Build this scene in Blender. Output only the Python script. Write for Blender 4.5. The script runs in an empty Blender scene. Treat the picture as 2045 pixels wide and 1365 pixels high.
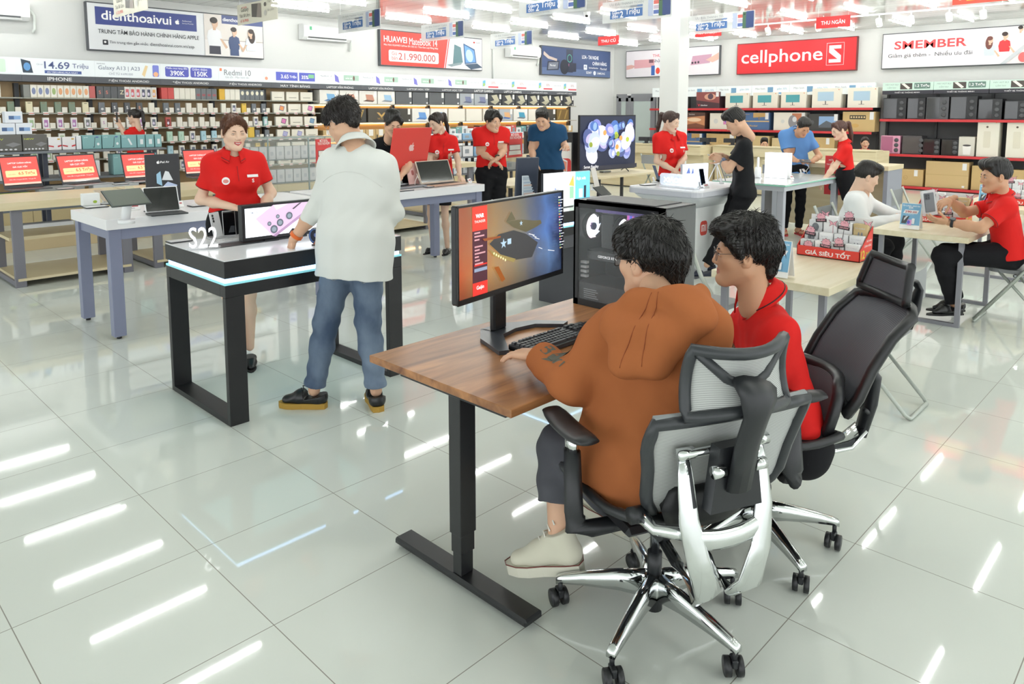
import bpy, bmesh, math, random
import numpy as np
from mathutils import Vector, Matrix
random.seed(7)
SC = bpy.context.scene
COL = SC.collection
PI = math.pi
# ---------------------------------------------------------------- camera, world, light, exposure
CAMH, YAW, PITCH, ROLL = 1.67, 0.766654, 0.108638, 0.000443
FPX, PPX, PPY, IW, IH = 1483.79, 1034.84, 385.37, 2045.0, 1365.0
cd = bpy.data.cameras.new('camera'); cam = bpy.data.objects.new('camera', cd); COL.objects.link(cam)
cd.sensor_width = 36.0; cd.sensor_fit = 'HORIZONTAL'; cd.lens = FPX/IW*36.0
cd.shift_x = -(PPX-IW/2)/IW; cd.shift_y = (PPY-IH/2)/IW
cd.clip_start = 0.05; cd.clip_end = 100
_f = Vector((math.cos(YAW)*math.cos(PITCH), math.sin(YAW)*math.cos(PITCH), -math.sin(PITCH)))
_r = Vector((math.sin(YAW), -math.cos(YAW), 0)); _u = _r.cross(_f)
_r2 = _r*math.cos(ROLL)+_u*math.sin(ROLL); _u2 = -_r*math.sin(ROLL)+_u*math.cos(ROLL)
M = Matrix((( _r2.x, _u2.x, -_f.x, 0), (_r2.y, _u2.y, -_f.y, 0), (_r2.z, _u2.z, -_f.z, CAMH), (0, 0, 0, 1)))
cam.matrix_world = M
SC.camera = cam
W = bpy.data.worlds.new('world'); SC.world = W; W.use_nodes = True
W.node_tree.nodes['Background'].inputs[0].default_value = (0.95, 0.98, 1.0, 1)
W.node_tree.nodes['Background'].inputs[1].default_value = 1.5  # even white ambient fill, added to enter through the unbuilt open sides
TUBE_EMIT = 30.0
vs = SC.view_settings
vs.view_transform = 'Standard'; vs.look = 'None'; vs.gamma = 1.0; vs.use_curve_mapping = False
vs.exposure = 0.75
SC.cycles.use_denoising = True
SC.cycles.use_adaptive_sampling = True; SC.cycles.adaptive_threshold = 0.03
SC.cycles.max_bounces = 6; SC.cycles.diffuse_bounces = 3; SC.cycles.glossy_bounces = 3
SC.cycles.transmission_bounces = 4; SC.cycles.transparent_max_bounces = 8
SC.cycles.caustics_reflective = False; SC.cycles.caustics_refractive = False
SC.cycles.sample_clamp_indirect = 4.0
# pixel of the photograph -> point of the place (height, wall plane or distance known)
def _ray(px, py):
    return _f + _r2*((px-PPX)/FPX) - _u2*((py-PPY)/FPX)
CAMP = Vector((0, 0, CAMH))
HF = Vector((math.cos(YAW), math.sin(YAW), 0)); HR = _r.copy()
def atz(px, py, z): d = _ray(px, py); return CAMP + d*((z-CAMH)/d.z)
def atx(px, py, x): d = _ray(px, py); return CAMP + d*(x/d.x)
def aty(px, py, y): d = _ray(px, py); return CAMP + d*(y/d.y)
def atd(px, py, dep): d = _ray(px, py); return CAMP + d*(dep/d.dot(HF))
# ---------------------------------------------------------------- materials
def lin(c):
    if isinstance(c, str):
        c = c.lstrip('#'); c = c if len(c) == 6 else ''.join(q+q for q in c); c = [int(c[i:i+2], 16)/255 for i in (0, 2, 4)]
    return tuple(((x/12.92) if x <= 0.04045 else ((x+0.055)/1.055)**2.4) for x in c[:3])
MATS = {}
def mat(color, rough=0.5, metal=0.0, emit=0.0, name=None, spec=0.5, alpha=1.0, coat=0.0, trans=0.0):
    key = (color, rough, metal, emit, spec, alpha, coat, trans)
    if key in MATS: return MATS[key]
    m = bpy.data.materials.new(name or 'paint_%s' % str(color).lstrip('#')); m.use_nodes = True
    b = m.node_tree.nodes['Principled BSDF']; c = lin(color)
    b.inputs['Base Color'].default_value = (*c, 1); b.inputs['Roughness'].default_value = rough
    b.inputs['Metallic'].default_value = metal; b.inputs['Specular IOR Level'].default_value = spec
    b.inputs['Alpha'].default_value = alpha; b.inputs['Coat Weight'].default_value = coat
    if trans: b.inputs['Transmission Weight'].default_value = trans; b.inputs['IOR'].default_value = 1.1
    if emit: b.inputs['Emission Color'].default_value = (*c, 1); b.inputs['Emission Strength'].default_value = emit
    MATS[key] = m
    return m
def nodes(m):
    nt = m.node_tree
    return nt, nt.nodes['Principled BSDF']
def N(nt, t, **kw):
    n = nt.nodes.new(t)
    for k, v in kw.items():
        if k.startswith('i_'): n.inputs[int(k[2:])].default_value = v
        else: setattr(n, k, v)
    return n
def math_(nt, op, a, b=None, clamp=False):
    n = nt.nodes.new('ShaderNodeMath'); n.operation = op; n.use_clamp = clamp
    for i, x in enumerate((a, b)):
        if x is None: continue
        if isinstance(x, (int, float)): n.inputs[i].default_value = x
        else: nt.links.new(x, n.inputs[i])
    return n.outputs[0]
def mixc(nt, fac, a, b):
    n = nt.nodes.new('ShaderNodeMix'); n.data_type = 'RGBA'
    for idx, x in ((0, fac), (6, a), (7, b)):
        if isinstance(x, (int, float)): n.inputs[idx].default_value = x
        elif isinstance(x, (tuple, list, str)): n.inputs[idx].default_value = (*lin(x), 1)
        else: nt.links.new(x, n.inputs[idx])
    return n.outputs[2]
def newmat(name, color='#ffffff', rough=0.5, **kw):
    m = mat(color, rough, name=name, **kw); key = [k for k, v in MATS.items() if v is m]
    for k in key: del MATS[k]
    m.name = name
    return m
def bump(m, scale, strength, dist=0.002, detail=3.0, stretch=None, kind='noise'):
    nt, b = nodes(m); tc = N(nt, 'ShaderNodeTexCoord'); src = tc.outputs['Object']
    if stretch:
        mp = N(nt, 'ShaderNodeMapping'); mp.inputs['Scale'].default_value = stretch
        nt.links.new(src, mp.inputs[0]); src = mp.outputs[0]
    if kind == 'noise':
        t = N(nt, 'ShaderNodeTexNoise'); t.inputs['Scale'].default_value = scale; t.inputs['Detail'].default_value = detail
    else:
        t = N(nt, 'ShaderNodeTexVoronoi'); t.inputs['Scale'].default_value = scale
    nt.links.new(src, t.inputs['Vector'])
    bp = N(nt, 'ShaderNodeBump'); bp.inputs['Strength'].default_value = strength; bp.inputs['Distance'].default_value = dist
    nt.links.new(t.outputs[0], bp.inputs['Height']); nt.links.new(bp.outputs[0], b.inputs['Normal'])
    return m
def noisecol(m, c1, c2, scale, detail=4, stretch=(1, 1, 1), lo=0.35, hi=0.65, coord='Object'):
    nt, b = nodes(m); tc = N(nt, 'ShaderNodeTexCoord'); mp = N(nt, 'ShaderNodeMapping'); mp.inputs['Scale'].default_value = stretch
    nt.links.new(tc.outputs[coord], mp.inputs[0])
    t = N(nt, 'ShaderNodeTexNoise'); t.inputs['Scale'].default_value = scale; t.inputs['Detail'].default_value = detail
    nt.links.new(mp.outputs[0], t.inputs['Vector'])
    mr = N(nt, 'ShaderNodeMapRange'); mr.inputs[1].default_value = lo; mr.inputs[2].default_value = hi
    nt.links.new(t.outputs[0], mr.inputs[0])
    nt.links.new(mixc(nt, mr.outputs[0], c1, c2), b.inputs['Base Color'])
    return m
# ---------------------------------------------------------------- geometry builder: everything added ends up in ONE mesh object
class G:
    def __init__(s): s.v = []; s.f = []; s.mi = []; s.mats = []; s.sm = []
    def _m(s, m):
        if isinstance(m, str): m = mat(m)
        if m not in s.mats: s.mats.append(m)
        return s.mats.index(m)
    def add(s, vs_, fs, m, smooth=False, X=None):
        o = len(s.v); k = s._m(m)
        if X is not None: vs_ = [X @ Vector(p) for p in vs_]
        s.v.extend([tuple(p) for p in vs_])
        for f in fs: s.f.append(tuple(o+i for i in f)); s.mi.append(k); s.sm.append(smooth)
        return s
    def box(s, x0, x1, y0, y1, z0, z1, m, bev=0.0, X=None):
        if bev <= 0:
            v = [(x, y, z) for x in (x0, x1) for y in (y0, y1) for z in (z0, z1)]
            f = [(0, 1, 3, 2), (4, 6, 7, 5), (0, 4, 5, 1), (2, 3, 7, 6), (0, 2, 6, 4), (1, 5, 7, 3)]
            return s.add(v, f, m, X=X)
        b = min(bev, (x1-x0)*.49, (y1-y0)*.49, (z1-z0)*.49)
        lo = (x0, y0, z0); hi = (x1, y1, z1); v = []; idx = {}
        for sx in (0, 1):
            for sy in (0, 1):
                for sz in (0, 1):
                    c = [hi[i] if t else lo[i] for i, t in enumerate((sx, sy, sz))]
                    inn = [c[i] + (-b if t else b) for i, t in enumerate((sx, sy, sz))]
                    for ax in range(3):
                        p = list(inn); p[ax] = c[ax]; idx[(sx, sy, sz, ax)] = len(v); v.append(tuple(p))
        f = []
        for ax in range(3):
            o1, o2 = [i for i in range(3) if i != ax]
            for t in (0, 1):
                q = []
                for a_, b_ in ((0, 0), (1, 0), (1, 1), (0, 1)):
                    k = [0, 0, 0]; k[ax] = t; k[o1] = a_; k[o2] = b_; q.append(idx[(*k, ax)])
                f.append(tuple(q))
        for ax in range(3):
            o1, o2 = [i for i in range(3) if i != ax]
            for a_ in (0, 1):
                for b_ in (0, 1):
                    k0 = [0, 0, 0]; k0[o1] = a_; k0[o2] = b_; k1 = list(k0); k1[ax] = 1
                    f.append((idx[(*k0, o1)], idx[(*k1, o1)], idx[(*k1, o2)], idx[(*k0, o2)]))
        for sx in (0, 1):
            for sy in (0, 1):
                for sz in (0, 1): f.append(tuple(idx[(sx, sy, sz, a_)] for a_ in range(3)))
        return s.add(v, f, m, X=X)
    def cyl(s, p0, p1, r0, m, r1=None, n=16, cap=True, X=None, smooth=True):
        return s.tube([p0, p1], [r0, r0 if r1 is None else r1], m, n=n, cap=cap, X=X, smooth=smooth)
    def tube(s, pts, rad, m, n=8, cap=True, X=None, smooth=True, closed=False, flat=None):
        # sweep of a circle (or, with flat=(sx, sy, up), an ellipse) along a path
        P = [Vector(p) for p in pts]; k = len(P)
        R = rad if isinstance(rad, (list, tuple)) else [rad]*k
        v = []; up = None
        for i in range(k):
            if closed: t = (P[(i+1) % k]-P[i-1])
            else: t = P[min(i+1, k-1)]-P[max(i-1, 0)]
            t.normalize()
            if flat: a = Vector(flat[2]) - t*t.dot(Vector(flat[2])); a.normalize()
            elif up is None:
                a = Vector((0, 0, 1)) if abs(t.z) < .9 else Vector((1, 0, 0)); a = (a-t*t.dot(a)).normalized()
            else: a = (up-t*t.dot(up)).normalized()
            up = a; b = t.cross(a)
            sx, sy = (flat[0], flat[1]) if flat else (1, 1)
            for j in range(n):
                an = 2*PI*j/n + (PI/n if n == 4 else 0)
                v.append(P[i] + b*(math.cos(an)*R[i]*sx) + a*(math.sin(an)*R[i]*sy))
        f = []
        rng = range(k) if closed else range(k-1)
        for i in rng:
            for j in range(n):
                a0 = i*n+j; a1 = i*n+(j+1) % n; b0 = ((i+1) % k)*n+j; b1 = ((i+1) % k)*n+(j+1) % n
                f.append((a0, a1, b1, b0))
        if cap and not closed: f.append(tuple(range(n-1, -1, -1))); f.append(tuple((k-1)*n+j for j in range(n)))
        return s.add(v, f, m, smooth=smooth, X=X)
    def loft(s, rings, m, smooth=True, cap=True, X=None, closed=True):
        n = len(rings[0]); v = [p for r in rings for p in r]; f = []
        for i in range(len(rings)-1):
            for j in range(n if closed else n-1):
                f.append((i*n+j, i*n+(j+1) % n, (i+1)*n+(j+1) % n, (i+1)*n+j))
        if cap and closed: f.append(tuple(range(n-1, -1, -1))); f.append(tuple((len(rings)-1)*n+j for j in range(n)))
        return s.add(v, f, m, smooth=smooth, X=X)
    def lathe(s, prof, m, n=20, X=None, smooth=True):
        return s.loft([[(r*math.cos(2*PI*j/n), r*math.sin(2*PI*j/n), z) for j in range(n)] for r, z in prof], m, smooth, True, X)
    def prism(s, poly, z0, z1, m, X=None, smooth=False):
        n = len(poly); v = [(x, y, z0) for x, y in poly]+[(x, y, z1) for x, y in poly]
        f = [tuple(range(n-1, -1, -1)), tuple(range(n, 2*n))]+[(i, (i+1) % n, n+(i+1) % n, n+i) for i in range(n)]
        return s.add(v, f, m, X=X, smooth=smooth)
    def ell(s, c, r, m, n=16, k=10, X=None):
        rings = []
        for i in range(1, k):
            t = -PI/2+PI*i/k
            rings.append([(c[0]+r[0]*math.cos(t)*math.cos(2*PI*j/n), c[1]+r[1]*math.cos(t)*math.sin(2*PI*j/n), c[2]+r[2]*math.sin(t)) for j in range(n)])
        v = [p for q in rings for p in q]; nb = len(v); v += [(c[0], c[1], c[2]-r[2]), (c[0], c[1], c[2]+r[2])]
        f = [(i*n+j, i*n+(j+1) % n, (i+1)*n+(j+1) % n, (i+1)*n+j) for i in range(k-2) for j in range(n)]
        f += [(nb, (j+1) % n, j) for j in range(n)]+[(nb+1, (k-2)*n+j, (k-2)*n+(j+1) % n) for j in range(n)]
        return s.add(v, f, m, smooth=True, X=X)
    def quad(s, a, b, c, d, m, X=None): return s.add([a, b, c, d], [(0, 1, 2, 3)], m, X=X)
    def build(s, name, parent=None, loc=None, rz=None, kind=None, label=None, cat=None, group=None):
        me = bpy.data.meshes.new(name); me.from_pydata(s.v, [], s.f)
        for m in s.mats: me.materials.append(m)
        me.polygons.foreach_set('material_index', s.mi); me.polygons.foreach_set('use_smooth', s.sm)
        me.update()
        o = bpy.data.objects.new(name, me); COL.objects.link(o)
        if parent is not None: o.parent = parent
        if loc is not None: o.location = loc
        if rz is not None: o.rotation_euler = (0, 0, rz)
        tag(o, label, cat, group, kind)
        return o
def tag(o, label=None, cat=None, group=None, kind=None):
    if label: o['label'] = label
    if cat: o['category'] = cat
    if group: o['group'] = group
    if kind: o['kind'] = kind
    return o
def T(name, label, cat, loc=(0, 0, 0), rz=0.0, group=None):
    o = bpy.data.objects.new(name, None); o.empty_display_size = 0.05; COL.objects.link(o)
    o.location = loc; o.rotation_euler = (0, 0, rz)
    return tag(o, label, cat, group)
def dup(root, loc=None, rz=None, label=None, group=None):
    kids = [o for o in COL.objects if o.parent is root]
    r = root.copy(); COL.objects.link(r)
    if loc is not None: r.location = loc
    if rz is not None: r.rotation_euler = (0, 0, rz)
    if label: r['label'] = label
    if group: r['group'] = group
    for ch in kids:
        c = ch.copy(); COL.objects.link(c); c.parent = r
        for g in [o for o in COL.objects if o.parent is ch]:
            d = g.copy(); COL.objects.link(d); d.parent = c
    return r
ORD = ['', 'first', 'second', 'third', 'fourth', 'fifth', 'sixth', 'seventh', 'eighth', 'ninth', 'tenth', 'eleventh', 'twelfth',
       'thirteenth', 'fourteenth', 'fifteenth', 'sixteenth', 'seventeenth', 'eighteenth', 'nineteenth', 'twentieth']
# ---------------------------------------------------------------- lettering and flat graphics
_TC = {}
def text_geo(t, bold=0.0):
    key = (t, bold)
    if key not in _TC:
        c = bpy.data.curves.new('lettering', 'FONT'); c.body = t; c.size = 1.0; c.offset = bold*.55; c.resolution_u = 3
        o = bpy.data.objects.new('lettering', c); COL.objects.link(o)
        dg = bpy.context.evaluated_depsgraph_get()
        me = bpy.data.meshes.new_from_object(o.evaluated_get(dg))
        v = [tuple(p.co[:2]) for p in me.vertices]; f = [tuple(p.vertices) for p in me.polygons]
        bpy.data.objects.remove(o); bpy.data.curves.remove(c); bpy.data.meshes.remove(me)
        if not v: v = [(0, 0), (1, 0), (0, 1)]; f = [(0, 1, 2)]
        xs = [p[0] for p in v]; ys = [p[1] for p in v]
        _TC[key] = (v, f, min(xs), max(xs), min(ys), max(ys))
    return _TC[key]
class Art:
    """flat printed graphics on a board: u to the right, v up, layers a hair apart"""
    def __init__(s, X, g=None, step=0.0006, emit=0.0, rough=0.5):
        s.X = X; s.g = g or G(); s.n = 1; s.step = step; s.emit = emit; s.rough = rough
    def mm(s, c): return c if not isinstance(c, str) else mat(c, s.rough, emit=s.emit)
    def _p(s, pts, c):
        z = s.n*s.step; s.n += 1
        s.g.add([(u, v, z) for u, v in pts], [tuple(range(len(pts)))], s.mm(c), X=s.X); return s
    def rect(s, u0, v0, u1, v1, c): return s._p([(u0, v0), (u1, v0), (u1, v1), (u0, v1)], c)
    def poly(s, pts, c): return s._p(pts, c)
    def rrect(s, u0, v0, u1, v1, r, c, n=5):
        pts = []
        for cx, cy, a0 in ((u1-r, v0+r, -PI/2), (u1-r, v1-r, 0), (u0+r, v1-r, PI/2), (u0+r, v0+r, PI)):
            for i in range(n+1): a = a0+PI/2*i/n; pts.append((cx+r*math.cos(a), cy+r*math.sin(a)))
        return s._p(pts, c)
    def ell(s, cu, cv, ru, rv, c, n=20, rot=0.0):
        pts = []
        for i in range(n):
            a = 2*PI*i/n; x, y = ru*math.cos(a), rv*math.sin(a)
            pts.append((cu+x*math.cos(rot)-y*math.sin(rot), cv+x*math.sin(rot)+y*math.cos(rot)))
        return s._p(pts, c)
    def text(s, t, u0, v0, c, w=None, h=None, bold=0.0, align='l'):
        """fit the lettering into width w and/or height h, lower left corner at u0, v0"""
        v, f, x0, x1, y0, y1 = text_geo(t, bold)
        sx = (w/(x1-x0)) if w else None; sy = (h/(y1-y0)) if h else None
        sx = sx or sy; sy = sy or sx
        if align == 'c': u0 -= (x1-x0)*sx/2
        z = s.n*s.step; s.n += 1
        s.g.add([(u0+(x-x0)*sx, v0+(y-y0)*sy, z) for x, y in v], f, s.mm(c), X=s.X); return s
def plane_X(o, u, v):
    """matrix with columns u, v, u x v and origin o"""
    u = Vector(u).normalized(); v = Vector(v); v = (v-u*u.dot(v)).normalized(); n = u.cross(v)
    return Matrix(((u.x, v.x, n.x, o[0]), (u.y, v.y, n.y, o[1]), (u.z, v.z, n.z, o[2]), (0, 0, 0, 1)))
# ---------------------------------------------------------------- the setting
WY, WX, CEIL = 13.4, 18.0, 3.55
fm = newmat('polished_tile', '#dfe5dc', 0.045)
nt, b = nodes(fm); tc = N(nt, 'ShaderNodeTexCoord'); sep = N(nt, 'ShaderNodeSeparateXYZ'); nt.links.new(tc.outputs['Object'], sep.inputs[0])
def line_mask(axis, off, w):
    q = math_(nt, 'FRACT', math_(nt, 'DIVIDE', math_(nt, 'ADD', sep.outputs[axis], 60-off+w/2), 0.6))
    return math_(nt, 'LESS_THAN', q, w/0.6)
lm = math_(nt, 'MAXIMUM', line_mask(0, 1.0777, 0.0032), line_mask(1, 0.9480, 0.0032))
fl = N(nt, 'ShaderNodeVectorMath', operation='FLOOR'); mp = N(nt, 'ShaderNodeMapping'); mp.inputs['Scale'].default_value = (1/0.6, 1/0.6, 1)
mp.inputs['Location'].default_value = (-1.0777/0.6, -0.948/0.6, 0)
nt.links.new(tc.outputs['Object'], mp.inputs[0]); nt.links.new(mp.outputs[0], fl.inputs[0])
wn = N(nt, 'ShaderNodeTexWhiteNoise'); nt.links.new(fl.outputs[0], wn.inputs[0])
nz = N(nt, 'ShaderNodeTexNoise'); nz.inputs['Scale'].default_value = 2.2; nt.links.new(tc.outputs['Object'], nz.inputs[0])
tile = mixc(nt, math_(nt, 'MULTIPLY', math_(nt, 'ADD', wn.outputs[0], nz.outputs[0]), 0.5), '#e3e8e0', '#e9eee6')
nt.links.new(mixc(nt, lm, tile, '#8d8a80'), b.inputs['Base Color'])
nt.links.new(math_(nt, 'ADD', math_(nt, 'MULTIPLY', lm, 0.4), 0.035), b.inputs['Roughness'])
b.inputs['IOR'].default_value = 1.52
G().box(-7, WX+.2, -9, WY+.2, -0.1, 0, fm).build('floor', kind='structure')
wm = newmat('white_wall_paint', '#dcddda', 0.6); bump(wm, 60, 0.05, 0.001)
G().box(-7, WX, WY, WY+.2, 0, CEIL+.1, wm).build('wall_left', kind='structure')
G().box(WX, WX+.2, -9, WY+.2, 0, CEIL+.1, wm).build('wall_right', kind='structure')
cm = newmat('ceiling_metal_strips', '#f0f2ee', 0.1)
nt, b = nodes(cm); tc = N(nt, 'ShaderNodeTexCoord'); sep = N(nt, 'ShaderNodeSeparateXYZ'); nt.links.new(tc.outputs['Object'], sep.inputs[0])
q = math_(nt, 'FRACT', math_(nt, 'DIVIDE', math_(nt, 'ADD', sep.outputs[0], 60), 0.3))
lm = math_(nt, 'LESS_THAN', q, 0.05)
nt.links.new(mixc(nt, lm, '#dcdfda', '#aeb2ab'), b.inputs['Base Color'])
b.inputs['Specular IOR Level'].default_value = 0.9
G().box(-7, WX+.2, -9, WY+.2, CEIL, CEIL+.1, cm).build('ceiling', kind='structure')
# square pillar in the middle of the shop
pc_ = atd(1352, 300, 12.0)
G().box(pc_.x, pc_.x+.30, pc_.y, pc_.y+.36, 0, CEIL, wm, bev=.008).build('pillar', kind='structure')
# double door in the right wall
dm = mat('#8d8e93', .45); gm = newmat('frosted_glass', '#c3cfcb', .35)
r = T('door_1', None, None, (WX, 0, 0)); r['kind'] = 'structure'
y0, y1 = 11.9, 13.25
g = G()
for a_, b_ in ((y0, y0+.07), (y1-.07, y1), (12.74, 12.83)): g.box(-.06, 0, a_, b_, 0, 2.13, dm)
g.box(-.06, 0, y0, y1, 2.08, 2.19, dm); g.build('door_frame', r)
for a_, b_ in ((y0+.07, 12.74), (12.83, y1-.07)):
    g = G()
    for c_, d_ in ((a_, a_+.09), (b_-.09, b_)): g.box(-.05, -.005, c_, d_, .01, 2.08, dm)
    g.box(-.05, -.005, a_, b_, 1.98, 2.08, dm); g.box(-.05, -.005, a_, b_, .01, .25, dm)
    g.box(-.035, -.02, a_+.09, b_-.09, .25, 1.98, gm)
    d = g.build('door_leaf', r)
    G().cyl((-.09, b_-.05 if a_ < 12.5 else a_+.05, .9), (-.09, b_-.05 if a_ < 12.5 else a_+.05, 1.25), .012, mat('#c9cbd0', .25, 1.0)).build('door_handle', d)
g = G().box(-.1, -.01, 12.72, 12.84, 2.15, 2.19, mat('#eef0f0', .4)); g.build('door_closer', r)
# ---------------------------------------------------------------- ceiling lamps: batten tubes, 1.15 m, in rows
tubem = newmat('lamp_tube', '#fdfefb', .4, emit=TUBE_EMIT)
def make_lamp():
    t = T('tube_lamp', 'x', 'lamp', (0, 0, 0), 0, 'tube lamps on the ceiling')
    G().box(-.58, .58, -.02, .02, .03, .05, mat('#f4f5f3', .4)).build('batten', t)
    G().cyl((-.565, 0, .012), (.565, 0, .012), .017, tubem, n=8).build('tube', t)
    return t
lamp0 = make_lamp(); lused = [0]
cols = [2.55, 7.1, 9.52, 11.85, 14.35, 16.95]
for ci, cx in enumerate(cols):
    for k in range(17):
        y = 12.25-1.175*k
        if ci == 0: y = 12.72-1.242*k
        if y < -3.5 or (k > 9 and ci in (4, 5) and y < 0): continue
        L = lamp0 if not lused[0] else dup(lamp0)
        lused[0] = 1
        L.location = (cx, y, CEIL-.05)
        L['label'] = 'white ceiling tube lamp, %s from the left wall in the %s row' % (ORD[k+1], ORD[ci+1])
# ---------------------------------------------------------------- wall signs, air conditioners, hanging signs, spots
UP = (0, 0, 1)
def FX(x=0.0, y=0.0, z=0.0): return plane_X((x, y, z), (1, 0, 0), UP)      # drawing plane facing local -Y
def apple(a, cu, cv, s, c, bg):
    a.poly([(cu+s*x, cv+s*y) for x, y in ((0, .24), (.12, .29), (.27, .27), (.36, .18), (.29, .08), (.27, -.04), (.30, -.15), (.39, -.22), (.31, -.38), (.2, -.49), (.08, -.46), (0, -.44), (-.09, -.46), (-.2, -.49), (-.32, -.38), (-.41, -.2), (-.43, 0), (-.37, .17), (-.25, .27), (-.12, .28))], c)
    a.poly([(cu+s*x, cv+s*y) for x, y in ((0, .29), (.02, .42), (.1, .5), (.2, .54), (.19, .42), (.12, .33))], c)
    a.ell(cu+.42*s, cv-.0*s, .13*s, .16*s, bg, 12)
def mini_person(a, u, v, h, hair, top, bottom=None, flip=1, longhair=False):
    """a printed figure: about h tall, feet cut off at v"""
    if bottom: a.poly([(u-.16*h, v), (u+.16*h, v), (u+.15*h, v+.25*h), (u-.15*h, v+.25*h)], bottom)
    a.poly([(u-.17*h, v+.22*h), (u+.17*h, v+.22*h), (u+.2*h, v+.45*h), (u+.17*h, v+.62*h), (u+.06*h, v+.68*h), (u-.06*h, v+.68*h), (u-.17*h, v+.62*h), (u-.21*h, v+.45*h)], top)
    a.poly([(u+flip*.14*h, v+.42*h), (u+flip*.2*h, v+.42*h), (u+flip*.36*h, v+.2*h), (u+flip*.3*h, v+.16*h)], '#d9b79c')
    if longhair: a.ell(u-.03*h*flip, v+.72*h, .13*h, .25*h, hair, 14)
    a.poly([(u-.04*h, v+.64*h), (u+.04*h, v+.64*h), (u+.04*h, v+.74*h), (u-.04*h, v+.74*h)], '#d3ae92')
    a.ell(u+.02*h*flip, v+.82*h, .085*h, .12*h, '#dcb99f', 14)
    a.ell(u-.01*h*flip, v+.9*h, .105*h, .085*h, hair, 14)
def sign(name, label, o, rz, w, h, bg, draw, depth=.09, frame='#55585c', cat='sign', glow=0.0):
    t = T(name, label, cat, o, rz)
    G().box(0, w, -depth, -.004, 0, h, frame, .006).build('sign_frame', t)
    G().box(.02, w-.02, -depth-.004, -depth+.01, .02, h-.02, mat(bg, .55, emit=glow)).build('sign_face', t)
    a = Art(FX(0, -depth-.004, 0), emit=glow); draw(a, w, h); a.g.build('sign_print', t)
    return t
def dtv(a, w, h):
    a.rect(.13, .42, 1.75, .70, '#3d4a8c'); a.text('dienthoaivui', .22, .50, '#ffffff', w=1.1, h=.15, bold=.03)
    apple(a, 1.42, .56, .085, '#ffffff', '#3d4a8c'); a.text('Authorised', 1.5, .575, '#e6e8f2', w=.16); a.text('Service Provider', 1.5, .535, '#e6e8f2', w=.2)
    a.text('TRUNG TÂM BẢO HÀNH CHÍNH HÃNG APPLE', .16, .28, '#2a2c33', w=1.62, h=.09, bold=.01)
    a.rrect(.22, .10, .3, .18, .01, '#2a2c33'); a.ell(.256, .145, .018, .018, '#ffffff'); a.text('Tìm trung tâm gần nhất:', .32, .115, '#3a3c44', w=.6); a.text('dienthoaivui.com.vn/asp', .95, .11, '#3a3c44', w=.74)
    a.rect(1.88, .02, 2.98, .75, '#e4ddd6'); a.rect(1.88, .02, 2.98, .3, '#efeae6'); a.rect(2.2, .6, 2.98, .75, '#4a5685'); a.text('dienthoaivui', 2.22, .645, '#ffffff', w=.42, bold=.02)
    a.rect(2.14, .3, 2.98, .315, '#b9aea6')
    mini_person(a, 2.06, .05, .66, '#2c2624', '#f0f1f4', '#3a3a48'); mini_person(a, 2.42, .04, .52, '#2a2322', '#3f5078', '#3f5078'); mini_person(a, 2.74, .03, .52, '#3a2c28', '#dfe5f0', None, -1, True)
sign('wall_sign', 'long white lightbox sign reading dienthoaivui with three printed people', (3.91, WY, 2.65), 0, 3.0, .77, '#eceef0', dtv)
def huawei(a, w, h):
    a.poly([(.02, .02), (1.78, .02), (1.92, .75), (.02, .75)], '#d9483f'); a.poly([(1.8, .02), (1.83, .02), (1.97, .75), (1.94, .75)], '#d9483f')
    a.text('HUAWEI', .1, .51, '#ffffff', w=.62, h=.13, bold=.02); a.text('MateBook 14', .78, .49, '#ffffff', w=.8, h=.15)
    a.text('Màn Hình HUAWEI FullView 2K tỉ lệ 3:2 / Thân Kim Loại Mỏng Nhẹ', .1, .42, '#ffffff', w=1.5)
    a.rrect(.22, .1, 1.62, .35, .04, '#f2eceb'); a.text('Giá', .3, .24, '#cc4a44', w=.14); a.text('bán', .3, .14, '#cc4a44', w=.15); a.text('21.990.000', .48, .145, '#c23a35', w=1.04, h=.15)
    a.poly([(2.05, .12), (2.36, .18), (2.3, .52), (2.1, .58)], '#5f7f86'); a.poly([(1.86, .1), (2.36, .18), (2.3, .12), (2.0, .06)], '#8a9aa0')
    a.poly([(2.42, .14), (2.8, .18), (2.74, .5), (2.38, .62)], '#46648c'); a.poly([(2.45, .17), (2.77, .2), (2.715, .47), (2.41, .58)], '#6fa0d8'); a.ell(2.57, .34, .11, .15, '#b9d8f2', rot=.4)
    a.poly([(2.42, .13), (2.82, .17), (2.99, .08), (2.62, .02)], '#3f5368'); a.ell(2.72, .66, .03, .02, '#c23a35'); a.text('HUAWEI', 2.78, .645, '#74706f', w=.14)
sign('wall_sign', 'red and white lightbox sign reading HUAWEI MateBook 14 and 21.990.000', (9.56, WY, 2.66), 0, 3.0, .77, '#e9eaee', huawei)
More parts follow.
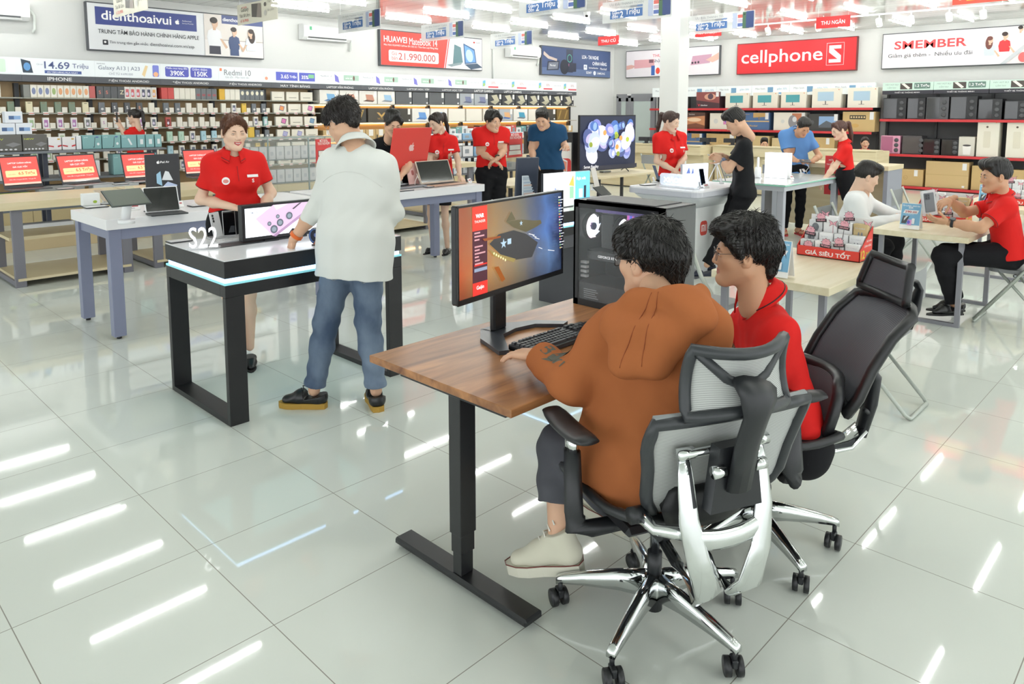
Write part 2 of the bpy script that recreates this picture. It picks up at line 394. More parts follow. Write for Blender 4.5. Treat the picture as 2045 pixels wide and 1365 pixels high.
def loa(a, w, h):
    a.rect(.02, .02, 2.98, .2, '#5c6f95'); a.text('LOA - TAI NGHE', 1.68, .5, '#ffffff', w=.75, h=.1, bold=.03); a.text('CHÍNH HÃNG', 2.15, .34, '#ffffff', w=.66, h=.12, bold=.03)
    a.rect(1.0, .1, 1.28, .72, '#27324c'); a.ell(1.14, .48, .1, .11, '#58b2a0'); a.ell(1.14, .48, .08, .09, '#27324c'); a.ell(1.14, .3, .05, .05, '#b06a8c')
    a.poly([(.2, .12), (.68, .15), (.72, .4), (.24, .36)], '#2c3344'); a.poly([(.25, .15), (.64, .18), (.67, .36), (.28, .33)], '#7a7f8c'); a.text('Marshall', .33, .24, '#ffffff', w=.22)
    a.ell(.92, .24, .18, .2, '#1e2637'); a.poly([(1.1, .1), (1.42, .13), (1.42, .36), (1.12, .36)], '#2b3245'); a.poly([(.08, .62), (.3, .5), (.62, .44), (.6, .38), (.25, .43), (.06, .53)], '#c9b7ae')
    a.rrect(1.75, .2, 1.9, .34, .02, '#e9edf5'); a.text('JBL', 1.775, .24, '#4f628a', w=.1, bold=.02); a.text('harman/kardon', 1.98, .24, '#ffffff', w=.42, bold=.01); a.text('Marshall', 2.5, .22, '#ffffff', w=.3)
    a.text('SONY', 1.86, .09, '#ffffff', w=.25, bold=.02); a.ell(2.24, .12, .06, .06, '#e9edf5'); a.text('SAMSUNG', 2.36, .09, '#ffffff', w=.36, bold=.01)
sign('wall_sign', 'dark blue lightbox sign reading LOA TAI NGHE with printed speakers', (14.7, WY, 2.65), 0, 3.0, .77, '#44557d', loa)
R90 = -PI/2
def thu(a, w, h):
    a.text('THU CŨ ĐỔI MỚI', .92, .55, '#d83a4a', w=1.1, h=.13, bold=.01); a.text('Nhận ưu đãi khủng', .92, .38, '#333a5a', w=1.1, h=.12)
    a.poly([(.3, .26), (.98, .28), (.98, .5), (.3, .5)], '#dba5aa'); a.rect(.8, .4, .95, .49, '#7a5560'); a.poly([(.03, .23), (.25, .27), (.34, .33), (.2, .37), (.03, .35)], '#d9a79d')
    a.rect(.88, .05, 1.02, .32, '#3a62a8'); a.rect(1.0, .05, 1.2, .32, '#e9eef5'); a.ell(1.1, .17, .07, .09, '#e04b38'); a.rect(1.85, .06, 2.02, .38, '#4a3a3e')
    a.poly([(2.14, .28), (2.72, .32), (2.78, .55), (2.2, .52)], '#c79bb0'); a.ell(2.2, .34, .03, .03, '#3a2f38'); a.ell(2.29, .345, .03, .03, '#3a2f38'); a.ell(2.38, .35, .03, .03, '#3a2f38'); a.poly([(2.6, .4), (2.86, .52), (2.98, .58), (2.98, .4), (2.8, .33)], '#e0b6a6')
sign('wall_sign', 'pale pink lightbox sign with printed phones, half hidden behind the pillar', (WX, 12.91, 2.65), R90, 3.0, .77, '#ece6ea', thu)
def cell(a, w, h):
    c = '#f3e9ec'
    a.text('cellphone', .13, .17, c, w=2.08, h=.42, bold=.018)
    a.rect(2.3, .14, 2.71, .66, '#efc9ca'); a.rect(2.31, .15, 2.70, .65, '#d3282f')
    a.poly([(2.36, .6), (2.64, .6), (2.64, .52), (2.46, .52), (2.64, .36), (2.64, .2), (2.36, .2), (2.36, .28), (2.56, .28), (2.36, .44)], c)
sign('wall_sign', 'big red lightbox sign reading cellphoneS', (WX, 9.42, 2.63), R90, 3.0, .78, '#d3282f', cell, frame='#6c2a2c')
def smem(a, w, h):
    a.text('SMEMBER', .26, .42, '#e0474a', w=1.42, h=.18, bold=.035); a.text('Giảm giá thêm -  Nhiều ưu đãi', .14, .22, '#3a3c44', w=1.65, h=.13, bold=.005)
    a.poly([(1.85, .4), (2.25, .75), (2.99, .75), (2.99, .02), (2.25, .02)], '#f4eceb')
    mini_person(a, 2.1, .08, .52, '#6b3a32', '#cdd5da', None, 1, True); mini_person(a, 2.36, .15, .52, '#3a2a28', '#d8353a', None); mini_person(a, 2.62, .35, .42, '#2f2626', '#e9edf1', None); mini_person(a, 2.88, .4, .38, '#2f2626', '#d8353a', None, -1)
    a.poly([(2.3, .02), (2.4, .02), (2.99, .58), (2.99, .66)], '#c9ccd0'); a.ell(2.7, .14, .09, .1, '#d96a6a'); a.ell(2.88, .26, .07, .08, '#dd8a8a')
sign('wall_sign', 'white lightbox sign reading SMEMBER in red beside printed shoppers', (WX, 5.88, 2.63), R90, 3.0, .78, '#efeaec', smem)
# air conditioners
def aircon(x, z, w, label):
    t = T('air_conditioner', label, 'air conditioner', (x, WY-.03, z), 0, "wall air conditioners")
    pr_ = [(-.0, .0), (-.13, .0), (-.19, .05), (-.21, .12), (-.205, .26), (-.17, .3), (0, .3)]
    X = Matrix(((0, 0, 1, 0), (1, 0, 0, 0), (0, 1, 0, 0), (0, 0, 0, 1)))
    G().prism(pr_, 0, w, mat('#f3f4f3', .35), X=X).build('casing', t)
    G().box(.1, w-.12, -.196, -.14, .035, .055, '#3c3f42').build('air_slot', t)
    G().box(.08, w-.1, -.17, -.12, .005, .03, mat('#e7e9e8', .4), X=Matrix.Rotation(.0, 4, 'X')).build('louvre', t)
    a = Art(FX(0, -.2115, 0)); a.rect(.12, .18, .17, .25, '#62b88a'); a.text('AIR', w-.2, .1, '#b9bdbd', w=.07); a.g.build('sticker', t)
    G().tube([(w+.02, -.05, .2), (w+.09, -.05, .1), (w+.09, -.03, -.1), (w+.06, -.02, -.16)] if w < 1.2 else [(w, -.05, .05), (w+.05, -.05, -.05)], .022, mat('#e3e8e2', .5)).build('pipe', t)
aircon(1.95, 3.03, 1.16, 'white wall air conditioner at the far left of the long wall')
aircon(7.68, 3.08, 1.08, 'white wall air conditioner between the dienthoaivui sign and the red laptop sign')
aircon(13.4, 3.04, 1.12, 'white wall air conditioner between the red laptop sign and the blue speaker sign')
G().cyl((12.98, WY-.03, 2.45), (12.98, WY-.03, 3.4), .018, mat('#dfe3de', .5)).build('pipe', kind='structure').name = 'trim_1'
# hanging banners (clear sheets on threads)
clear = newmat('clear_sheet', '#e9eceb', .3, alpha=.55)
thr = mat('#dfe3e3', .4)
def hang(name, label, x, y, zb, w, h, bg, draw, cat='hanging sign', group=None, th=.006, m=None):
    t = T(name, label, cat, (x, y, zb), R90, group)
    G().box(0, w, 0, th, 0, h, m or mat(bg, .5)).build('board', t)
    a = Art(FX(0, -.0005, 0)); draw(a, w, h); a.g.build('print', t)
    for u in (.06*w, .94*w): G().cyl((u, th/2, h), (u, th/2, CEIL-zb), .0025, thr, n=5).build('thread', t)
def trieu(a, w, h):
    a.text('ƯU ĐÃI THANH TOÁN', .11*w, .78*h, '#7d8285', w=.5*w, h=.14*h); a.text('Qua thẻ tín dụng', .2*w, .63*h, '#8f9498', w=.22*w)
    a.rect(.42*w, .62*h, .52*w, .72*h, '#8a8f96'); a.rect(.52*w, .62*h, .6*w, .72*h, '#6f86b0')
    a.poly([(.12*w, .16*h), (.6*w, .2*h), (.6*w, .58*h), (.12*w, .54*h)], '#4a72ad'); a.text('Giảm', .15*w, .38*h, '#ffffff', w=.11*w, bold=.02); a.text('đến', .15*w, .2*h, '#ffffff', w=.09*w, bold=.02)
    a.text('2', .27*w, .2*h, '#ffffff', h=.3*h, bold=.03); a.text('Triệu', .35*w, .24*h, '#ffffff', w=.21*w, bold=.02); a.text('Áp dụng toàn hệ thống', .2*w, .06*h, '#8f9498', w=.28*w)
    x = .68*w; a.rrect(x, .14*h, x+.09*w, .92*h, .01, '#b9c4dd'); a.rrect(x+.07*w, .14*h, x+.17*w, .9*h, .01, '#f1f1f1')
    for k, c in enumerate(('#d96a62', '#c9b9c9', '#5a6fae')): a.rect(x+.078*w, (.65-.22*k)*h, x+.162*w, (.82-.22*k)*h, c)
    a.rrect(x+.15*w, .1*h, x+.25*w, .94*h, .012, '#47694f'); a.rrect(x+.2*w, .12*h, x+.31*w, .96*h, .012, '#33477a'); a.ell(x+.175*w, .82*h, .016*w, .05*h, '#2c4434')
for lb, x, y in (('nearest the striped wall air conditioner in the middle', 6.66, 10.38), ('in front of the red laptop sign', 8.47, 10.55), ('left of the blue speaker sign', 10.38, 10.76),
                 ('cut off by the top edge, left of the pillar', 7.21, 6.93), ('overlapping the left edge of the pillar', 8.51, 6.55), ('just right of the pillar above KỸ THUẬT', 10.65, 6.46)):
    hang('hanging_banner', ('pale 2 Triệu discount banner '+lb).replace('nearest the striped wall air conditioner in the middle', 'right of the middle air conditioner'), x, y, 2.905, 1.13, .29, '#eef0f0', trieu, 'banner', '2 Triệu banners hanging from the ceiling', m=clear)
def tabs(a, w, h):
    a.text('HOT DEAL', .12*w, .78*h, '#d9534a', w=.14*w, bold=.02); a.text('Galaxy', .1*w, .56*h, '#55544c', w=.2*w, bold=.01); a.text('Tab S8 Ultra', .06*w, .36*h, '#55544c', w=.28*w); a.text('từ 26.990K', .08*w, .12*h, '#e2645a', w=.22*w)
    a.poly([(.38*w, .3*h), (.62*w, .2*h), (.62*w, .88*h), (.38*w, .92*h)], '#55514c'); a.poly([(.5*w, .25*h), (.62*w, .2*h), (.62*w, .88*h), (.54*w, .9*h)], '#8a8078')
    a.ell(.72*w, .78*h, .03*w, .1*h, '#55514c'); a.ell(.72*w, .38*h, .035*w, .13*h, '#c5c4bb'); a.text('Tặng bao da', .78*w, .8*h, '#8d8c84', w=.17*w); a.text('bàn phím', .78*w, .4*h, '#8d8c84', w=.15*w)
hang('hanging_banner', 'cream Galaxy Tab banner over the right end of the dienthoaivui sign', 5.12, 10.62, 2.92, 1.17, .29, '#f0eddc', tabs, 'banner', 'Galaxy Tab banners', m=newmat('cream_sheet', '#efecd9', .4, alpha=.8))
hang('hanging_banner', 'cream Galaxy Tab banner cut by the top edge over the sign left', 3.58, 11.02, 2.93, 1.2, .29, '#f0eddc', tabs, 'banner', 'Galaxy Tab banners', m=newmat('cream_sheet_far', '#efecd9', .4, alpha=.8))
for s_, x, y, z, w, h in (('THU CŨ', 12.9, 10.04, 3.09, .55, .185), ('KỸ THUẬT', 12.9, 7.68, 3.1, .56, .15), ('THU NGÂN', 12.9, 5.33, 3.09, .57, .19)):
    hang('hanging_sign', 'small red hanging sign reading '+s_, x, y, z, w, h, '#dc2b2e', lambda a, w, h, s_=s_: a.text(s_, .15*w, .3*h, '#ffffff', w=.7*w, h=.42*h, bold=.02), group='red department signs')
def gia(a, w, h):
    for k, s_ in enumerate(('GIÁ TỐT', 'CHẤT LƯỢNG', 'BẢO HÀNH')):
        u = .05+k*.62; a.ell(u+.05, .11, .045, .05, '#f3e9e6'); a.ell(u+.05, .11, .036, .04, '#d8402f'); a.poly([(u+.03, .115), (u+.047, .09), (u+.08, .14), (u+.047, .103)], '#ffffff')
        a.rect(u+.13, .045, u+.54, .2, '#e2a83c'); a.text(s_, u+.17, .08, '#ffffff', w=.33, h=.075, bold=.02)
hang('hanging_sign', 'red promotion banner with yellow fields reading GIÁ TỐT at top right corner', 12.2, 3.08, 3.2, 1.9, .3, '#d8402f', gia)
# spot lamps on a track
t = T('lamp_track', 'white ceiling track carrying the round spot lamps before the right wall', 'track', (14.87, 0, CEIL-.1))
G().box(-.015, .015, -2, 9.2, .02, .05, mat('#eceeec', .4)).build('rail', t)
for y in (0, 3, 6, 8.5): G().cyl((0, y, .05), (0, y, .1), .006, thr, n=6).build('hanger', t)
def make_spot():
    t = T('spot_lamp', 'x', 'spot lamp', group='round white spot lamps on the ceiling track')
    G().cyl((0, 0, .02), (0, 0, -.09), .012, mat('#eceeec', .4), n=8).build('stem', t)
    g = G().lathe([(.03, .075), (.05, .07), (.055, .05), (.055, -.05), (.05, -.06)], mat('#e8eae8', .35), 16, X=Matrix.Translation((.0, 0, -.13)) @ Matrix.Rotation(-.5, 4, 'Y')); g.build('housing', t)
    G().cyl((.032, 0, -.187), (.036, 0, -.194), .045, mat('#ffffff', .4, emit=6), n=14).build('lens', t)
    return t
s0 = make_spot()
for k, y in enumerate((3.27, 3.79, 4.41, 4.96, 5.5, 6.1, 6.66, 7.14, 7.75, 8.35)):
    s = s0 if k == 0 else dup(s0); s.location = (14.87, y, CEIL-.08)
    s['label'] = 'white round spot lamp, %s from the right on the ceiling track' % ORD[k+1]
t = T('security_camera', 'small white dome camera on the ceiling left of the pillar', 'camera', tuple(atz(1172, 24, CEIL)))
G().ell((0, 0, -.045), (.06, .06, .05), mat('#eceeee', .3)).build('dome', t); G().ell((-.03, -.02, -.075), (.03, .03, .025), mat('#1c1d20', .2)).build('lens', t)
G().cyl((0, 0, -.03), (0, 0, 0), .065, mat('#eceeee', .3)).build('mount', t)
# ---------------------------------------------------------------- shelving on the long left wall
_BOX = {}
def carton(name, label, cat, loc, rz, w, d, h, col, draw=None, group=None, bev=.003, rough=.5, key=None):
    """a box whose front looks along local -Y, origin at the front lower left corner; repeats share their mesh"""
    if key and key in _BOX:
        o = _BOX[key].copy(); COL.objects.link(o)
    else:
        g = G().box(0, w, 0, d, 0, h, mat(col, rough) if isinstance(col, str) else col, bev)
        if draw: draw(Art(FX(), g), w, h)
        o = g.build(name)
        if key: _BOX[key] = o
    o.location = (loc[0], loc[1], loc[2]+.0015); o.rotation_euler = (0, 0, rz)
    if group: o['group'] = group
    return tag(o, label, cat)
wood = newmat('light_oak_laminate', '#d9c79f', .45); noisecol(wood, '#d6c69f', '#dfd2b0', 1.2, 3, (1, 1, 14))
tan = mat('#c2a57c', .6); greym = mat('#6f7078', .45); steel = mat('#5b6070', .4); glass = newmat('clear_glass', '#e6f0ec', .05, alpha=.16)
HY = 13.05; MX = lambda k: 2.92+.994*k
heads = ['WATCH', 'IPHONE', 'ĐIỆN THOẠI ANDROID', 'ĐIỆN THOẠI ANDROID', 'ĐIỆN THOẠI ANDROID', 'MÁY TÍNH BẢNG', 'LAPTOP VĂN PHÒNG', 'LAPTOP VĂN PHÒNG', 'LAPTOP HỌC TẬP', 'LAPTOP HỌC TẬP', 'LAPTOP GAMING', 'LAPTOP GAMING', 'LAPTOP ĐỒ HỌA', 'LAPTOP ĐỒ HỌA']
def ad0(a, w, h):
    for k, c in enumerate(('#e9e9ea', '#c9ccd2', '#e6efe0', '#cfe6d2', '#f0eef2')): a.rrect(.35+.12*k, .03, .44+.12*k, .22, .02, c)
def ad1(a, w, h):
    a.poly([(.02, .03), (.15, .03), (.12, .2), (.0, .23)], '#33404f'); a.ell(.075, .12, .045, .06, '#5f94c8'); a.text('Chỉ từ', .2, .15, '#8d94a0', w=.08)
    a.text('14.69', .3, .1, '#4a5685', w=.34, h=.11, bold=.02); a.text('Triệu', .68, .1, '#4a5685', w=.22); a.rect(.3, .03, .8, .075, '#4a5e98'); a.text('AN TÂM HÀNG MUA NGAY', .33, .037, '#ffffff', w=.42)
def ad2(a, w, h): a.text('SAMSUNG', .03, .2, '#7a8088', w=.12); a.text('Galaxy A13 | A23', .05, .1, '#6a7388', w=.62, h=.08); a.text('CHỈ TỪ 4.690.000', .2, .04, '#9aa1ac', w=.36); a.poly([(.74, .02), (.8, .2), (.76, .21), (.7, .06)], '#ead2a0'); a.rrect(.87, .03, .97, .22, .02, '#7d86d6'); a.ell(.92, .07, .04, .04, '#f0b48a')
def ad3(a, w, h): a.rrect(.08, .04, .47, .21, .03, '#565cb8'); a.text('Phiếu mua hàng đến', .1, .16, '#fff', w=.35); a.text('390K', .16, .06, '#ffffff', w=.24, bold=.03); a.rrect(.5, .04, .87, .21, .03, '#565cb8'); a.text('Giảm thêm', .53, .16, '#fff', w=.26); a.text('150K', .57, .06, '#ffffff', w=.23, bold=.03)
def ad4(a, w, h): a.rrect(.02, .17, .06, .22, .008, '#e8845a'); a.text('Redmi 10', .1, .1, '#76797e', w=.5, h=.1); a.text('Giá tốt - Màn hình lớn', .12, .05, '#a4a8ad', w=.44); a.rrect(.83, .03, .93, .2, .015, '#dcebe2'); a.ell(.9, .07, .03, .03, '#e39a80')
def ad5(a, w, h): a.rect(.1, .04, .55, .2, '#5960ba'); a.text('3.65', .2, .08, '#ffffff', w=.16, bold=.03); a.text('Triệu', .38, .08, '#ffffff', w=.14, bold=.02); a.rect(.58, .04, .92, .2, '#5960ba'); a.text('35%', .63, .08, '#ffffff', w=.15, bold=.03); a.rect(.78, .1, .9, .17, '#7fbf8c')
def adL(a, w, h): a.text('MateBook 14', .05, .14, '#90949c', w=.25); a.text('chỉ từ 21.990K', .1, .08, '#b0b4ba', w=.16); a.poly([(.37, .2), (.45, .15), (.48, .03), (.38, .06)], '#7c79c9'); a.rrect(.58, .08, .94, .19, .01, '#a9c6b5'); a.text('GIẢM 10%', .62, .11, '#ffffff', w=.16, bold=.02); a.ell(.82, .13, .02, .05, '#6b4a44')
def adG(a, w, h): a.text('Laptop mạnh mẽ', .05, .12, '#9da1a6', w=.28); a.poly([(.45, .05), (.55, .09), (.55, .21), (.46, .19)], '#6fb3d0'); a.ell(.5, .1, .03, .04, '#b5cf6a'); a.text('30%', .74, .12, '#b98f90', w=.14); a.rect(.64, .03, .98, .07, '#d0626a')
ads = [ad0, ad1, ad2, ad3, ad4, ad5, adL, adL, adL, adL, adG, adG, adG, adG]
dark = mat('#55585e', .5); shelfg = mat('#9c9d92', .35)
ledm = newmat('warm_led', '#ffd9a0', .5, emit=5.0)
nth = {}
for i, hd in enumerate(heads):
    k = i-1; x0, x1 = MX(k), MX(k+1); nth[hd] = nth.get(hd, 0)+1
    phone = i <= 5
    lab = 'wall shelf unit under the %sdark header %s' % (ORD[nth[hd]]+' ' if heads.count(hd) > 1 else '', hd)
    t = T('shelf_unit', lab, 'shelf', (x0, HY, 0), 0, 'shelf units along the long wall')
    G().box(.0, .994, .30, .34, .25, 2.12, tan if phone else mat('#c9a06a', .6)).build('back_panel', t)
    g = G()
    g.box(.93, .99, .2, .31, .1, 2.1, mat('#3c3e42', .5)); g.build('upright', t)
    o = G().box(0, .992, 0, .33, 2.12, 2.215, dark).build('header', t)
    a = Art(FX(0, -.001, 0)); a.text(hd, .497, 2.14, '#f2f2f2', w=min(.62, .055*len(hd)), h=.055, bold=.02, align='c'); a.g.build('lettering', o)
    o = G().box(0, .992, .0, .1, 2.22, 2.47, mat('#e6ecee', .4, emit=.12)).build('light_box', t)
    a = Art(FX(0, -.001, 2.22), emit=.1); ads[i](a, .99, .25); a.g.build('advert', o)
    zs = (1.885, 1.655, 1.415, 1.175, .935, .695) if phone else (1.835, 1.455, 1.085, .74, .42)
    for r, z in enumerate(zs):
        dep0 = -.06*r if phone else -.02*r
        sh = G().box(0, .99, max(dep0, -.16), .31, z-.02, z, shelfg if phone else mat('#b9b3a4', .4), .003).build('shelf', t)
        if phone and r:
            for q in range(5):
                G().quad((.04+.19*q, max(dep0, -.16)-.004, z-.03), (.115+.19*q, max(dep0, -.16)-.004, z-.03), (.115+.19*q, max(dep0, -.16)+.012, z+.012), (.04+.19*q, max(dep0, -.16)+.012, z+.012), '#f6f1ee').quad((.05+.19*q, max(dep0, -.16)-.006, z-.015), (.105+.19*q, max(dep0, -.16)-.006, z-.015), (.105+.19*q, max(dep0, -.16)-.0, z-.003), (.05+.19*q, max(dep0, -.16)-.0, z-.003), '#d98a80').build('price_tag', sh)
        if not phone and r:
            G().box(.05, .93, .27, .295, zs[r-1]-.035, zs[r-1]-.022, ledm).build('led_strip', sh)
    G().box(0, .99, -.1, .31, 0, .3 if phone else .2, mat('#cbb98f', .5)).build('plinth', t)
# phones: kind -> (w, h, colour, graphic)
def g_cream(a, w, h): a.ell(w*.5, h*.87, w*.3, .006, '#8a8468')
def g_scr(c):
    def f(a, w, h): a.rrect(w*.2, h*.14, w*.8, h*.8, .006, c); a.ell(w*.45, h*.4, w*.2, h*.15, '#e9dff0')
    return f
def g_s(c): return lambda a, w, h: a.text('S', w*.3, h*.35, c, h=h*.3, bold=.03)
KIND = {'cream': ('#e9e0bd', g_cream), 'green': ('#7c8c78', g_cream), 'purple': ('#f1efec', g_scr('#b77fb8')), 'grey': ('#eeeeea', g_scr('#8a8d90')), 'lime': ('#eff0e6', g_scr('#a9c39a')),
        'blackS': ('#56585c', g_s('#f2f2f2')), 'blackO': ('#56585c', g_s('#e8a078')), 'whiteS': ('#f0ede6', g_s('#c99ac0')), 'whiteK': ('#f0ede6', g_s('#5a5a5a')), 'white': ('#f3eee0', None), 'whitep': ('#f1ede4', g_scr('#6f7486')),
        'red': ('#b9564e', g_scr('#7a3a3a')), 'mint': ('#bfe0cc', lambda a, w, h: a.text('7', w*.3, h*.4, '#8fb8a0', h=h*.25)), 'blue': ('#b7dbe8', lambda a, w, h: a.text('A', w*.3, h*.4, '#86b4c6', h=h*.25)), 'teal': ('#8fb9b8', g_scr('#d6e4e0')), 'yellow': ('#e8c04e', g_cream), 'dgrey': ('#74797f', lambda a, w, h: a.ell(w*.55, h*.35, w*.25, h*.12, '#d8d8d8'))}
rows = {0: ['green']*5, 1: None}
PH = {0: [['green', 'green', 'cream', 'green', 'green'], ['purple', 'lime', 'grey', 'lime', 'purple'], ['white']*5, ['white']*5, ['lime']*5],
      1: [['cream', 'green', 'green', 'green', 'cream'], ['lime', 'purple', 'purple', 'purple', 'grey'], ['lime', 'white', 'lime', 'white', 'lime'], ['lime', 'lime', 'white', 'lime', 'white'], ['white']*5],
      2: [['dgrey', 'blackS', 'blackS', 'blackO', 'white'], ['whiteS', 'whiteK', 'whiteK', 'purple', 'whitep'], ['white', 'mint', 'white', 'whitep', 'white'], ['white', 'whitep', 'white', 'white', 'white'], ['white']*5],
      3: [['dgrey', 'dgrey', 'white', 'white', 'white'], ['red', 'white', 'white', 'white', 'white'], ['mint', 'mint', 'whitep', 'blue', 'blue'], ['blue', 'whitep', 'whitep', 'whitep', 'whitep'], ['whitep']*5],
      4: [['white', 'whitep', 'yellow', 'dgrey', 'dgrey'], ['blue', 'white', 'white', 'whitep', 'teal'], ['whitep', 'white', 'white', 'dgrey', 'dgrey'], ['white', 'white', 'white', 'yellow', 'yellow'], ['white']*5]}
zs = (1.655, 1.415, 1.175, .935, .695)
hn = ['WATCH', 'IPHONE', 'first ANDROID header', 'second ANDROID header', 'third ANDROID header', 'MÁY TÍNH BẢNG']
cname = {'cream': 'cream', 'green': 'dark green', 'purple': 'white and purple', 'grey': 'white and grey', 'lime': 'white and pale green', 'blackS': 'black S', 'blackO': 'black orange S', 'whiteS': 'white pink S', 'whiteK': 'white S', 'white': 'plain white', 'whitep': 'white pictured', 'red': 'dark red', 'mint': 'mint', 'blue': 'light blue', 'teal': 'teal', 'yellow': 'yellow', 'dgrey': 'dark grey'}
for i in range(5):
    for r in range(5):
        yf = HY + max(-.06*(r+1), -.16)
        for q, kd in enumerate(PH[i][r]):
            c, dr = KIND[kd]; x = MX(i-1)+.03+.19*q
            carton('phone_box', '%s phone box, %s in the %s row under %s' % (cname[kd], ORD[q+1], ORD[r+1], hn[i]), 'phone box', (x, yf+.07, zs[r]), 0, .085, .05, .165, c, dr, 'phone boxes on the wall shelves', key='ph'+kd)
            carton('small_box', 'small white carton by the %s phone box, %s row under %s' % (ORD[q+1], ORD[r+1], hn[i]), 'carton', (x+.095, yf+.08, zs[r]), 0, .075, .06, .085, '#f1ecdf', None, 'small white cartons on the wall shelves', key='sm')
# top row: upright packs
def strip(i, kinds, z=1.885):
    n = len(kinds)
    for q, (c, dr, lb, w) in enumerate(kinds):
        x = MX(i-1)+.02+sum(k_[3]+.004 for k_ in kinds[:q])
        carton('phone_box', '%s pack, %s from left on top shelf under %s' % (lb, ORD[q+1], hn[i]), 'phone box', (x, HY+.05, z), 0, w, .2, .19, c, dr, 'packs on the top shelf', key='st'+lb+str(w))
def circ(c): return lambda a, w, h: (a.rect(w*.12, h*.1, w*.88, h*.9, '#f6f3ea'), a.ell(w*.5, h*.5, w*.3, h*.27, c))
mk = lambda c, lb, n, w=.085: [('#efe9d8', circ(c), lb, w)]*n
strip(1, [('#8b8d88', None, 'grey', .085)]+mk('#8b95b8', 'white and blue', 3)+mk('#a9c080', 'white and green', 1)+mk('#efb080', 'white and orange', 5)+[('#c96a66', None, 'red', .085)])
strip(2, [('#5b5d60', g_s('#e58a78'), 'black with red S', .1)]*2+[('#5b5d60', None, 'black', .1), ('#5b5d60', lambda a, w, h: a.text('Z', w*.3, h*.35, '#e8e2c0', h=h*.35, bold=.02), 'black Z', .1)]+[('#f0ede8', g_scr('#d56a70'), 'white and red', .08)]*3+[('#f0ede8', g_scr('#4d5066'), 'white and black', .08)]*2+[('#f0ede8', g_scr('#e9b070'), 'white and yellow', .08)])
strip(3, [('#d35450', None, 'bright red', .1)]*2+[('#f3eee0', None, 'blank white', .088)]*4+[('#75797c', lambda a, w, h: a.rect(w*.2, h*.3, w*.8, h*.5, '#a0555a'), 'grey and red', .09)]*4)
strip(4, [('#e8b83e', None, 'yellow', .1)]+[('#f3eee0', None, 'blank white', .09)]*3+[('#6d7276', lambda a, w, h: a.ell(w*.5, h*.65, w*.3, h*.2, '#f0ead0'), 'grey pack with cream disc', .09)]*5)
strip(0, [('#efe9d8', circ('#efb080'), 'cream', .2), ('#efe9d8', lambda a, w, h: [a.poly([(w*(.1+.16*j), .03), (w*(.26+.16*j), .03), (w*(.3+.16*j), h*.85), (w*(.14+.16*j), h*.85)], c_) for j, c_ in enumerate(('#8aa0b8', '#9fb0c4', '#c3c98a', '#d8c06a', '#e0a850'))], 'striped picture', .3), ('#efe9d8', circ('#c3c98a'), 'cream', .2)])
def tabpic(c1, c2):
    return lambda a, w, h: (a.poly([(w*.4, h*.3), (w*.75, h*.15), (w*.85, h*.7), (w*.5, h*.85)], c1), a.poly([(w*.45, h*.35), (w*.72, h*.22), (w*.8, h*.65), (w*.52, h*.78)], c2))
line_ = lambda a, w, h: a.rect(w*.2, h*.3, w*.8, h*.36, '#8a8578')
for r, z in enumerate((1.885, 1.655, 1.415, 1.175, .935, .695)):
    for q in range(3):
        dr, nm = [[(line_, 'white tablet box with grey line')]*3, [(tabpic('#5a6a9a', '#e89a60'), 'tablet box with orange picture'), (line_, 'white tablet box with grey line'), (tabpic('#5b5266', '#e080b8'), 'tablet box with pink picture')], [(tabpic('#5b5266', '#e080b8'), 'tablet box with pink picture'), (line_, 'white tablet box with grey line'), (tabpic('#4d6a8a', '#7fa0bc'), 'tablet box with blue picture')], [(tabpic('#8a88b8', '#b5b4d8'), 'tablet box with lilac picture')]*2+[(line_, 'white tablet box with grey line')], [(line_, 'white tablet box with grey line')]*3, [(line_, 'white tablet box with grey line')]*3][r][q]
        carton('tablet_box', '%s, %s in %s tablet row' % (nm, ORD[q+1], ORD[r+1]), 'tablet box', (MX(4)+.04+.3*q, HY+max(-.06*r, -.16)+.07, z), 0, .26, .06, .165, '#efe9da', dr, 'tablet boxes on the wall shelf', key='tb'+nm)
# laptop boxes
def lap(c1, c2='#9fb4c8', tag_=True):
    def f(a, w, h):
        a.poly([(w*.2, h*.2), (w*.75, h*.15), (w*.85, h*.25), (w*.4, h*.32)], c1); a.poly([(w*.4, h*.32), (w*.85, h*.25), (w*.75, h*.7), (w*.35, h*.72)], c2)
        if tag_: a.rect(w*.82, h*.55, w*.97, h*.98, '#f4f3ef')
    return f
def silver(a, w, h): a.poly([(w*.12, h*.3), (w*.5, h*.05), (w*.85, h*.4), (w*.55, h*.5)], '#b9b49c'); a.poly([(w*.2, h*.85), (w*.62, h*.95), (w*.8, h*.42), (w*.45, h*.4)], '#c9c4ac'); a.rect(w*.82, h*.55, w*.97, h*.98, '#f4f3ef'); a.ell(w*.88, h*.1, .02, .02, '#eeeeee')
tagw = lambda a, w, h: (a.rect(w*.82, h*.55, w*.97, h*.98, '#f4f3ef'), a.rect(w*.86, h*.06, w*.96, h*.18, '#e6e6e6'))
def gold(a, w, h): a.poly([(w*.35, h*.7), (w*.45, h*.7), (w*.55, h*.5), (w*.65, h*.7), (w*.75, h*.7), (w*.55, h*.32)], '#c9a05a'); a.text('VICTUS', w*.38, h*.18, '#c9a05a', w=w*.3); tagw(a, w, h)
def goldline(a, w, h): a.poly([(w*.1, h*.1), (w*.3, h*.9), (w*.4, h*.9), (w*.2, h*.1)], '#a58a50'); a.poly([(w*.6, h*.1), (w*.8, h*.9), (w*.9, h*.9), (w*.7, h*.1)], '#a58a50')
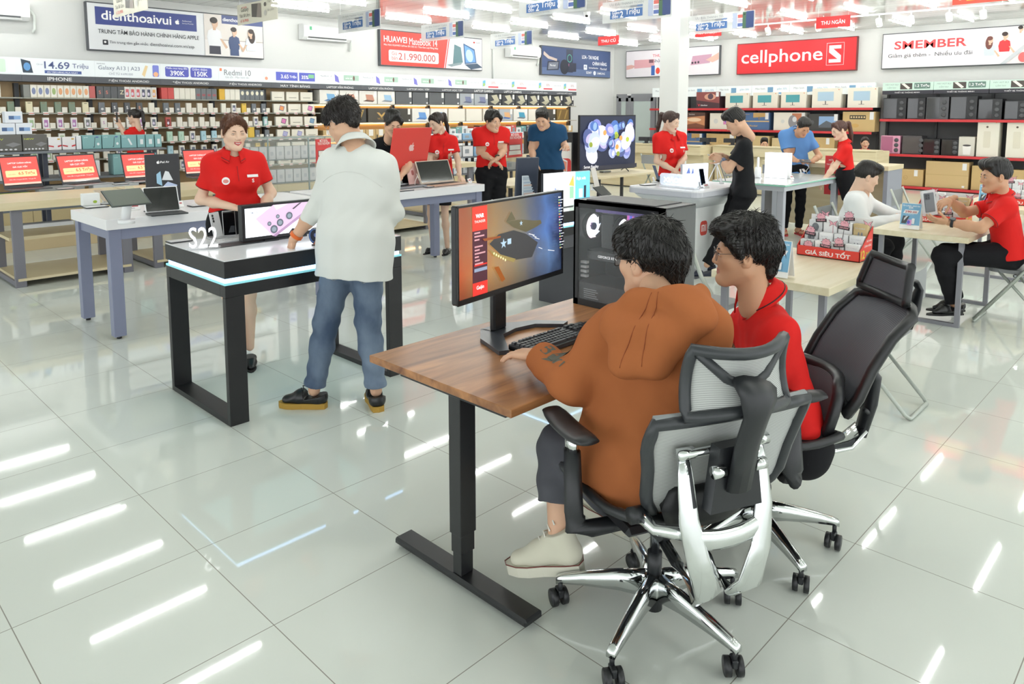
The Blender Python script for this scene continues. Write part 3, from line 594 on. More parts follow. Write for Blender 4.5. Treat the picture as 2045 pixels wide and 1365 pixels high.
R1 = [('#ece8e0', lap('#4a6f9a', '#7fb0d8'), 'white laptop box with blue tablet picture')]+[('#ece8e0', lap('#6a5048', '#c8907a'), 'white laptop box with pink tablet picture')]*2+[('#ece8e0', lap('#8a8f98', '#9cc0dc'), 'white laptop box with sky picture')]+[('#5a5d60', tagw, 'dark grey laptop box')]*4+[('#a9aeb4', lap('#5a5f7a', '#7a80a0'), 'silver grey laptop box')]*2+[('#3d4044', silver, 'black laptop box with silver laptop picture')]*7
for q, (c, dr, nm) in enumerate(R1):
    carton('laptop_box', '%s, %s from left on top laptop shelf' % (nm, ORD[q+1]), 'laptop box', (7.93+.462*q, HY+.03, 1.835), 0, .44, .24, .27, c, dr, 'laptop boxes on the top shelf', key='l1'+nm)
R2 = [('#4a463e', tagw, 'black laptop box', .5), ('#3c3b38', goldline, 'black box with diagonal print', .5), ('#4a453c', gold, 'dark box with gold emblem', .62), ('#3f3c36', tagw, 'black laptop box', .45), ('#ece9e2', lap('#4f7fc0', '#6fa0dc'), 'white laptop box with blue picture', .48), ('#ece9e2', lap('#4f7fc0', '#6fa0dc'), 'white laptop box with blue picture', .48), ('#efeade', None, 'plain white laptop box', .5), ('#efeade', None, 'plain white laptop box', .5), ('#efeade', None, 'plain white laptop box', .5), ('#b4b9be', lap('#4a6fb0', '#e0b080'), 'grey laptop box', .46), ('#f0ede6', lap('#7a7f86', '#4fa0c0'), 'white box with open laptop picture', .5), ('#efeade', tagw, 'white laptop box with paper', .45), ('#4a4640', tagw, 'black laptop box', .55), ('#7a6238', goldline, 'gold and black laptop box', .5)]
x = 7.95
for q, (c, dr, nm, w) in enumerate(R2):
    carton('laptop_box', '%s, %s from left on second laptop shelf' % (nm, ORD[q+1]), 'laptop box', (x, HY-.0, 1.455), 0, w, .24, .29, c, dr, 'laptop boxes on the second shelf', key='l2'+nm+str(w)); x += w+.045
x = 7.95; rr = random.Random(3); q = 0
while x < 15.6:
    q += 1
    if x < 10.6 or x > 14.9: c, nm, w, h = '#c9ab78', 'kraft carton with paper slip', .24, .22; dr = lambda a, w, h: (a.rect(w*.3, h*.4, w*.75, h*1.0, '#f2efe8'), a.rect(w*.05, h*.1, w*.2, h*.5, '#5a4c38'))
    else:
        c, nm = [('#43474c', 'black retail box'), ('#6fa8a8', 'teal retail box'), ('#e6bcc0', 'pink retail box'), ('#e9ebec', 'white retail box'), ('#5a5f66', 'charcoal retail box'), ('#cf5a56', 'red retail box')][[0, 4, 0, 2, 2, 3, 5, 3, 1, 0, 1, 3, 4, 4, 3, 3, 1, 3, 3, 5][q % 20]]; w, h = .17, .2+.03*(q % 3); dr = lambda a, w, h: (a.rrect(w*.25, h*.2, w*.75, h*.75, .01, '#8a9096'), a.rect(w*.1, h*.85, w*.5, h*.92, '#d0d4d6'))
    carton('retail_box', '%s, %s from left on third laptop shelf' % (nm, ORD[q] if q < 21 else ORD[q-20]+' past the twentieth'), 'box', (x, HY-.03, 1.085), 0, w, .2, h, c, dr, 'boxes on the third laptop shelf', key='l3%s%.2f' % (nm, h)); x += w+.012
for r, z in ((0, .74), (1, .42)):
    x = 7.95; q = 0
    while x < 13.2:
        q += 1; w = (.22, .3, .16)[q % 3]; c = ('#e9e9ea', '#d9dde2', '#f0efec')[(q*7) % 3]
        carton('carton', 'white accessory carton, %s from left on the %s low laptop shelf' % (ORD[q] if q < 21 else ORD[q-20]+' past the twentieth', ('upper', 'lower')[r]), 'carton', (x, HY-.05, z), 0, w, .2, .2, c, lambda a, w, h: a.rrect(w*.3, h*.2, w*.7, h*.7, .01, '#b3bac2'), 'cartons on the low laptop shelves', key='l4%s%.2f' % (c, w)); x += w+.02
# ---------------------------------------------------------------- free-standing racks in front of that wall
def rack(x0, x1, y0, y1, lab, levels=(.15, .5, .85, 1.19)):
    t = T('display_rack', lab, 'rack', (x0, y0, 0)); w = x1-x0; d = y1-y0
    G().box(0, w, 0, d, 0, .14, mat('#d8c39b', .5), .004).build('plinth', t)
    n = max(2, int(w/1.2)+1)
    for i in range(n):
        for yy in (d*.35, d*.6):
            xx = .04+(w-.12)*i/(n-1); G().box(xx, xx+.05, yy, yy+.04, .14, levels[-1]+.02, steel).build('post', t)
    for z in levels[1:]:
        s = G().box(0, w, .02, d-.02, z-.025, z, mat('#73787f', .4), .003).build('shelf', t)
    return t
rack(1.2, 3.95, 10.4, 11.2, 'low metal rack with wood plinth carrying router boxes at far left')
gl = 'boxes on the low rack at far left'
def ant(a, w, h): a.text('tp-link', w*.08, h*.8, '#e6f2f0', w=w*.22); a.poly([(w*.55, h*.1), (w*.62, h*.1), (w*.68, h*.85), (w*.65, h*.85), (w*.59, h*.18), (w*.55, h*.16)], '#3f5a5e'); a.ell(w*.82, h*.35, w*.07, h*.1, '#eef2f2'); a.rect(w*.7, h*.82, w*.85, h*.9, '#5a68a8')
def mesh_(a, w, h): a.text('NEW', w*.06, h*.68, '#c9d44a', w=w*.4, h=h*.1, bold=.02); a.poly([(w*.5, h*.4), (w*.75, h*.55), (w*.98, h*.42), (w*.72, h*.25)], '#8a8a8a'); [a.ell(w*(.1+.14*j), h*.12, w*.045, h*.05, '#e4e4e4') for j in range(6)]
def redrib(a, w, h): a.poly([(0, h*.3), (w*.4, h*.22), (w*.4, h*.32), (0, h*.4)], '#c9343a'); a.poly([(w*.7, h*.22), (w, h*.3), (w, h*.42), (w*.7, h*.34)], '#c9343a'); a.rect(w*.7, h*.8, w*.9, h*.9, '#d8b04a')
def bluestrip(a, w, h): a.rect(w*.2, h*.3, w*.5, h*.62, '#44618f'); a.rect(w*.5, h*.3, w*.88, h*.62, '#8fb0dc')
yq = 10.62
for i, (p0, p1, hh, c, dr, lb) in enumerate(((-24, 45, .2, '#66645f', mesh_, 'dark grey router box with green print, left one'), (46, 96, .2, '#66645f', mesh_, 'dark grey router box with green print, right one'), (97, 124, .16, '#efecec', redrib, 'white box with red ribbon, left one'), (125, 152, .16, '#efecec', redrib, 'white box with red ribbon, right one'), (153, 164, .17, '#eef0f2', None, 'narrow white box beside the teal boxes'), (165, 204, .175, '#86b4b4', ant, 'teal router box with antenna, left one'), (205, 242, .175, '#86b4b4', ant, 'teal router box with antenna, right one'), (243, 274, .17, '#8ab8ba', lambda a, w, h: (a.poly([(w*.4, h*.7), (w*.5, h*.75), (w*.72, h*.25), (w*.6, h*.2)], '#eef2f2'), a.text('tp-link', w*.08, h*.8, '#e6f2f0', w=w*.25)), 'teal box with white stick picture'), (275, 291, .17, '#8ab8ba', lambda a, w, h: a.rect(w*.35, h*.25, w*.75, h*.65, '#eef2f2'), 'narrow teal box with blue foot, left one'), (292, 309, .17, '#8ab8ba', lambda a, w, h: a.rect(w*.35, h*.25, w*.75, h*.65, '#eef2f2'), 'narrow teal box with blue foot, middle one'), (310, 324, .17, '#8ab8ba', lambda a, w, h: a.rect(w*.35, h*.25, w*.75, h*.65, '#eef2f2'), 'narrow teal box at the right rack end'))):
    xa, xb = aty(p0, 290, yq).x, aty(p1, 290, yq).x
    carton('router_box', lb+' on the low rack', 'box', (xa, yq, 1.192), 0, xb-xa-.006, .16, hh, c, dr, gl)
for (p0, p1, z, lb) in ((-3, 32, 1.395, 'lower left'), (32, 65, 1.395, 'lower right'), (12, 48, 1.535, 'topmost')):
    xa, xb = aty(p0, 260, yq+.02).x, aty(p1, 260, yq+.02).x
    carton('router_box', 'pale blue and white box, %s of three stacked on the low rack' % lb, 'box', (xa, yq+.02, z-.0), 0, xb-xa-.006, .14, .137, '#e9edf4', bluestrip, gl)
for i, (xa, w, h, z, c, lb) in enumerate(((1.95, .5, .22, .852, '#f0f0f0', 'white carton behind the dark laptop'), (2.72, .42, .2, .852, '#eef0f2', 'white carton between the first two laptops'), (3.3, .2, .27, .852, '#8cbabb', 'teal router box behind the second laptop'), (3.52, .32, .27, .852, '#8cbabb', 'large teal router box behind the third laptop'), (2.0, .35, .2, .502, '#aeb4b8', 'grey box with green edge under the rack'), (2.45, .5, .26, .502, '#b9b9b8', 'grey box with dark teal label on the rack'), (3.05, .55, .24, .502, '#e8ebee', 'white cartons block on the rack'), (2.2, .6, .16, .142, '#e9ebee', 'flat white carton on the rack plinth'), (2.95, .8, .12, .142, '#d3d6da', 'flat grey carton on the rack plinth'))):
    dr = None
    if '#8cbabb' == c: dr = ant
    if 'dark teal' in lb: dr = lambda a, w, h: (a.rect(w*.1, h*.1, w*.95, h*.6, '#2f5566'), a.text('100', w*.3, h*.3, '#e8eef0', w=w*.15), a.rect(w*.6, h*.25, w*.68, h*.4, '#e8eef0'))
    if 'green edge' in lb: dr = lambda a, w, h: (a.rect(0, h*.85, w, h, '#b9cc4a'), a.rect(w*.9, 0, w, h*.5, '#b9cc4a'))
    carton('carton', lb, 'carton', (xa, 10.5, z), 0, w, .2, h, c, dr, gl)
rack(8.55, 11.2, 10.5, 11.2, 'low metal rack of white boxes behind the standing sales people', (.15, .5, .82, 1.14))
x = 8.6; q = 0
for z in (.502, .822, 1.142):
    x = 8.6; q = 0
    while x < 11.0:
        q += 1; w = (.2, .26, .3)[q % 3]; c = ('#eceef0', '#b9bcc0', '#dfe6ec', '#8fb8d8')[(q*3+int(z*10)) % 4]
        carton('carton', '%s carton, %s from left on the %s level of the middle rack' % ({'#eceef0': 'white', '#b9bcc0': 'grey', '#dfe6ec': 'pale', '#8fb8d8': 'light blue'}[c], ORD[q], {.502: 'low', .822: 'middle', 1.142: 'top'}[z]), 'carton', (x, 10.56, z), 0, w, .2, .2 if z < 1.1 else .12, c, lambda a, w, h: a.rect(w*.2, h*.3, w*.6, h*.7, '#9aa2aa'), 'cartons on the middle rack', key='mr%s%.2f%.1f' % (c, w, z)); x += w+.03
# glass show case
t = T('glass_showcase', 'glass show case with rows of white boxes behind the smiling saleswoman', 'show case', (4.75, 10.5, 0)); w = 2.1
G().box(0, w, 0, .5, 0, .22, mat('#c9b88f', .5)).build('plinth', t)
for z in (.58, .94): G().box(.01, w-.01, .06, .48, z-.012, z, mat('#6f7980', .3)).build('shelf', t)
G().box(0, w, 0, .5, 1.27, 1.285, mat('#9fb0ac', .15)).build('top_pane', t)
for i in range(4): G().box(.02+i*(w-.06)/3, .04+i*(w-.06)/3, -.008, .012, .22, 1.27, mat('#98a6a6', .25)).build('corner_post', t)
G().box(0.0, w, -.004, .0, .22, 1.27, glass).build('front_pane', t)
for z, zn in ((.222, 'bottom'), (.58, 'middle'), (.94, 'top')):
    for q in range(14):
        carton('white_box', 'white boxed earphone pack, %s from left on the %s tier of the glass case' % (ORD[q+1], zn), 'box', (4.82+.14*q, 10.62, z), 0, .125, .14, .2, '#f0f0f3', lambda a, w, h: a.rrect(w*.3, h*.3, w*.7, h*.6, .01, '#d3d6de'), 'white boxes in the glass case', key='wb')
for q in range(2): carton('yellow_box', 'yellow phone box standing on the glass case, %s one' % ('left', 'right')[q], 'box', (4.95+.32*q, 10.7, 1.288), 0, .085, .05, .15, '#e8c04e', None, 'yellow boxes', key='yb')
# ---------------------------------------------------------------- shelving on the right wall
SX = 17.45
def yspan(px): return atx(px, 210, SX).y
redl = mat('#c8383c', .4); blk = mat('#2c2d30', .5)
def rshelf(y0, y1, zs, lab, zt):
    t = T('shelf_unit', lab, 'shelf', (SX+.02, y0, 0), R90); w = y0-y1
    G().box(0, w, .44, .5, .0, zt, mat('#4a4b4d', .6)).build('back_panel', t)
    n = max(2, round(w/1.0)+1)
    for i in range(n): G().box(max(0, i*w/(n-1)-.03), max(0, i*w/(n-1)-.03)+.05, .38, .44, 0, zt, blk).build('upright', t)
    for z in zs:
        s = G().box(0, w, 0, .46, z-.05, z-.002, blk).build('shelf', t)
        G().box(0, w, -.025, -.0, z-.055, z, redl, .004).build('red_lip', s)
    return t
t1 = rshelf(11.75, 5.86, (.68, 1.23, 1.77), 'black wall shelf with red edges full of monitor boxes', 2.12)
for i in range(6):
    o = G().box(.0+.98*i, .97+.98*i, .1, .2, 2.08, 2.33, mat('#e8eeee', .4, emit=.1)).build('light_box', t1)
    a = Art(FX(.98*i, .099, 2.08), emit=.08); a.text('Màn hình', .1, .14, '#9aa2a8', w=.25); a.poly([(.42, .06), (.56, .08), (.56, .2), (.42, .2)], '#6f98b8'); a.text('giảm 30%', .66, .12, '#8ab0c8', w=.25); a.rect(.6, .03, .95, .07, '#7fb2dc'); a.g.build('advert', o)
t2 = rshelf(5.70, 1.6, (.075, .765, 1.52), 'black wall shelf headed THIẾT BỊ THÔNG MINH with computer cases', 2.14)
for i in range(4):
    u = .02+1.02*i
    o = G().box(u, u+1.01, .0, .3, 2.055, 2.135, mat('#34333c', .5)).build('header', t2)
    a = Art(FX(u, -.001, 2.055)); a.text('THIẾT BỊ THÔNG MINH', .5, .018, '#f3f3f3', w=.5, h=.045, bold=.025, align='c'); a.g.build('lettering', o)
    o = G().box(u, u+1.01, .0, .1, 2.14, 2.31, mat('#c7ded2', .4, emit=.12)).build('light_box', t2)
    a = Art(FX(u, -.001, 2.14), emit=.1); a.text('MÁY HÚT BỤI', .06, .1, '#7f9a90', w=.26); a.text('CẦM TAY', .1, .04, '#7f9a90', w=.18); a.poly([(.36, .02), (.6, .02), (.6, .15), (.36, .15)], '#4a4440'); a.poly([(.38, .14), (.44, .15), (.56, .05), (.52, .02)], '#ece6dc'); a.rrect(.64, .03, .95, .15, .01, '#5f7a70'); a.text('1.2 Triệu', .66, .05, '#ffffff', w=.27, bold=.03); a.g.build('advert', o)
gr = 'monitor boxes on the right wall shelf'
def mon(c): return lambda a, w, h: (a.rect(w*.2, h*.35, w*.75, h*.82, c), a.rect(w*.46, h*.18, w*.49, h*.35, '#4a4d50'), a.rect(w*.38, h*.16, w*.57, h*.18, '#4a4d50'), a.ell(w*.92, h*.92, .012, .012, '#e08858'))
def gear(a, w, h): a.poly([(0, h*.5), (w, h*.3), (w, h), (0, h)], '#8a4a48'); a.ell(w*.6, h*.7, w*.25, h*.2, '#d9a08a'); a.ell(w*.62, h*.72, w*.12, h*.18, '#5a4450'); a.poly([(w*.06, h*.28), (w*.12, h*.1), (w*.18, h*.28), (w*.12, h*.2)], '#e04a58'); a.text('UltraGear', w*.2, h*.14, '#ffffff', w=w*.3, bold=.01); a.rect(w*.85, h*.7, w*.97, h*.98, '#eeeeee')
def fire(a, w, h): a.poly([(0, h*.2), (w, h*.1), (w, h*.8), (0, h*.7)], '#c98a62'); a.ell(w*.4, h*.55, w*.4, h*.12, '#f2d2b0'); a.poly([(0, 0), (w, 0), (w, h*.2), (w*.5, h*.35), (0, h*.25)], '#7a4a36'); a.text('ViewSonic', w*.08, h*.85, '#eee', w=w*.35)
def sams(a, w, h): a.rect(0, h*.46, w, h*.52, '#d8b478'); a.poly([(w*.4, h*.7), (w*.85, h*.75), (w*.85, h*.98), (w*.4, h*.98)], '#c9a468'); a.rect(w*.6, h*.58, w*.64, h*.75, '#8a6f48'); a.text('LED Monitor', w*.08, h*.18, '#d8b478', w=w*.5, bold=.02); a.text('SAMSUNG', w*.06, h*.86, '#d8b478', w=w*.2); a.rect(w*.85, h*.6, w*.97, h*.98, '#eeeeee')
def rob(a, w, h): a.rect(w*.6, h*.35, w*.95, h*.95, '#c07a5a'); a.ell(w*.62, h*.5, w*.14, h*.35, '#8f8d92'); a.ell(w*.68, h*.62, w*.07, h*.15, '#d8d8dc'); a.ell(w*.3, h*.5, w*.06, w*.06, '#dcdcd6'); a.rect(w*.9, h*.7, w*.99, h*.98, '#f2f2f2')
def mount(a, w, h): a.rect(w*.35, h*.2, w*.95, h*.85, '#8fb0d8'); a.poly([(w*.35, h*.3), (w*.6, h*.6), (w*.95, h*.35), (w*.95, h*.2), (w*.35, h*.2)], '#5a6068'); a.ell(w*.12, h*.5, w*.07, w*.07, '#55585c'); a.rect(w*.85, h*.6, w*.97, h*.98, '#eeeeee')
def icons(a, w, h): a.rect(w*.22, h*.62, w*.72, h*.82, '#3c382f'); [a.rect(w*(.25+.08*j), h*.68, w*(.3+.08*j), h*.77, '#d8c090') for j in range(6)]; a.ell(w*.4, h*.3, w*.12, h*.1, '#cfa764'); a.rect(w*.84, h*.6, w*.96, h*.98, '#f2f2f2')
def dell(a, w, h): a.ell(w*.42, h*.5, h*.12, h*.12, '#a9854f'); a.ell(w*.42, h*.5, h*.105, h*.105, '#cdae78'); a.text('DELL', w*.42, h*.47, '#a9854f', w=h*.15, align='c'); a.rect(w*.7, h*.6, w*.82, h*.97, '#f2f2f2')
def pinkm(a, w, h): a.rect(w*.55, h*.3, w*.98, h*.85, '#d88ab8'); a.ell(w*.75, h*.55, w*.15, h*.2, '#8a6ac8'); a.ell(w*.25, h*.5, w*.09, w*.09, '#dcdcd6')
def rowof(z, items, sx=SX+.06):
    for p0, p1, h, d, c, dr, lb in items:
        ya, yb = yspan(p0), yspan(p1)
        carton('monitor_box', lb, 'box', (sx, ya, z), R90, ya-yb, d, h, c, dr, gr)
rowof(1.77, [(1388, 1434, .42, .3, '#4a3238', gear, 'dark purple gaming monitor box on the top right-wall shelf'), (1446, 1493, .38, .3, '#efe9da', mon('#4fa0a8'), 'white monitor box with teal screen, leftmost of three'), (1501, 1550, .38, .3, '#efe9da', mon('#4fa0a8'), 'white monitor box with teal screen, middle of three'), (1557, 1607, .38, .3, '#efe9da', mon('#4fa0a8'), 'white monitor box with teal screen, rightmost of three'), (1619, 1677, .45, .3, '#f1ecdd', mon('#b3cfe2'), 'tall white monitor box with pale screen, left one'), (1690, 1750, .45, .3, '#f1ecdd', mon('#b3cfe2'), 'tall white monitor box with pale screen, right one')])
rowof(1.23, [(1371, 1406, .43, .3, '#5a4038', fire, 'fiery printed monitor box right of the pillar'), (1416, 1466, .41, .3, '#efe9da', pinkm, 'white monitor box with pink screen picture'), (1482, 1535, .43, .3, '#4f6d98', sams, 'blue and kraft LED Monitor box on the middle shelf'), (1544, 1606, .43, .3, '#efe9dc', rob, 'white monitor box with robot picture'), (1614, 1674, .4, .3, '#3c3c3c', mount, 'black monitor box with mountain lake picture'), (1682, 1747, .45, .3, '#cfb27c', icons, 'kraft carton with a dark strip of icons')])
rowof(.68, [(1366, 1402, .43, .3, '#4f6d98', sams, 'blue LED Monitor box low beside the pillar'), (1410, 1478, .43, .3, '#cdae78', dell, 'kraft monitor carton behind the black polo man'), (1486, 1536, .4, .3, '#d6bc88', None, 'kraft carton behind the seated cashier'), (1542, 1600, .36, .3, '#d8c192', None, 'beige carton behind the blue polo man'), (1612, 1668, .4, .3, '#cdae78', dell, 'kraft carton behind the red experience board')])
# computer cases and cartons right
def pccase(lb, p0, p1, z, h, c='#26272a', front='#1c1d20', side=.6, glassc='#3a3b3d'):
    ya, yb = yspan(p0), yspan(p1); w = ya-yb
    t = T('computer_case', lb, 'computer case', (SX+.06, ya, z+.001), R90, 'computer cases on the right wall shelf')
    G().box(0, w, .0, .36, 0, h, mat(c, .35), .006).build('shell', t)
    G().box(.015, w*side, -.004, .002, .02, h-.02, mat(glassc, .08, coat=.5)).build('glass_panel', t)
    g = G()
    for q in range(3): g.lathe([(.045, 0), (.045, .006), (.03, .008)], mat('#4c4d50', .4), 12, X=Matrix.Translation((w*(side+1)/2, -.004, h*(.2+.28*q))) @ Matrix.Rotation(PI/2, 4, 'X'))
    g.build('fan_grille', t)
pccase('black computer case with glass side, first on the top shelf right', 1762, 1808, 1.52, .46)
pccase('black computer case with glass side, second on the top shelf right', 1810, 1846, 1.52, .46)
pccase('black computer case with grey mesh front, third on the top shelf', 1848, 1893, 1.52, .47, '#55565a')
pccase('large black computer case, fourth on the top shelf', 1896, 1950, 1.52, .48)
pccase('black computer case with yellow warning sticker, fifth on the top shelf', 1952, 2000, 1.52, .42)
pccase('black computer case with white emblem at the right edge', 2005, 2050, 1.52, .38)
pccase('bright pink computer case on the middle shelf', 1761, 1800, .765, .39, '#e0a0b8', '#e0a0b8', .62, '#b06a88')
pccase('dark grey flat-sided computer case beside the pink one', 1804, 1843, .765, .4, '#4d4b4d', side=.95, glassc='#565254')
pccase('small black cube case, left of two', 1846, 1880, .765, .34, '#222326', side=.65, glassc='#2e2f31'); pccase('small black cube case, right of two', 1883, 1917, .765, .34, '#222326', side=.65, glassc='#2e2f31')
gr = 'cartons on the smart device shelf'
def purifier(a, w, h): a.rrect(w*.3, h*.25, w*.62, h*.7, .02, '#e3ddca'); a.ell(w*.45, h*.82, .02, .02, '#5a5448'); a.ell(w*.85, h*.95, .015, .015, '#e08858')
rowof(.765, [(1918, 1950, .4, .3, '#dcd8cc', lambda a, w, h: (a.poly([(w*.3, h*.08), (w*.75, h*.08), (w*.8, h*.55), (w*.25, h*.55)], '#f4f3ee'), a.ell(w*.52, h*.55, w*.27, h*.05, '#4a4a48')), 'pale grey carton with a white bin picture'), (1954, 1998, .74, .3, '#efeadb', purifier, 'tall white purifier carton, left one'), (2013, 2060, .74, .3, '#efeadb', purifier, 'tall white purifier carton at the right frame edge')])
rowof(.075, [(1772, 1789, .36, .3, '#3a342a', lambda a, w, h: a.rect(w*.5, h*.6, w*.95, h*.98, '#eee'), 'black carton at the left of the bottom shelf'), (1790, 1850, .36, .3, '#cdae78', dell, 'kraft monitor carton with round emblem on the bottom shelf'), (1855, 1942, .56, .34, '#d2b583', lambda a, w, h: (a.rect(0, h*.49, w, h*.5, '#b3935e'), a.rect(w*.85, h*.7, w*.95, h*.95, '#f2f2f2'), a.rect(w*.86, h*.05, w*.92, h*.12, '#f2f2f2')), 'largest kraft carton on the bottom shelf'), (1948, 2012, .5, .3, '#cdae78', None, 'kraft carton behind the dark haired seated man'), (2020, 2060, .45, .3, '#cdae78', None, 'kraft carton at the right edge of the bottom shelf')])
# ---------------------------------------------------------------- tables and what stands on them
def span(l, r, z):
    a, b = atz(*l, z), atz(*r, z); d = b-a
    return (a.x, a.y, z), math.atan2(d.y, d.x), d.length
def hgt(loc, py):
    """height above loc that shows at image row py"""
    lo, hi = 0.0, 3.0
    for _ in range(40):
        m = (lo+hi)/2; q = Vector((loc[0], loc[1], loc[2]+m))-CAMP; y = PPY-FPX*q.dot(_u2)/q.dot(_f)
        lo, hi = (m, hi) if y > py else (lo, m)
    return lo
bluegrey = mat('#8388a0', .4); whitetop = mat('#f3f2f3', .25); blackm = mat('#17181a', .35); blackg = mat('#0c0d10', .06, coat=.6)
paperw = mat('#f6f5f3', .5); silverm = mat('#b9bcc2', .3, .8); acryl = newmat('clear_acrylic', '#f4f6f8', .08, alpha=.35); alum = mat('#c9ccd0', .28, 1.0)
def four_legs(t, x0, x1, y0, y1, z, sx, sy, m, foot=True):
    for xx in (x0, x1-sx):
        for yy in (y0, y1-sy):
            o = G().box(xx, xx+sx, yy, yy+sy, .02, z, m, .003).build('leg', t)
            if foot: G().cyl((xx+sx/2, yy+sy/2, 0), (xx+sx/2, yy+sy/2, .021), .018, blackm, n=10).build('foot', o)
def white_table(lab, x0, x1):
    t = T('display_table', lab, 'table', (x0, 5.80, 0)); w, d = x1-x0, .83
    G().box(0, w, 0, d, .82, .897, whitetop, .002).build('table_top', t)
    four_legs(t, .02, w-.02, .02, d-.02, .82, .085, .075, bluegrey)
    for a in ((.105, w-.105, .03, .06), (.105, w-.105, d-.06, d-.03)): G().box(a[0], a[1], a[2], a[3], .74, .82, bluegrey).build('apron', t)
    for a in (.04, w-.07): G().box(a, a+.03, .09, d-.09, .74, .82, bluegrey).build('apron', t)
white_table('white display table on blue grey legs carrying tablets, behind the black table', 1.75, 3.58)
white_table('white display table on blue grey legs carrying the red desktop computer', 3.66, 5.5)
def wood_table(lab, x0, x1, y0, y1, shelf=True, mid=False, z=.825):
    t = T('display_table', lab, 'table', (x0, y0, 0)); w, d = x1-x0, y1-y0
    G().box(0, w, 0, d, z-.075, z, wood, .002).build('table_top', t)
    lm_ = mat('#77767f', .45)
    for xx in (.1, w-.19):
        for yy in (.05, d-.1): G().box(xx, xx+.09, yy, yy+.05, .0, z-.075, lm_, .002).build('leg', t)
        G().box(xx, xx+.09, .1, d-.1, .012, .06, lm_).build('floor_runner', t)
    if shelf: G().box(.12, w-.12, .04, d-.06, .06, .085, wood).build('low_shelf', t)
    if mid: G().box(.12, w-.12, .3, d-.06, .42, .45, wood).build('middle_shelf', t)
wood_table('oak display table with two laptops at the far left', 1.58, 2.83, 8.2, 9.12, True, True)
wood_table('oak display table partly hidden behind the saleswoman by the tablets', 2.85, 4.15, 8.2, 9.12)
wood_table('oak display table showing its low shelf under the red computer table', 5.5, 6.85, 8.2, 9.12)
wood_table('short oak display table left of the standing salesman', 7.35, 8.6, 9.2, 10.0)
wood_table('oak display table with the red experience board behind the salesman', 9.9, 11.5, 9.55, 10.35)
# laptops
def laptop(lab, l, r, z, pytop, body, bez, scr=None, d=.225, keys=True, tilt=18, emit=.5):
    loc, rz, w = span(l, r, z); t = T('laptop', lab, 'laptop', loc, rz)
    G().box(0, w, 0, d, .004, .018, mat(body, .4), .003).build('base', t)
    if keys:
        g = G()
        for i in range(5):
            for j in range(13): g.box(w*(.07+.067*j), w*(.07+.067*j)+w*.055, d*(.92-.105*i)-d*.085, d*(.92-.105*i), .018, .0205, '#2b2d31')
        g.box(w*.36, w*.62, d*.05, d*.32, .018, .0187, mat(body, .3)); g.build('keyboard', t)
    h = max(.16, hgt((loc[0]-d*math.sin(rz), loc[1]+d*math.cos(rz), z), pytop)/math.cos(math.radians(tilt)))
    R = Matrix.Translation((0, d, .016)) @ Matrix.Rotation(-math.radians(tilt), 4, 'X')
    o = G().box(0, w, 0, .008, 0, h, mat(bez, .35), .003, X=R).build('lid', t)
    a = Art(R @ FX(0, 0, 0)); a.rect(w*.03, h*.08, w*.97, h*.96, blackg)
    if scr: a.emit = emit; scr(a, w*.03, h*.1, w*.94, h*.85)
    a.g.build('screen', o)
    return t
def redad(a, x, y, w, h):
    a.rect(x, y, x+w, y+h, '#cf4f49'); a.rect(x, y, x+w, y+h*.07, '#d9b8a8'); a.text('LAPTOP CHÍNH HÃNG', x+.18*w, y+.76*h, '#f6e3e0', w=.64*w, bold=.03); a.text('GIÁ CỰC TỐT', x+.3*w, y+.6*h, '#f6e3e0', w=.4*w, bold=.03)
    a.rrect(x+.08*w, y+.28*h, x+.92*w, y+.52*h, .01, '#dccb92'); a.text('GIẢM ĐẾN', x+.14*w, y+.36*h, '#cf6a5c', w=.2*w); a.text('6.5 Triệu', x+.42*w, y+.33*h, '#c8452f', w=.44*w, bold=.03); a.text('Giảm đến trong giá 200.000 - Trả góp 0%', x+.14*w, y+.16*h, '#f0d6d2', w=.72*w)
laptop('dark grey laptop with red sale screen at the far left', (27, 383), (106, 377), .826, 316, '#55565a', '#3a3b40', redad, .24)
laptop('silver laptop with red sale screen, right of the dark grey laptop', (152, 374), (228, 367), .826, 313, '#a9abb0', '#3a3b40', redad, .24)
laptop('silver laptop with red sale screen half hidden by the dark tablet poster', (268, 366), (338, 361), .826, 310, '#a9abb0', '#3a3b40', redad, .24)
laptop('dark laptop with red sale screen left of the saleswoman', (386, 357), (452, 353), .826, 302, '#5a5b60', '#3a3b40', redad, .24)
def card(px, py, z, w=.09, lab=None, red=True, rz=0.0, tilt=.5):
    p = atz(px, py, z); t = T('price_card', lab, 'price card', (p.x, p.y, z+.002), rz, 'small price cards on the display tables')
    X = Matrix.Rotation(-tilt, 4, 'X')
    G().box(0, w, 0, .006, 0, w*.55, paperw, .002, X=X).build('card_holder', t)
    a = Art(X @ FX()); a.rect(w*.12, w*.28, w*.88, w*.4, '#b5545c' if red else '#9a9da2'); a.rect(w*.12, w*.12, w*.6, w*.2, '#c9c9cc'); a.g.build('print', t)
    G().box(0, w, .0, w*.35, -.001, .002, paperw).build('foot', t)
def flatcard(px, py, z, w, d, lab, c='#2f3136', top='#e6e6e6', rz=0.0, cat='info card'):
    p = atz(px, py, z); t = T('info_card', lab, cat, (p.x, p.y, z), rz, 'flat info cards on the display tables')
    G().box(0, w, 0, d, .001, .008, mat(c, .4), .002).build('plate', t); G().box(w*.04, w*.96, d*.06, d*.94, .008, .0095, mat(top, .3)).build('paper', t)
flatcard(116, 379, .826, .16, .1, 'flat info card between the dark and the silver laptop')
flatcard(229, 370, .826, .16, .1, 'flat info card right of the silver laptop')
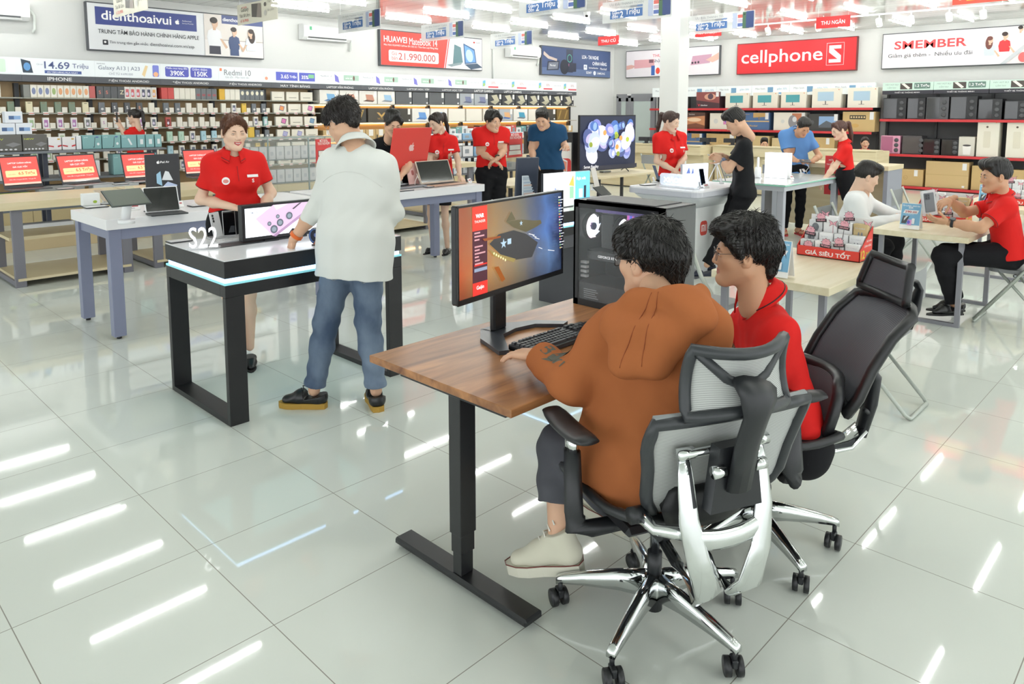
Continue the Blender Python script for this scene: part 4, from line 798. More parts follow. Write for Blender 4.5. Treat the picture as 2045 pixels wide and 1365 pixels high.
# tablet table
ZT = .898
def tilted_tablet(lab, l, r, z, depth, ang, frame, scr=None, stand='#f2f3f4', th=.008):
    loc, rz, w = span(l, r, z); t = T('tablet', lab, 'tablet', (loc[0], loc[1], z), rz)
    X = Matrix.Rotation(math.radians(ang), 4, 'X'); X.translation = (0, 0, .0)
    return t, w, rz
p0, rz, w = span((238, 441), (297, 432), ZT+.03)
t = T('tablet', 'dark tablet lying tilted on a white round stand', 'tablet', (p0[0], p0[1], ZT), .1)
X = Matrix.Translation((-.07, -.06, .13)) @ Matrix.Rotation(math.radians(32), 4, 'X')
G().box(0, .27, 0, .19, 0, .009, mat('#2c3a36', .3), .004, X=X).build('body', t)
G().box(.012, .258, .01, .18, .009, .0105, mat('#5e665c', .35, spec=.2), X=X).build('screen', t)
G().tube([(.07, .06, .03), (.07, .04, .1), (.07, .0, .17)], .03, mat('#f2f3f4', .3), n=14).build('stand_neck', t); G().cyl((.07, .05, 0), (.07, .05, .03), .055, mat('#f2f3f4', .3), n=20).build('stand_base', t)
p0, rz, w = span((303, 433), (374, 427), ZT)
t = T('tablet', 'black tablet standing on its keyboard cover with white frame', 'tablet', (p0[0], p0[1], ZT), rz)
X = Matrix.Translation((0, .16, .012)) @ Matrix.Rotation(-math.radians(20), 4, 'X')
G().box(.0, w, 0, .01, 0, .2, mat('#e4e5e6', .3), .004, X=X).build('body', t); a = Art(X @ FX()); a.rrect(.008, .008, w-.008, .192, .008, blackg); a.g.build('screen', t)
G().box(0, w+.01, 0, .17, .001, .012, mat('#303236', .5), .003).build('keyboard_cover', t); G().box(.02, w-.02, .17, .28, 0, .01, mat('#2a2c30', .5), X=Matrix.Translation((0, .03, .12)) @ Matrix.Rotation(math.radians(-40), 4, 'X')).build('cover_flap', t)
def ipadair(a, w, h):
    apple(a, w*.37, h*.84, .028, '#ffffff', '#26262a'); a.text('iPad Air', w*.42, h*.82, '#ffffff', w=w*.28, bold=.02)
    a.poly([(w*.12, h*.36), (w*.45, h*.25), (w*.36, h*.2), (w*.12, h*.24)], '#4b3f96'); a.ell(w*.22, h*.27, w*.1, h*.04, '#8a6ad0'); a.poly([(w*.3, h*.42), (w*.46, h*.36), (w*.42, h*.66), (w*.3, h*.6)], '#9cc4dc'); a.poly([(w*.45, h*.48), (w*.78, h*.46), (w*.66, h*.64), (w*.56, h*.66)], '#dfe3e6'); a.poly([(w*.46, h*.34), (w*.8, h*.24), (w*.9, h*.36), (w*.62, h*.44)], '#b7c6e4')
def board_(name, lab, l, r, z, pytop, bg, draw, th=.012, cat='poster', foot=True, lean=0, emit=0.0, frame=None):
    loc, rz, w = span(l, r, z); h = hgt(loc, pytop); t = T(name, lab, cat, loc, rz)
    X = Matrix.Rotation(-math.radians(lean), 4, 'X')
    G().box(0, w, 0, th, .001, h, mat(frame or bg, .3), .002, X=X).build('panel', t)
    a = Art(X @ FX(), emit=emit); a.rect(w*.015, h*.012, w*.985, h*.988, bg); draw(a, w, h); a.g.build('print', t)
    if foot: G().box(w*.1, w*.9, th, th+.09, 0, .006, mat(frame or bg, .3)).build('foot', t)
    return t
board_('tablet_poster', 'tall dark iPad Air poster standing on the white table', (294, 409), (362, 403), ZT, 309, '#2a2a2d', ipadair)
for px, py, lb in ((254, 421, 'below the dark tilted tablet'), (343, 415, 'before the black tablet')): card(px, py, ZT, .1, 'small price card with red stripe '+lb)
for px, py, rz, lb in ((172, 417, 0, 'at the left end of the tablet table'), (300, 425, .1, 'between both tablets'), (384, 414, .0, 'right of the black tablet')): flatcard(px, py, ZT, .17, .11, 'flat info card '+lb, rz=rz)
def phone_stand(lab, px, py, z, h=.15, w=.075, c='#c9c3b0', ang=35, rz=0.0, back='#d8d2c0', cat='phone', faces=True):
    p = atz(px, py, z); t = T('phone', lab, cat, (p.x, p.y, z), rz, 'display phones on stands')
    X = Matrix.Translation((-w/2, -.02, .03)) @ Matrix.Rotation(-math.radians(ang), 4, 'X')
    G().box(0, w, 0, .008, 0, h, mat(back, .25), .003, X=X).build('body', t)
    a = Art(X @ FX()); a.rrect(.003, .003, w-.003, h-.003, .008, mat(c, .1) if isinstance(c, str) else c); a.g.build('screen', t)
    g = G().box(-.025, .025, .0, .05, 0, .012, mat('#eceded', .3), .003); g.box(-.012, .012, .02, .035, .01, .07, mat('#eceded', .3), X=Matrix.Rotation(-.3, 4, 'X')); g.build('stand', t)
phone_stand('pale phone on an angled stand behind the dark tablet', 214, 407, ZT, .16, .078, '#c8b6a4', 58, .3)
phone_stand('pale phone on a low stand behind the tablet gap', 272, 396, ZT, .15, .075, '#d9d2b4', 60, .2)
carton('carton', 'small white and green carton at the tablet table rear', 'carton', tuple(atz(166, 412, ZT)), 0, .13, .06, .1, '#eef0ee', lambda a, w, h: a.ell(w*.7, h*.3, w*.12, h*.12, '#9ab83a'))
# red desktop computer and notebooks on the second white table
p = atz(826, 371, ZT)
t = T('desktop_computer', 'red all-in-one desktop computer seen from behind on its pink stand', 'computer', (p.x, p.y, ZT), .1)
XB = Matrix.Translation((0, .02, 0)) @ Matrix.Rotation(math.radians(16), 4, 'X')
redp = mat('#d9443c', .35); pinkp = mat('#e2b3ac', .4)
X = Matrix.Translation((-.30, .06, .16)) @ Matrix.Rotation(math.radians(13), 4, 'X') @ Matrix.Rotation(math.radians(0), 4, 'Z')
G().box(0, .545, 0, .013, 0, .46, redp, .004, X=X).build('casing', t)
G().box(.01, .535, .0131, .0145, .01, .45, blackg, X=X).build('screen', t)
a = Art(X @ FX()); apple(a, .285, .255, .09, '#e9c0bc', redp); a.g.build('emblem', t)
g = G().box(-.075, .075, -.02, -.008, 0, .24, pinkp, .003, X=Matrix.Rotation(math.radians(-14), 4, 'X')); g.box(-.075, .075, -.02, .12, 0, .01, pinkp, .003)
o = g.build('stand', t)
a = Art(Matrix.Rotation(math.radians(-14), 4, 'X') @ FX(0, -.02, 0)); a.rrect(-.018, .11, .018, .165, .017, '#a85a55'); a.g.build('cable_hole', o)
G().tube([(0, -.045, .13), (-.0, -.06, .11), (-.025, -.05, .05), (-.05, -.07, .006)], .004, mat('#f2ece6', .5), n=6).tube([(0, -.06, .11), (.03, -.05, .06), (.06, -.06, .006)], .004, mat('#f2ece6', .5), n=6).build('power_cable', t)
laptop('gold notebook with black screen on the second white table', (868, 374), (934, 367), ZT, 326, '#c9a48e', '#c9b8a8', None, .2, tilt=22)
laptop('grey notebook half hidden behind the white shirt man', (795, 379), (858, 372), ZT, 333, '#8f9198', '#a9a9ad', None, .2, tilt=20)
card(846, 371, ZT, .1, 'small price card before the red desktop computer'); card(938, 366, ZT, .1, 'small price card at the right end of that white table', True, .5)
flatcard(855, 375, ZT, .15, .09, 'flat info card before the gold notebook')
flatcard(800, 383, ZT, .17, .1, 'flat info card beside the grey notebook', '#3a3c42')
# ---------------------------------------------------------------- black display tables with a light line
ledw = newmat('light_line', '#9fccff', .4, emit=3.2)
def black_table(lab, x0, ped=False):
    t = T('display_table', lab, 'table', (x0, 3.74, 0)); w, d = 1.144, .78; bm = mat('#1b1b1d', .42)
    G().box(0, w, 0, d, .802, .893, bm, .002).build('box', t); G().box(.004, w-.004, .004, d-.004, .893, .898, mat('#f4f5f7', .15)).build('table_top', t)
    G().box(.012, w-.012, .012, d-.012, .775, .802, ledw).build('light_line', t); G().box(0, w, 0, d, .766, .778, mat('#8fd8e0', .2, emit=.25)).build('glow_ledge', t)
    G().box(0, w, 0, .06, .70, .766, bm, .002).box(0, w, d-.06, d, .70, .766, bm, .002).box(0, .06, .06, d-.06, .70, .766, bm).box(w-.06, w, .06, d-.06, .70, .766, bm).build('frame', t)
    if ped: G().box(0, w, .01, d-.01, .60, .70, mat('#4c4d52', .4), .002).build('skirt', t); G().box(.55, 1.0, .15, d-.15, 0, .60, mat('#4c4d52', .4), .004).build('pedestal', t); return t
    for xx in (0, w-.105):
        for yy in (0, d-.035): G().box(xx, xx+.105, yy, yy+.035, 0, .70, bm, .002).build('leg', t)
        G().box(xx, xx+.105, .035, d-.035, 0, .03, bm).build('floor_runner', t)
    return t
t = black_table('black display table with glowing blue line beside the white shirt man', 1.676)
o = G().box(.62, .621, 0, .001, .83, .831, blackm).build('lettering', t)
a = Art(FX(0, -.0005, 0)); a.text('Galaxy', .76, .825, '#f2f2f2', w=.34, h=.062, bold=.02)
bpy.data.objects.remove(o); a.g.build('lettering', t)
black_table('black display table with glowing line behind the gaming monitor', 4.25, True)
# the wide advertising display
p0, rz, w = span((484, 488), (652, 466), ZT)
t = T('display_screen', 'wide black framed display with a printed violet phone on the black table', 'display', p0, rz); w = .56; h = hgt(p0, 407)-.01
G().box(0, w, 0, .045, .012, h, mat('#15171c', .35), .004).build('frame', t)
a = Art(FX(), emit=.85); a.rect(.022, .035, w-.022, h-.022, '#eef3fa'); a.text('SAMSUNG', .045, h-.055, '#3c4456', w=.07, bold=.01)
a.poly([(.085, h*.62), (.19, h*.13), (.21, h*.12), (.5, h*.94), (.2, h*.94)], '#b79cb4'); a.poly([(.19, h*.13), (.21, h*.1), (.535, h*.93), (.5, h*.94)], '#8f7390'); a.poly([(.2, h*.94), (.3, h*.94), (.22, h*.8)], '#cdb6ca')
for cu, cv, r_ in ((.2, h*.3, .024), (.24, h*.46, .022), (.17, h*.46, .013), (.225, h*.63, .012), (.3, h*.62, .022)): a.ell(cu, cv, r_, r_*1.05, '#4d525c'); a.ell(cu, cv, r_*.6, r_*.62, '#737c86')
a.poly([(.32, h*.8), (.37, h*.94), (.385, h*.94), (.33, h*.78)], '#3f3a44'); a.poly([(.3, h*.35), (.34, h*.2), (.5, h*.5), (.48, h*.6)], '#cfd9e6'); a.text('S22', .46, h*.2, '#66708a', w=.05); a.g.build('screen', t)
G().box(w*.25, w*.75, -.0, .11, 0, .012, mat('#15171c', .35)).build('base', t)
# folding phone on its stand
p = atz(447, 475, ZT); t = T('folding_phone', 'white and black folding phone standing open on the black table', 'phone', (p.x, p.y, ZT), 0)
X1 = Matrix.Translation((0, 0, .012)) @ Matrix.Rotation(math.radians(25), 4, 'Z') @ Matrix.Rotation(-.2, 4, 'X'); X2 = Matrix.Translation((0, 0, .012)) @ Matrix.Rotation(math.radians(-15), 4, 'Z') @ Matrix.Rotation(-.2, 4, 'X')
G().box(-.082, 0, 0, .007, 0, .155, mat('#d3d4d6', .3), .003, X=X1).build('back_half', t); a = Art(X1 @ FX())
for k in range(3): a.ell(-.06, .135-.017*k, .008, .008, '#1e1f22')
a.g.build('camera_lens', t)
G().box(0, .075, 0, .007, 0, .155, mat('#d3d4d6', .3), .003, X=X2).build('front_half', t); a = Art(X2 @ FX()); a.rect(.003, .004, .072, .151, blackg); a.poly([(.03, .02), (.068, .02), (.068, .06), (.045, .06)], '#2e3138'); a.g.build('screen', t)
G().box(-.09, .09, -.02, .06, 0, .012, acryl, .003).build('stand', t)
# glowing S22 letters
p0, rz, w = span((385, 499), (428, 503), ZT)
t = T('glowing_letters', 'glowing white S22 letters on the corner of the black table', 'sign', (p0[0]-.02, p0[1], ZT), -.55)
G().box(-.01, .16, -.01, .06, 0, .012, acryl, .003).build('base', t)
v, f, x0_, x1_, y0_, y1_ = text_geo('S22', .0)
g = G(); sx = .15/(x1_-x0_); sy = .115/(y1_-y0_); glow = mat('#ffffff', .4, emit=1.6)
for dy in (0, .022): g.add([((x-x0_)*sx, .01+dy, .012+(y-y0_)*sy) for x, y in v], f, glow)
from collections import Counter
ec = Counter(tuple(sorted((fc[i], fc[(i+1) % len(fc)]))) for fc in f for i in range(len(fc)))
for (i, j), n_ in ec.items():
    if n_ == 1: g.quad(*[((v[k][0]-x0_)*sx, .01+dy, .012+(v[k][1]-y0_)*sy) for k, dy in ((i, 0), (j, 0), (j, .022), (i, .022))], mat('#eef2f8', .3))
g.build('letters', t)
pa, pb = atz(417, 497, ZT), atz(563, 484, ZT)
t = T('table_mat', 'dark rectangular mat before the wide display', 'mat', (pa.x, pa.y-.02, ZT), 0); G().box(0, .42, 0, .13, .0005, .004, mat('#3d3f43', .5), .001).build('sheet', t)
flatcard(341, 487, ZT, .13, .085, 'flat info card at the rear left corner of the black table')
t = T('acrylic_tray', 'clear acrylic tray under the folding phone', 'tray', tuple(atz(430, 489, ZT)), 0); G().box(0, .35, 0, .07, .001, .016, acryl, .003).build('tray', t)
p = atz(632, 490, ZT); t = T('round_standee', 'small round dark blue cutout standee with a lens picture', 'standee', (p.x, p.y, ZT), rz)
pts = [(.05*math.cos(a_), .055+.05*math.sin(a_)) for a_ in [2*PI*i/24 for i in range(24)]]
G().prism(pts, 0, .004, mat('#1f2c4c', .4), X=plane_X((0, 0, .002), (1, 0, 0), UP)).build('disc', t)
a = Art(FX(0, -.0045, .002)); a.ell(-.01, .055, .038, .04, '#4a78c0'); a.ell(-.004, .055, .033, .036, '#16203a'); a.ell(.0, .06, .012, .012, '#6f86c8'); a.poly([(-.02, .005), (.06, .005), (.06, .03), (.0, .03)], '#b06a50'); a.text('Camera', -.04, .095, '#e8ecf2', w=.06, bold=.02); a.g.build('print', t)
G().box(-.03, .06, -.006, .02, 0, .006, blackm).build('foot', t)
# second black table: things around
board_('info_board', 'pale printed info board at the left of the second black table', (1043, 398), (1071, 395), ZT, 351, '#dfe8f0', lambda a, w, h: (a.text('ẢNH DÙNG', w*.06, h*.88, '#5a7a9c', w=w*.5), a.text('DUNG LƯỢNG', w*.06, h*.8, '#5a7a9c', w=w*.6), [a.rect(w*.08, h*(.68-.12*k), w*.9, h*(.73-.12*k), ('#b5cbe0', '#e6c9bc', '#c9d8e4')[k % 3]) for k in range(5)], a.rect(w*.06, h*.03, w*.4, h*.08, '#d0506a')), .008, 'info board', True)
def scr3(a, w, h):
    a.rect(.0, 0, w*.5, h, '#f1f5fa'); a.text('Galaxy A', w*.1, h*.72, '#9fb2c8', w=w*.3); a.rrect(w*.22, h*.15, w*.3, h*.55, .005, '#c9d4e6'); a.ell(w*.24, h*.45, w*.02, h*.05, '#7a86a8')
    a.rect(w*.5, 0, w*.66, h, '#e9eef2'); a.poly([(w*.52, h*.55), (w*.62, h*.9), (w*.64, h*.5)], '#e0a04a'); a.rect(w*.54, h*.1, w*.63, h*.5, '#7fb08a'); a.rect(w*.66, 0, w*.985, h*.985, '#5fa9c6'); a.text('Rực nét', w*.69, h*.68, '#ffffff', w=w*.2, bold=.02); a.rect(w*.85, h*.08, w*.9, h*.5, '#1c2430'); a.rect(w*.74, h*.1, w*.82, h*.4, '#cfe4ea')
t = board_('display_screen', 'wide display with a blue Rực nét picture on the second black table', (1085, 408), (1178, 397), ZT, 347, '#eef2f6', scr3, .03, 'display', True, emit=.8, frame='#20242c')
phone_stand('dark folding phone leaning open before the wide display', 1105, 411, ZT, .12, .17, '#3a3b3f', 55, .25, '#2a2b2e')
phone_stand('dark folding tablet phone left of the computer case', 1208, 396, ZT, .12, .2, '#3a3b3f', 50, .2, '#2a2b2e')
phone_stand('white phone with a robot picture standing right of the wide display', 1190, 380, ZT, .2, .1, '#d9d3cc', 15, .2, '#e6e2de')
flatcard(1125, 415, ZT, .13, .09, 'flat info card at the front of the second black table'); card(1150, 411, ZT, .09, 'small price card left of the computer case')
pa = atz(1020, 394, ZT)
t = T('monitor', 'tall dark display panel seen nearly edge on beside the info board', 'display', (4.72, 4.58, ZT), -.35); G().box(0, .22, 0, .03, 0, .37, mat('#3a4150', .4), .006, X=Matrix.Rotation(.1, 4, 'X')).build('back_cover', t); G().box(.02, .2, -.03, .1, 0, .01, mat('#2c303a', .4)).build('base', t)
# ---------------------------------------------------------------- television table and monitor table
dl = mat('#2a2b30', .4)
def plain_table(lab, x0, x1, y0, y1, z, m, leg, ls=.04, th=.03, runner=False):
    t = T('table', lab, 'table', (x0, y0, 0)); w, d = x1-x0, y1-y0
    G().box(0, w, 0, d, z-th, z, m, .003).build('table_top', t)
    for xx in (.05, w-.05-ls):
        for yy in (.04, d-.04-ls): G().box(xx, xx+ls, yy, yy+ls, 0, z-th, leg).build('leg', t)
        if runner: G().box(xx, xx+ls, .04+ls, d-.04-ls, .0, ls*.8, leg).build('floor_runner', t)
    return t
plain_table('oak table on thin black legs under the television', 8.35, 10.05, 6.45, 7.3, .75, wood, dl)
plain_table('oak table on thin black legs under the dark monitor back', 6.6, 8.2, 6.5, 7.3, .75, wood, dl)
def tvpic(a, w, h):
    a.rect(.01, .02, w-.01, h-.01, '#1d2236'); rr_ = random.Random(5)
    for k in range(30):
        u, v_ = rr_.uniform(.1, .9)*w, rr_.uniform(.3, .9)*h; r_ = rr_.uniform(.04, .1)*w
        if not (.02*w < u-r_ and u+r_ < .98*w and v_-r_*1.3 > .05*h and v_+r_*1.3 < .98*h): continue
        a.ell(u, v_, r_, r_*1.25, ('#3f5f9c', '#8a93c4', '#6f74b0', '#a9b2d6', '#46507e', '#c2c4d8')[k % 6], 14, rr_.uniform(0, 3)); a.ell(u+.2*r_, v_, r_*.55, r_*.8, ('#7f9ac8', '#c9cde4', '#a59cc4', '#d9d6dc')[k % 4], 12, rr_.uniform(0, 3))
    for k in range(9): u, v_ = rr_.uniform(.15, .85)*w, rr_.uniform(.1, .8)*h; a.ell(u, v_, .03*w, .05*h, ('#9aa83a', '#7d8a30', '#c98a4a')[k % 3], 10, rr_.uniform(0, 3))
    a.rect(.01, .02, w-.01, h*.1, '#262733'); a.text('Sense Reality', w*.04, h*.05, '#e9e9ee', w=w*.25)
loc, rz, w = span((1157, 345), (1268, 336), .78)
t = T('television', 'television with blue and white flower picture on splayed feet', 'television', (loc[0], loc[1], .751), rz); h = hgt((loc[0], loc[1], .78), 230)
G().box(0, w, 0, .04, .04, h+.03, mat('#101114', .3), .004).build('frame', t); a = Art(FX(0, 0, .035), emit=.55); tvpic(a, w, h-.01); a.g.build('screen', t)
for u in (.13, .83): G().tube([(w*u-.06, -.1, .006), (w*u, .02, .055), (w*u+.05, .14, .006)], .008, blackm, n=6).build('foot', t)
t = T('set_top_box', 'flat grey box lying under the television', 'box', tuple(atz(1205, 345, .752)), rz); G().box(0, .18, 0, .08, 0, .025, mat('#6f716f', .4), .004).build('case', t)
def monitor_back(lab, l, r, z, pytop, py0=None, foot=True, th=.05, c='#34363c'):
    loc, rz, w = span(l, r, z); h = hgt(loc, pytop); t = T('monitor', lab, 'monitor', loc, rz); z0 = .09 if foot else .0
    G().box(0, w, 0, th*.4, z0, h, mat(c, .4), .005).build('back_cover', t); G().box(w*.2, w*.8, -th*.6, 0, z0+(h-z0)*.2, z0+(h-z0)*.8, mat(c, .45), .01).build('back_bulge', t)
    if foot: G().box(w*.42, w*.58, -th*.5, .0, .012, h*.5, mat(c, .4)).build('stand', t); G().box(w*.25, w*.75, -.09, .09, 0, .012, mat(c, .4), .003).build('base', t)
monitor_back('wide dark monitor seen from behind left of the white experience board', (1052, 349), (1140, 345), .751, 309, True)
def mbt(bgred):
    def f(a, w, h):
        if bgred: a.rect(0, 0, w, h, '#d9474a'); c = '#f6e6e4'
        else: a.rrect(w*.02, h*.01, w*.98, h*.5, w*.2, '#d9403f'); a.rect(w*.02, h*.01, w*.98, h*.3, '#d9403f'); c = '#c23a3e'
        a.text('MỜI BẠN', w*.25, h*.84, c, w=w*.5, bold=.03); a.text('TRẢI NGHIỆM', w*.1, h*.72, c, w=w*.8, bold=.03)
        if bgred: a.rect(w*.12, h*.28, w*.88, h*.52, '#4a4a50'); a.rect(w*.15, h*.3, w*.85, h*.5, '#f2f0ee'); a.poly([(w*.08, h*.1), (w*.92, h*.1), (w*.88, h*.27), (w*.12, h*.27)], '#ececea')
        else: a.poly([(w*.48, h*.08), (w*.76, h*.04), (w*.78, h*.42), (w*.5, h*.5)], '#eef0f2'); a.poly([(w*.52, h*.12), (w*.72, h*.09), (w*.74, h*.38), (w*.54, h*.44)], '#e0907a'); a.poly([(w*.12, h*.15), (w*.3, h*.12), (w*.36, h*.22), (w*.2, h*.24)], '#f4e9e8'); a.ell(w*.22, h*.38, w*.08, h*.05, '#b9c9e8')
    return f
board_('experience_board', 'white board reading MỜI BẠN TRẢI NGHIỆM left of the television', (1104, 348), (1141, 347), .751, 285, '#f3f0ee', mbt(False), .01, 'standee')
board_('experience_board', 'red board reading MỜI BẠN TRẢI NGHIỆM right of the standing salesman', (1013, 315), (1043, 312), .826, 266, '#d9474a', mbt(True), .01, 'standee')
board_('experience_board', 'red MỜI BẠN TRẢI NGHIỆM board left of the white shirt man', (631, 326), (663, 322), 1.0, 274, '#d0383c', mbt(True), .01, 'standee').location = aty(632, 326, 9.4)
monitor_back('black monitor seen from behind between the two red shirted men', (1048, 317), (1076, 313), .826, 262, foot=True, c='#1d1e21')
for l, r, top, lb in (((1126, 331), (1142, 329), 271, 'black speaker box behind the navy shirt man'), ((1143, 336), (1158, 335), 264, 'tall black computer case left of the television')):
    loc, rz, w = span(l, r, .81); t = T('computer_case', lb, 'computer case', (loc[0], loc[1], .752), rz); h = hgt((loc[0], loc[1], .752), top); G().box(0, w, 0, .2, 0, h, mat('#25262a', .4), .006).build('shell', t); G().box(.01, w-.01, -.004, 0, .02, h-.02, mat('#303136', .3)).build('front_panel', t)
# ---------------------------------------------------------------- round cornered white stand with red emblem
t = T('display_stand', 'white pedestal stand with rounded top and red mi emblem', 'stand', (6.38, 3.72, 0))
def rr(x0, x1, y0, y1, r, n=6):
    return [(cx+r*math.cos(a0+PI/2*i/n), cy+r*math.sin(a0+PI/2*i/n)) for cx, cy, a0 in ((x1-r, y0+r, -PI/2), (x1-r, y1-r, 0), (x0+r, y1-r, PI/2), (x0+r, y0+r, PI)) for i in range(n+1)]
L_ = 1.1; D_ = .86
G().prism(rr(0, L_, 0, D_, .1), .835, .885, mat('#c9cad2', .35)).build('edge_band', t); G().prism(rr(.004, L_-.004, .004, D_-.004, .1), .885, .9, mat('#f4f4f6', .2)).build('top', t)
G().loft([[(x, y, z) for x, y in rr(a, L_-a, b_, D_-b_, .08)] for a, b_, z in ((.22, .16, .7), (.08, .05, .8), (.05, .03, .835))], mat('#d6d9dd', .35)).build('underside', t)
G().prism(rr(.22, L_-.22, .16, D_-.16, .05), .02, .7, mat('#eef0ef', .3), smooth=False).build('pedestal', t); G().prism(rr(.12, L_-.12, .08, D_-.08, .05), 0, .02, mat('#55565a', .4)).build('floor_plate', t)
q = aty(1405, 455, 3.72+.16)
a = Art(FX(q.x-6.38, .159, q.z)); a.rrect(-.07, -.075, .07, .075, .04, '#d04a40'); a.poly([(-.045, -.035), (-.03, -.035), (-.03, .02), (.005, .02), (.005, -.035), (.02, -.035), (.02, .025), (.01, .035), (-.045, .035)], '#f4e4e2'); a.rect(-.02, -.035, -.007, .01, '#f4e4e2'); a.rect(.03, -.035, .045, .035, '#f4e4e2'); a.g.build('emblem', t)
ZX = .901
p0, rz, w = span((1315, 372), (1388, 379), ZX)
t = T('glowing_block_sign', 'clear block with glowing white model letters on the pedestal stand', 'sign', p0, rz)
G().prism(rr(0, w, 0, .08, .02), 0.0, .02, mat('#e9eef6', .2)).build('base', t)
G().box(.0, w, 0, .08, .021, .14, newmat('lit_acrylic', '#e8f2ff', .1, alpha=.4, emit=.25), .02).build('block', t)
a = Art(FX(0, .03, 0), emit=2.5); a.text('XIAOMI 12', .04, .05, '#ffffff', w=w-.08, h=.05, bold=.06); a.g.build('letters', t)
t = board_('display_screen', 'small bright slanted display with two printed phones on the pedestal stand', (1362, 366), (1414, 362), ZX, 328, '#dfe8fb', lambda a, w, h: (a.rect(w*.02, h*.02, w*.98, h*.98, '#e6edfc'), a.poly([(w*.14, h*.5), (w*.25, h*.85), (w*.3, h*.5)], '#4d5f94'), a.poly([(w*.34, h*.45), (w*.4, h*.85), (w*.43, h*.5)], '#4d5f94'), a.text('Xiaomi 12', w*.6, h*.6, '#9fb0d8', w=w*.3)), .03, 'display', True, emit=.95, frame='#b9bdc6')
phone_stand('black phone standing upright on the pedestal stand', 1402, 375, ZX, .17, .075, '#0d1016', 12, -.1, '#3a5a78')
phone_stand('slanted blue phone at the left end of the pedestal stand', 1312, 364, ZX, .17, .07, '#5a6f94', 20, 1.0, '#44587a'); phone_stand('lime green phone on the pedestal stand rear', 1355, 350, ZX, .13, .07, '#cdd98a', 20, .2, '#cdd98a')
phone_stand('grey phone leaning behind the black polo man hand', 1446, 366, ZX, .2, .08, '#6a7080', 20, .5, '#5a606c')
t = T('tripod', 'small white tripod stand at the pedestal stand rear', 'tripod', tuple(atz(1430, 362, ZX)), 0)
for k in range(3): a_ = k*2.1+.3; G().tube([(0, 0, .2), (.09*math.cos(a_), .09*math.sin(a_), .004)], .006, mat('#e6e7e8', .4), n=6).build('leg', t)
G().box(-.03, .03, -.02, .02, .19, .24, mat('#d3d4d6', .4), .004).build('clamp', t)
card(1408, 376, ZX, .09, 'small price card beside the black upright phone'); flatcard(1287, 371, ZX, .16, .09, 'flat info card at the left edge of the pedestal stand', rz=-.3)
# ---------------------------------------------------------------- glass topped table with light box
t = T('display_table', 'white glass topped display table on slim grey legs at the blue polo man', 'table', (7.95, 3.55, 0)); w, d = 1.65, .9
G().box(0, w, 0, d, .845, .86, mat('#8fd0b8', .1), .002).build('glass_edge', t); G().box(.003, w-.003, .003, d-.003, .86, .868, mat('#eef2f1', .12)).build('table_top', t); G().box(.02, w-.02, .02, d-.02, .79, .845, mat('#c3c6cd', .35)).build('apron', t)
four_legs(t, .03, w-.03, .03, d-.03, .79, .07, .07, mat('#b4b7c0', .35), False)
for yy in (.1,): G().box(.1, w-.1, d-.09, d-.05, .03, .07, mat('#b4b7c0', .35)).build('floor_rail', t)
ZG = .869
def oppo(a, w, h):
    for u, v_, s_ in ((.62, .9, .03), (.74, .55, .05), (.7, .45, .06), (.66, .72, .05)): a.poly([(w*u, h*v_), (w*(u+s_*.5), h*(v_+s_)), (w*(u+s_*.8), h*(v_+s_*.8)), (w*(u+s_*.3), h*(v_-s_*.2))], '#4a5a78')
board_('light_box', 'bright white light box with small floating marks on the glass table', (1526, 354), (1572, 357), ZG, 304, '#f7f9fc', oppo, .12, 'light box', False, emit=1.1)
phone_stand('dark red phone leaning before the white light box', 1553, 354, ZG, .19, .08, '#5a2a38', 14, -.2, '#40202a')
t = T('speaker', 'white round speaker with a tall handle left of the light box', 'speaker', tuple(atz(1513, 356, ZG)), .3); G().cyl((0, -.03, .07), (0, .03, .07), .07, mat('#f1f2f4', .3), n=24).build('body', t); G().cyl((0, -.032, .07), (0, -.03, .07), .045, mat('#dfe3ea', .3), n=20).build('grille', t); G().box(-.03, .03, -.012, .012, .13, .26, mat('#eef0f3', .3), .01).build('handle', t); G().box(-.05, .05, -.04, .04, 0, .01, mat('#e3e5e8', .3)).build('foot', t)
phone_stand('small phone dock with white cable at the glass table rear', 1605, 347, ZG, .05, .06, '#e6e7ea', 40, 0, '#e6e7ea'); flatcard(1558, 356, ZG, .13, .08, 'flat info card beside the leaning dark red phone'); card(1580, 358, ZG, .09, 'small price card before the white light box')
# ---------------------------------------------------------------- cashier counter and high counter
for lab, x0, x1, y0, y1 in (('long oak cashier counter left of the pillar', 13.6, 14.3, 7.9, 11.4), ('oak cashier counter behind the blue polo man', 14.0, 14.7, 4.6, 7.85)):
    t = T('cashier_counter', lab, 'counter', (x0, y0, 0)); w, d = x1-x0, y1-y0
    G().box(.12, w, 0, d, .02, .78, wood).build('panel', t); G().box(0, w, 0, d, .78, .96, wood, .004).build('fascia', t); G().box(.13, w, .01, d-.01, 0, .02, blackm).build('plinth', t); G().box(-.02, w*.5, 0, d, .96, .985, wood, .003).build('ledge', t)
t = T('high_counter', 'oak high counter with grey end panel right of the long haired saleswoman', 'counter', (10.0, 3.13, 0))
G().box(0, .6, 0, 1.7, .93, .99, wood, .003).build('top', t); G().box(.02, .58, .01, .06, 0, .93, mat('#9497a2', .4)).build('end_panel', t); G().box(.02, .58, 1.64, 1.69, 0, .93, mat('#9497a2', .4)).build('end_panel', t); G().box(.3, .34, .06, 1.64, .1, .93, wood).build('back_panel', t)
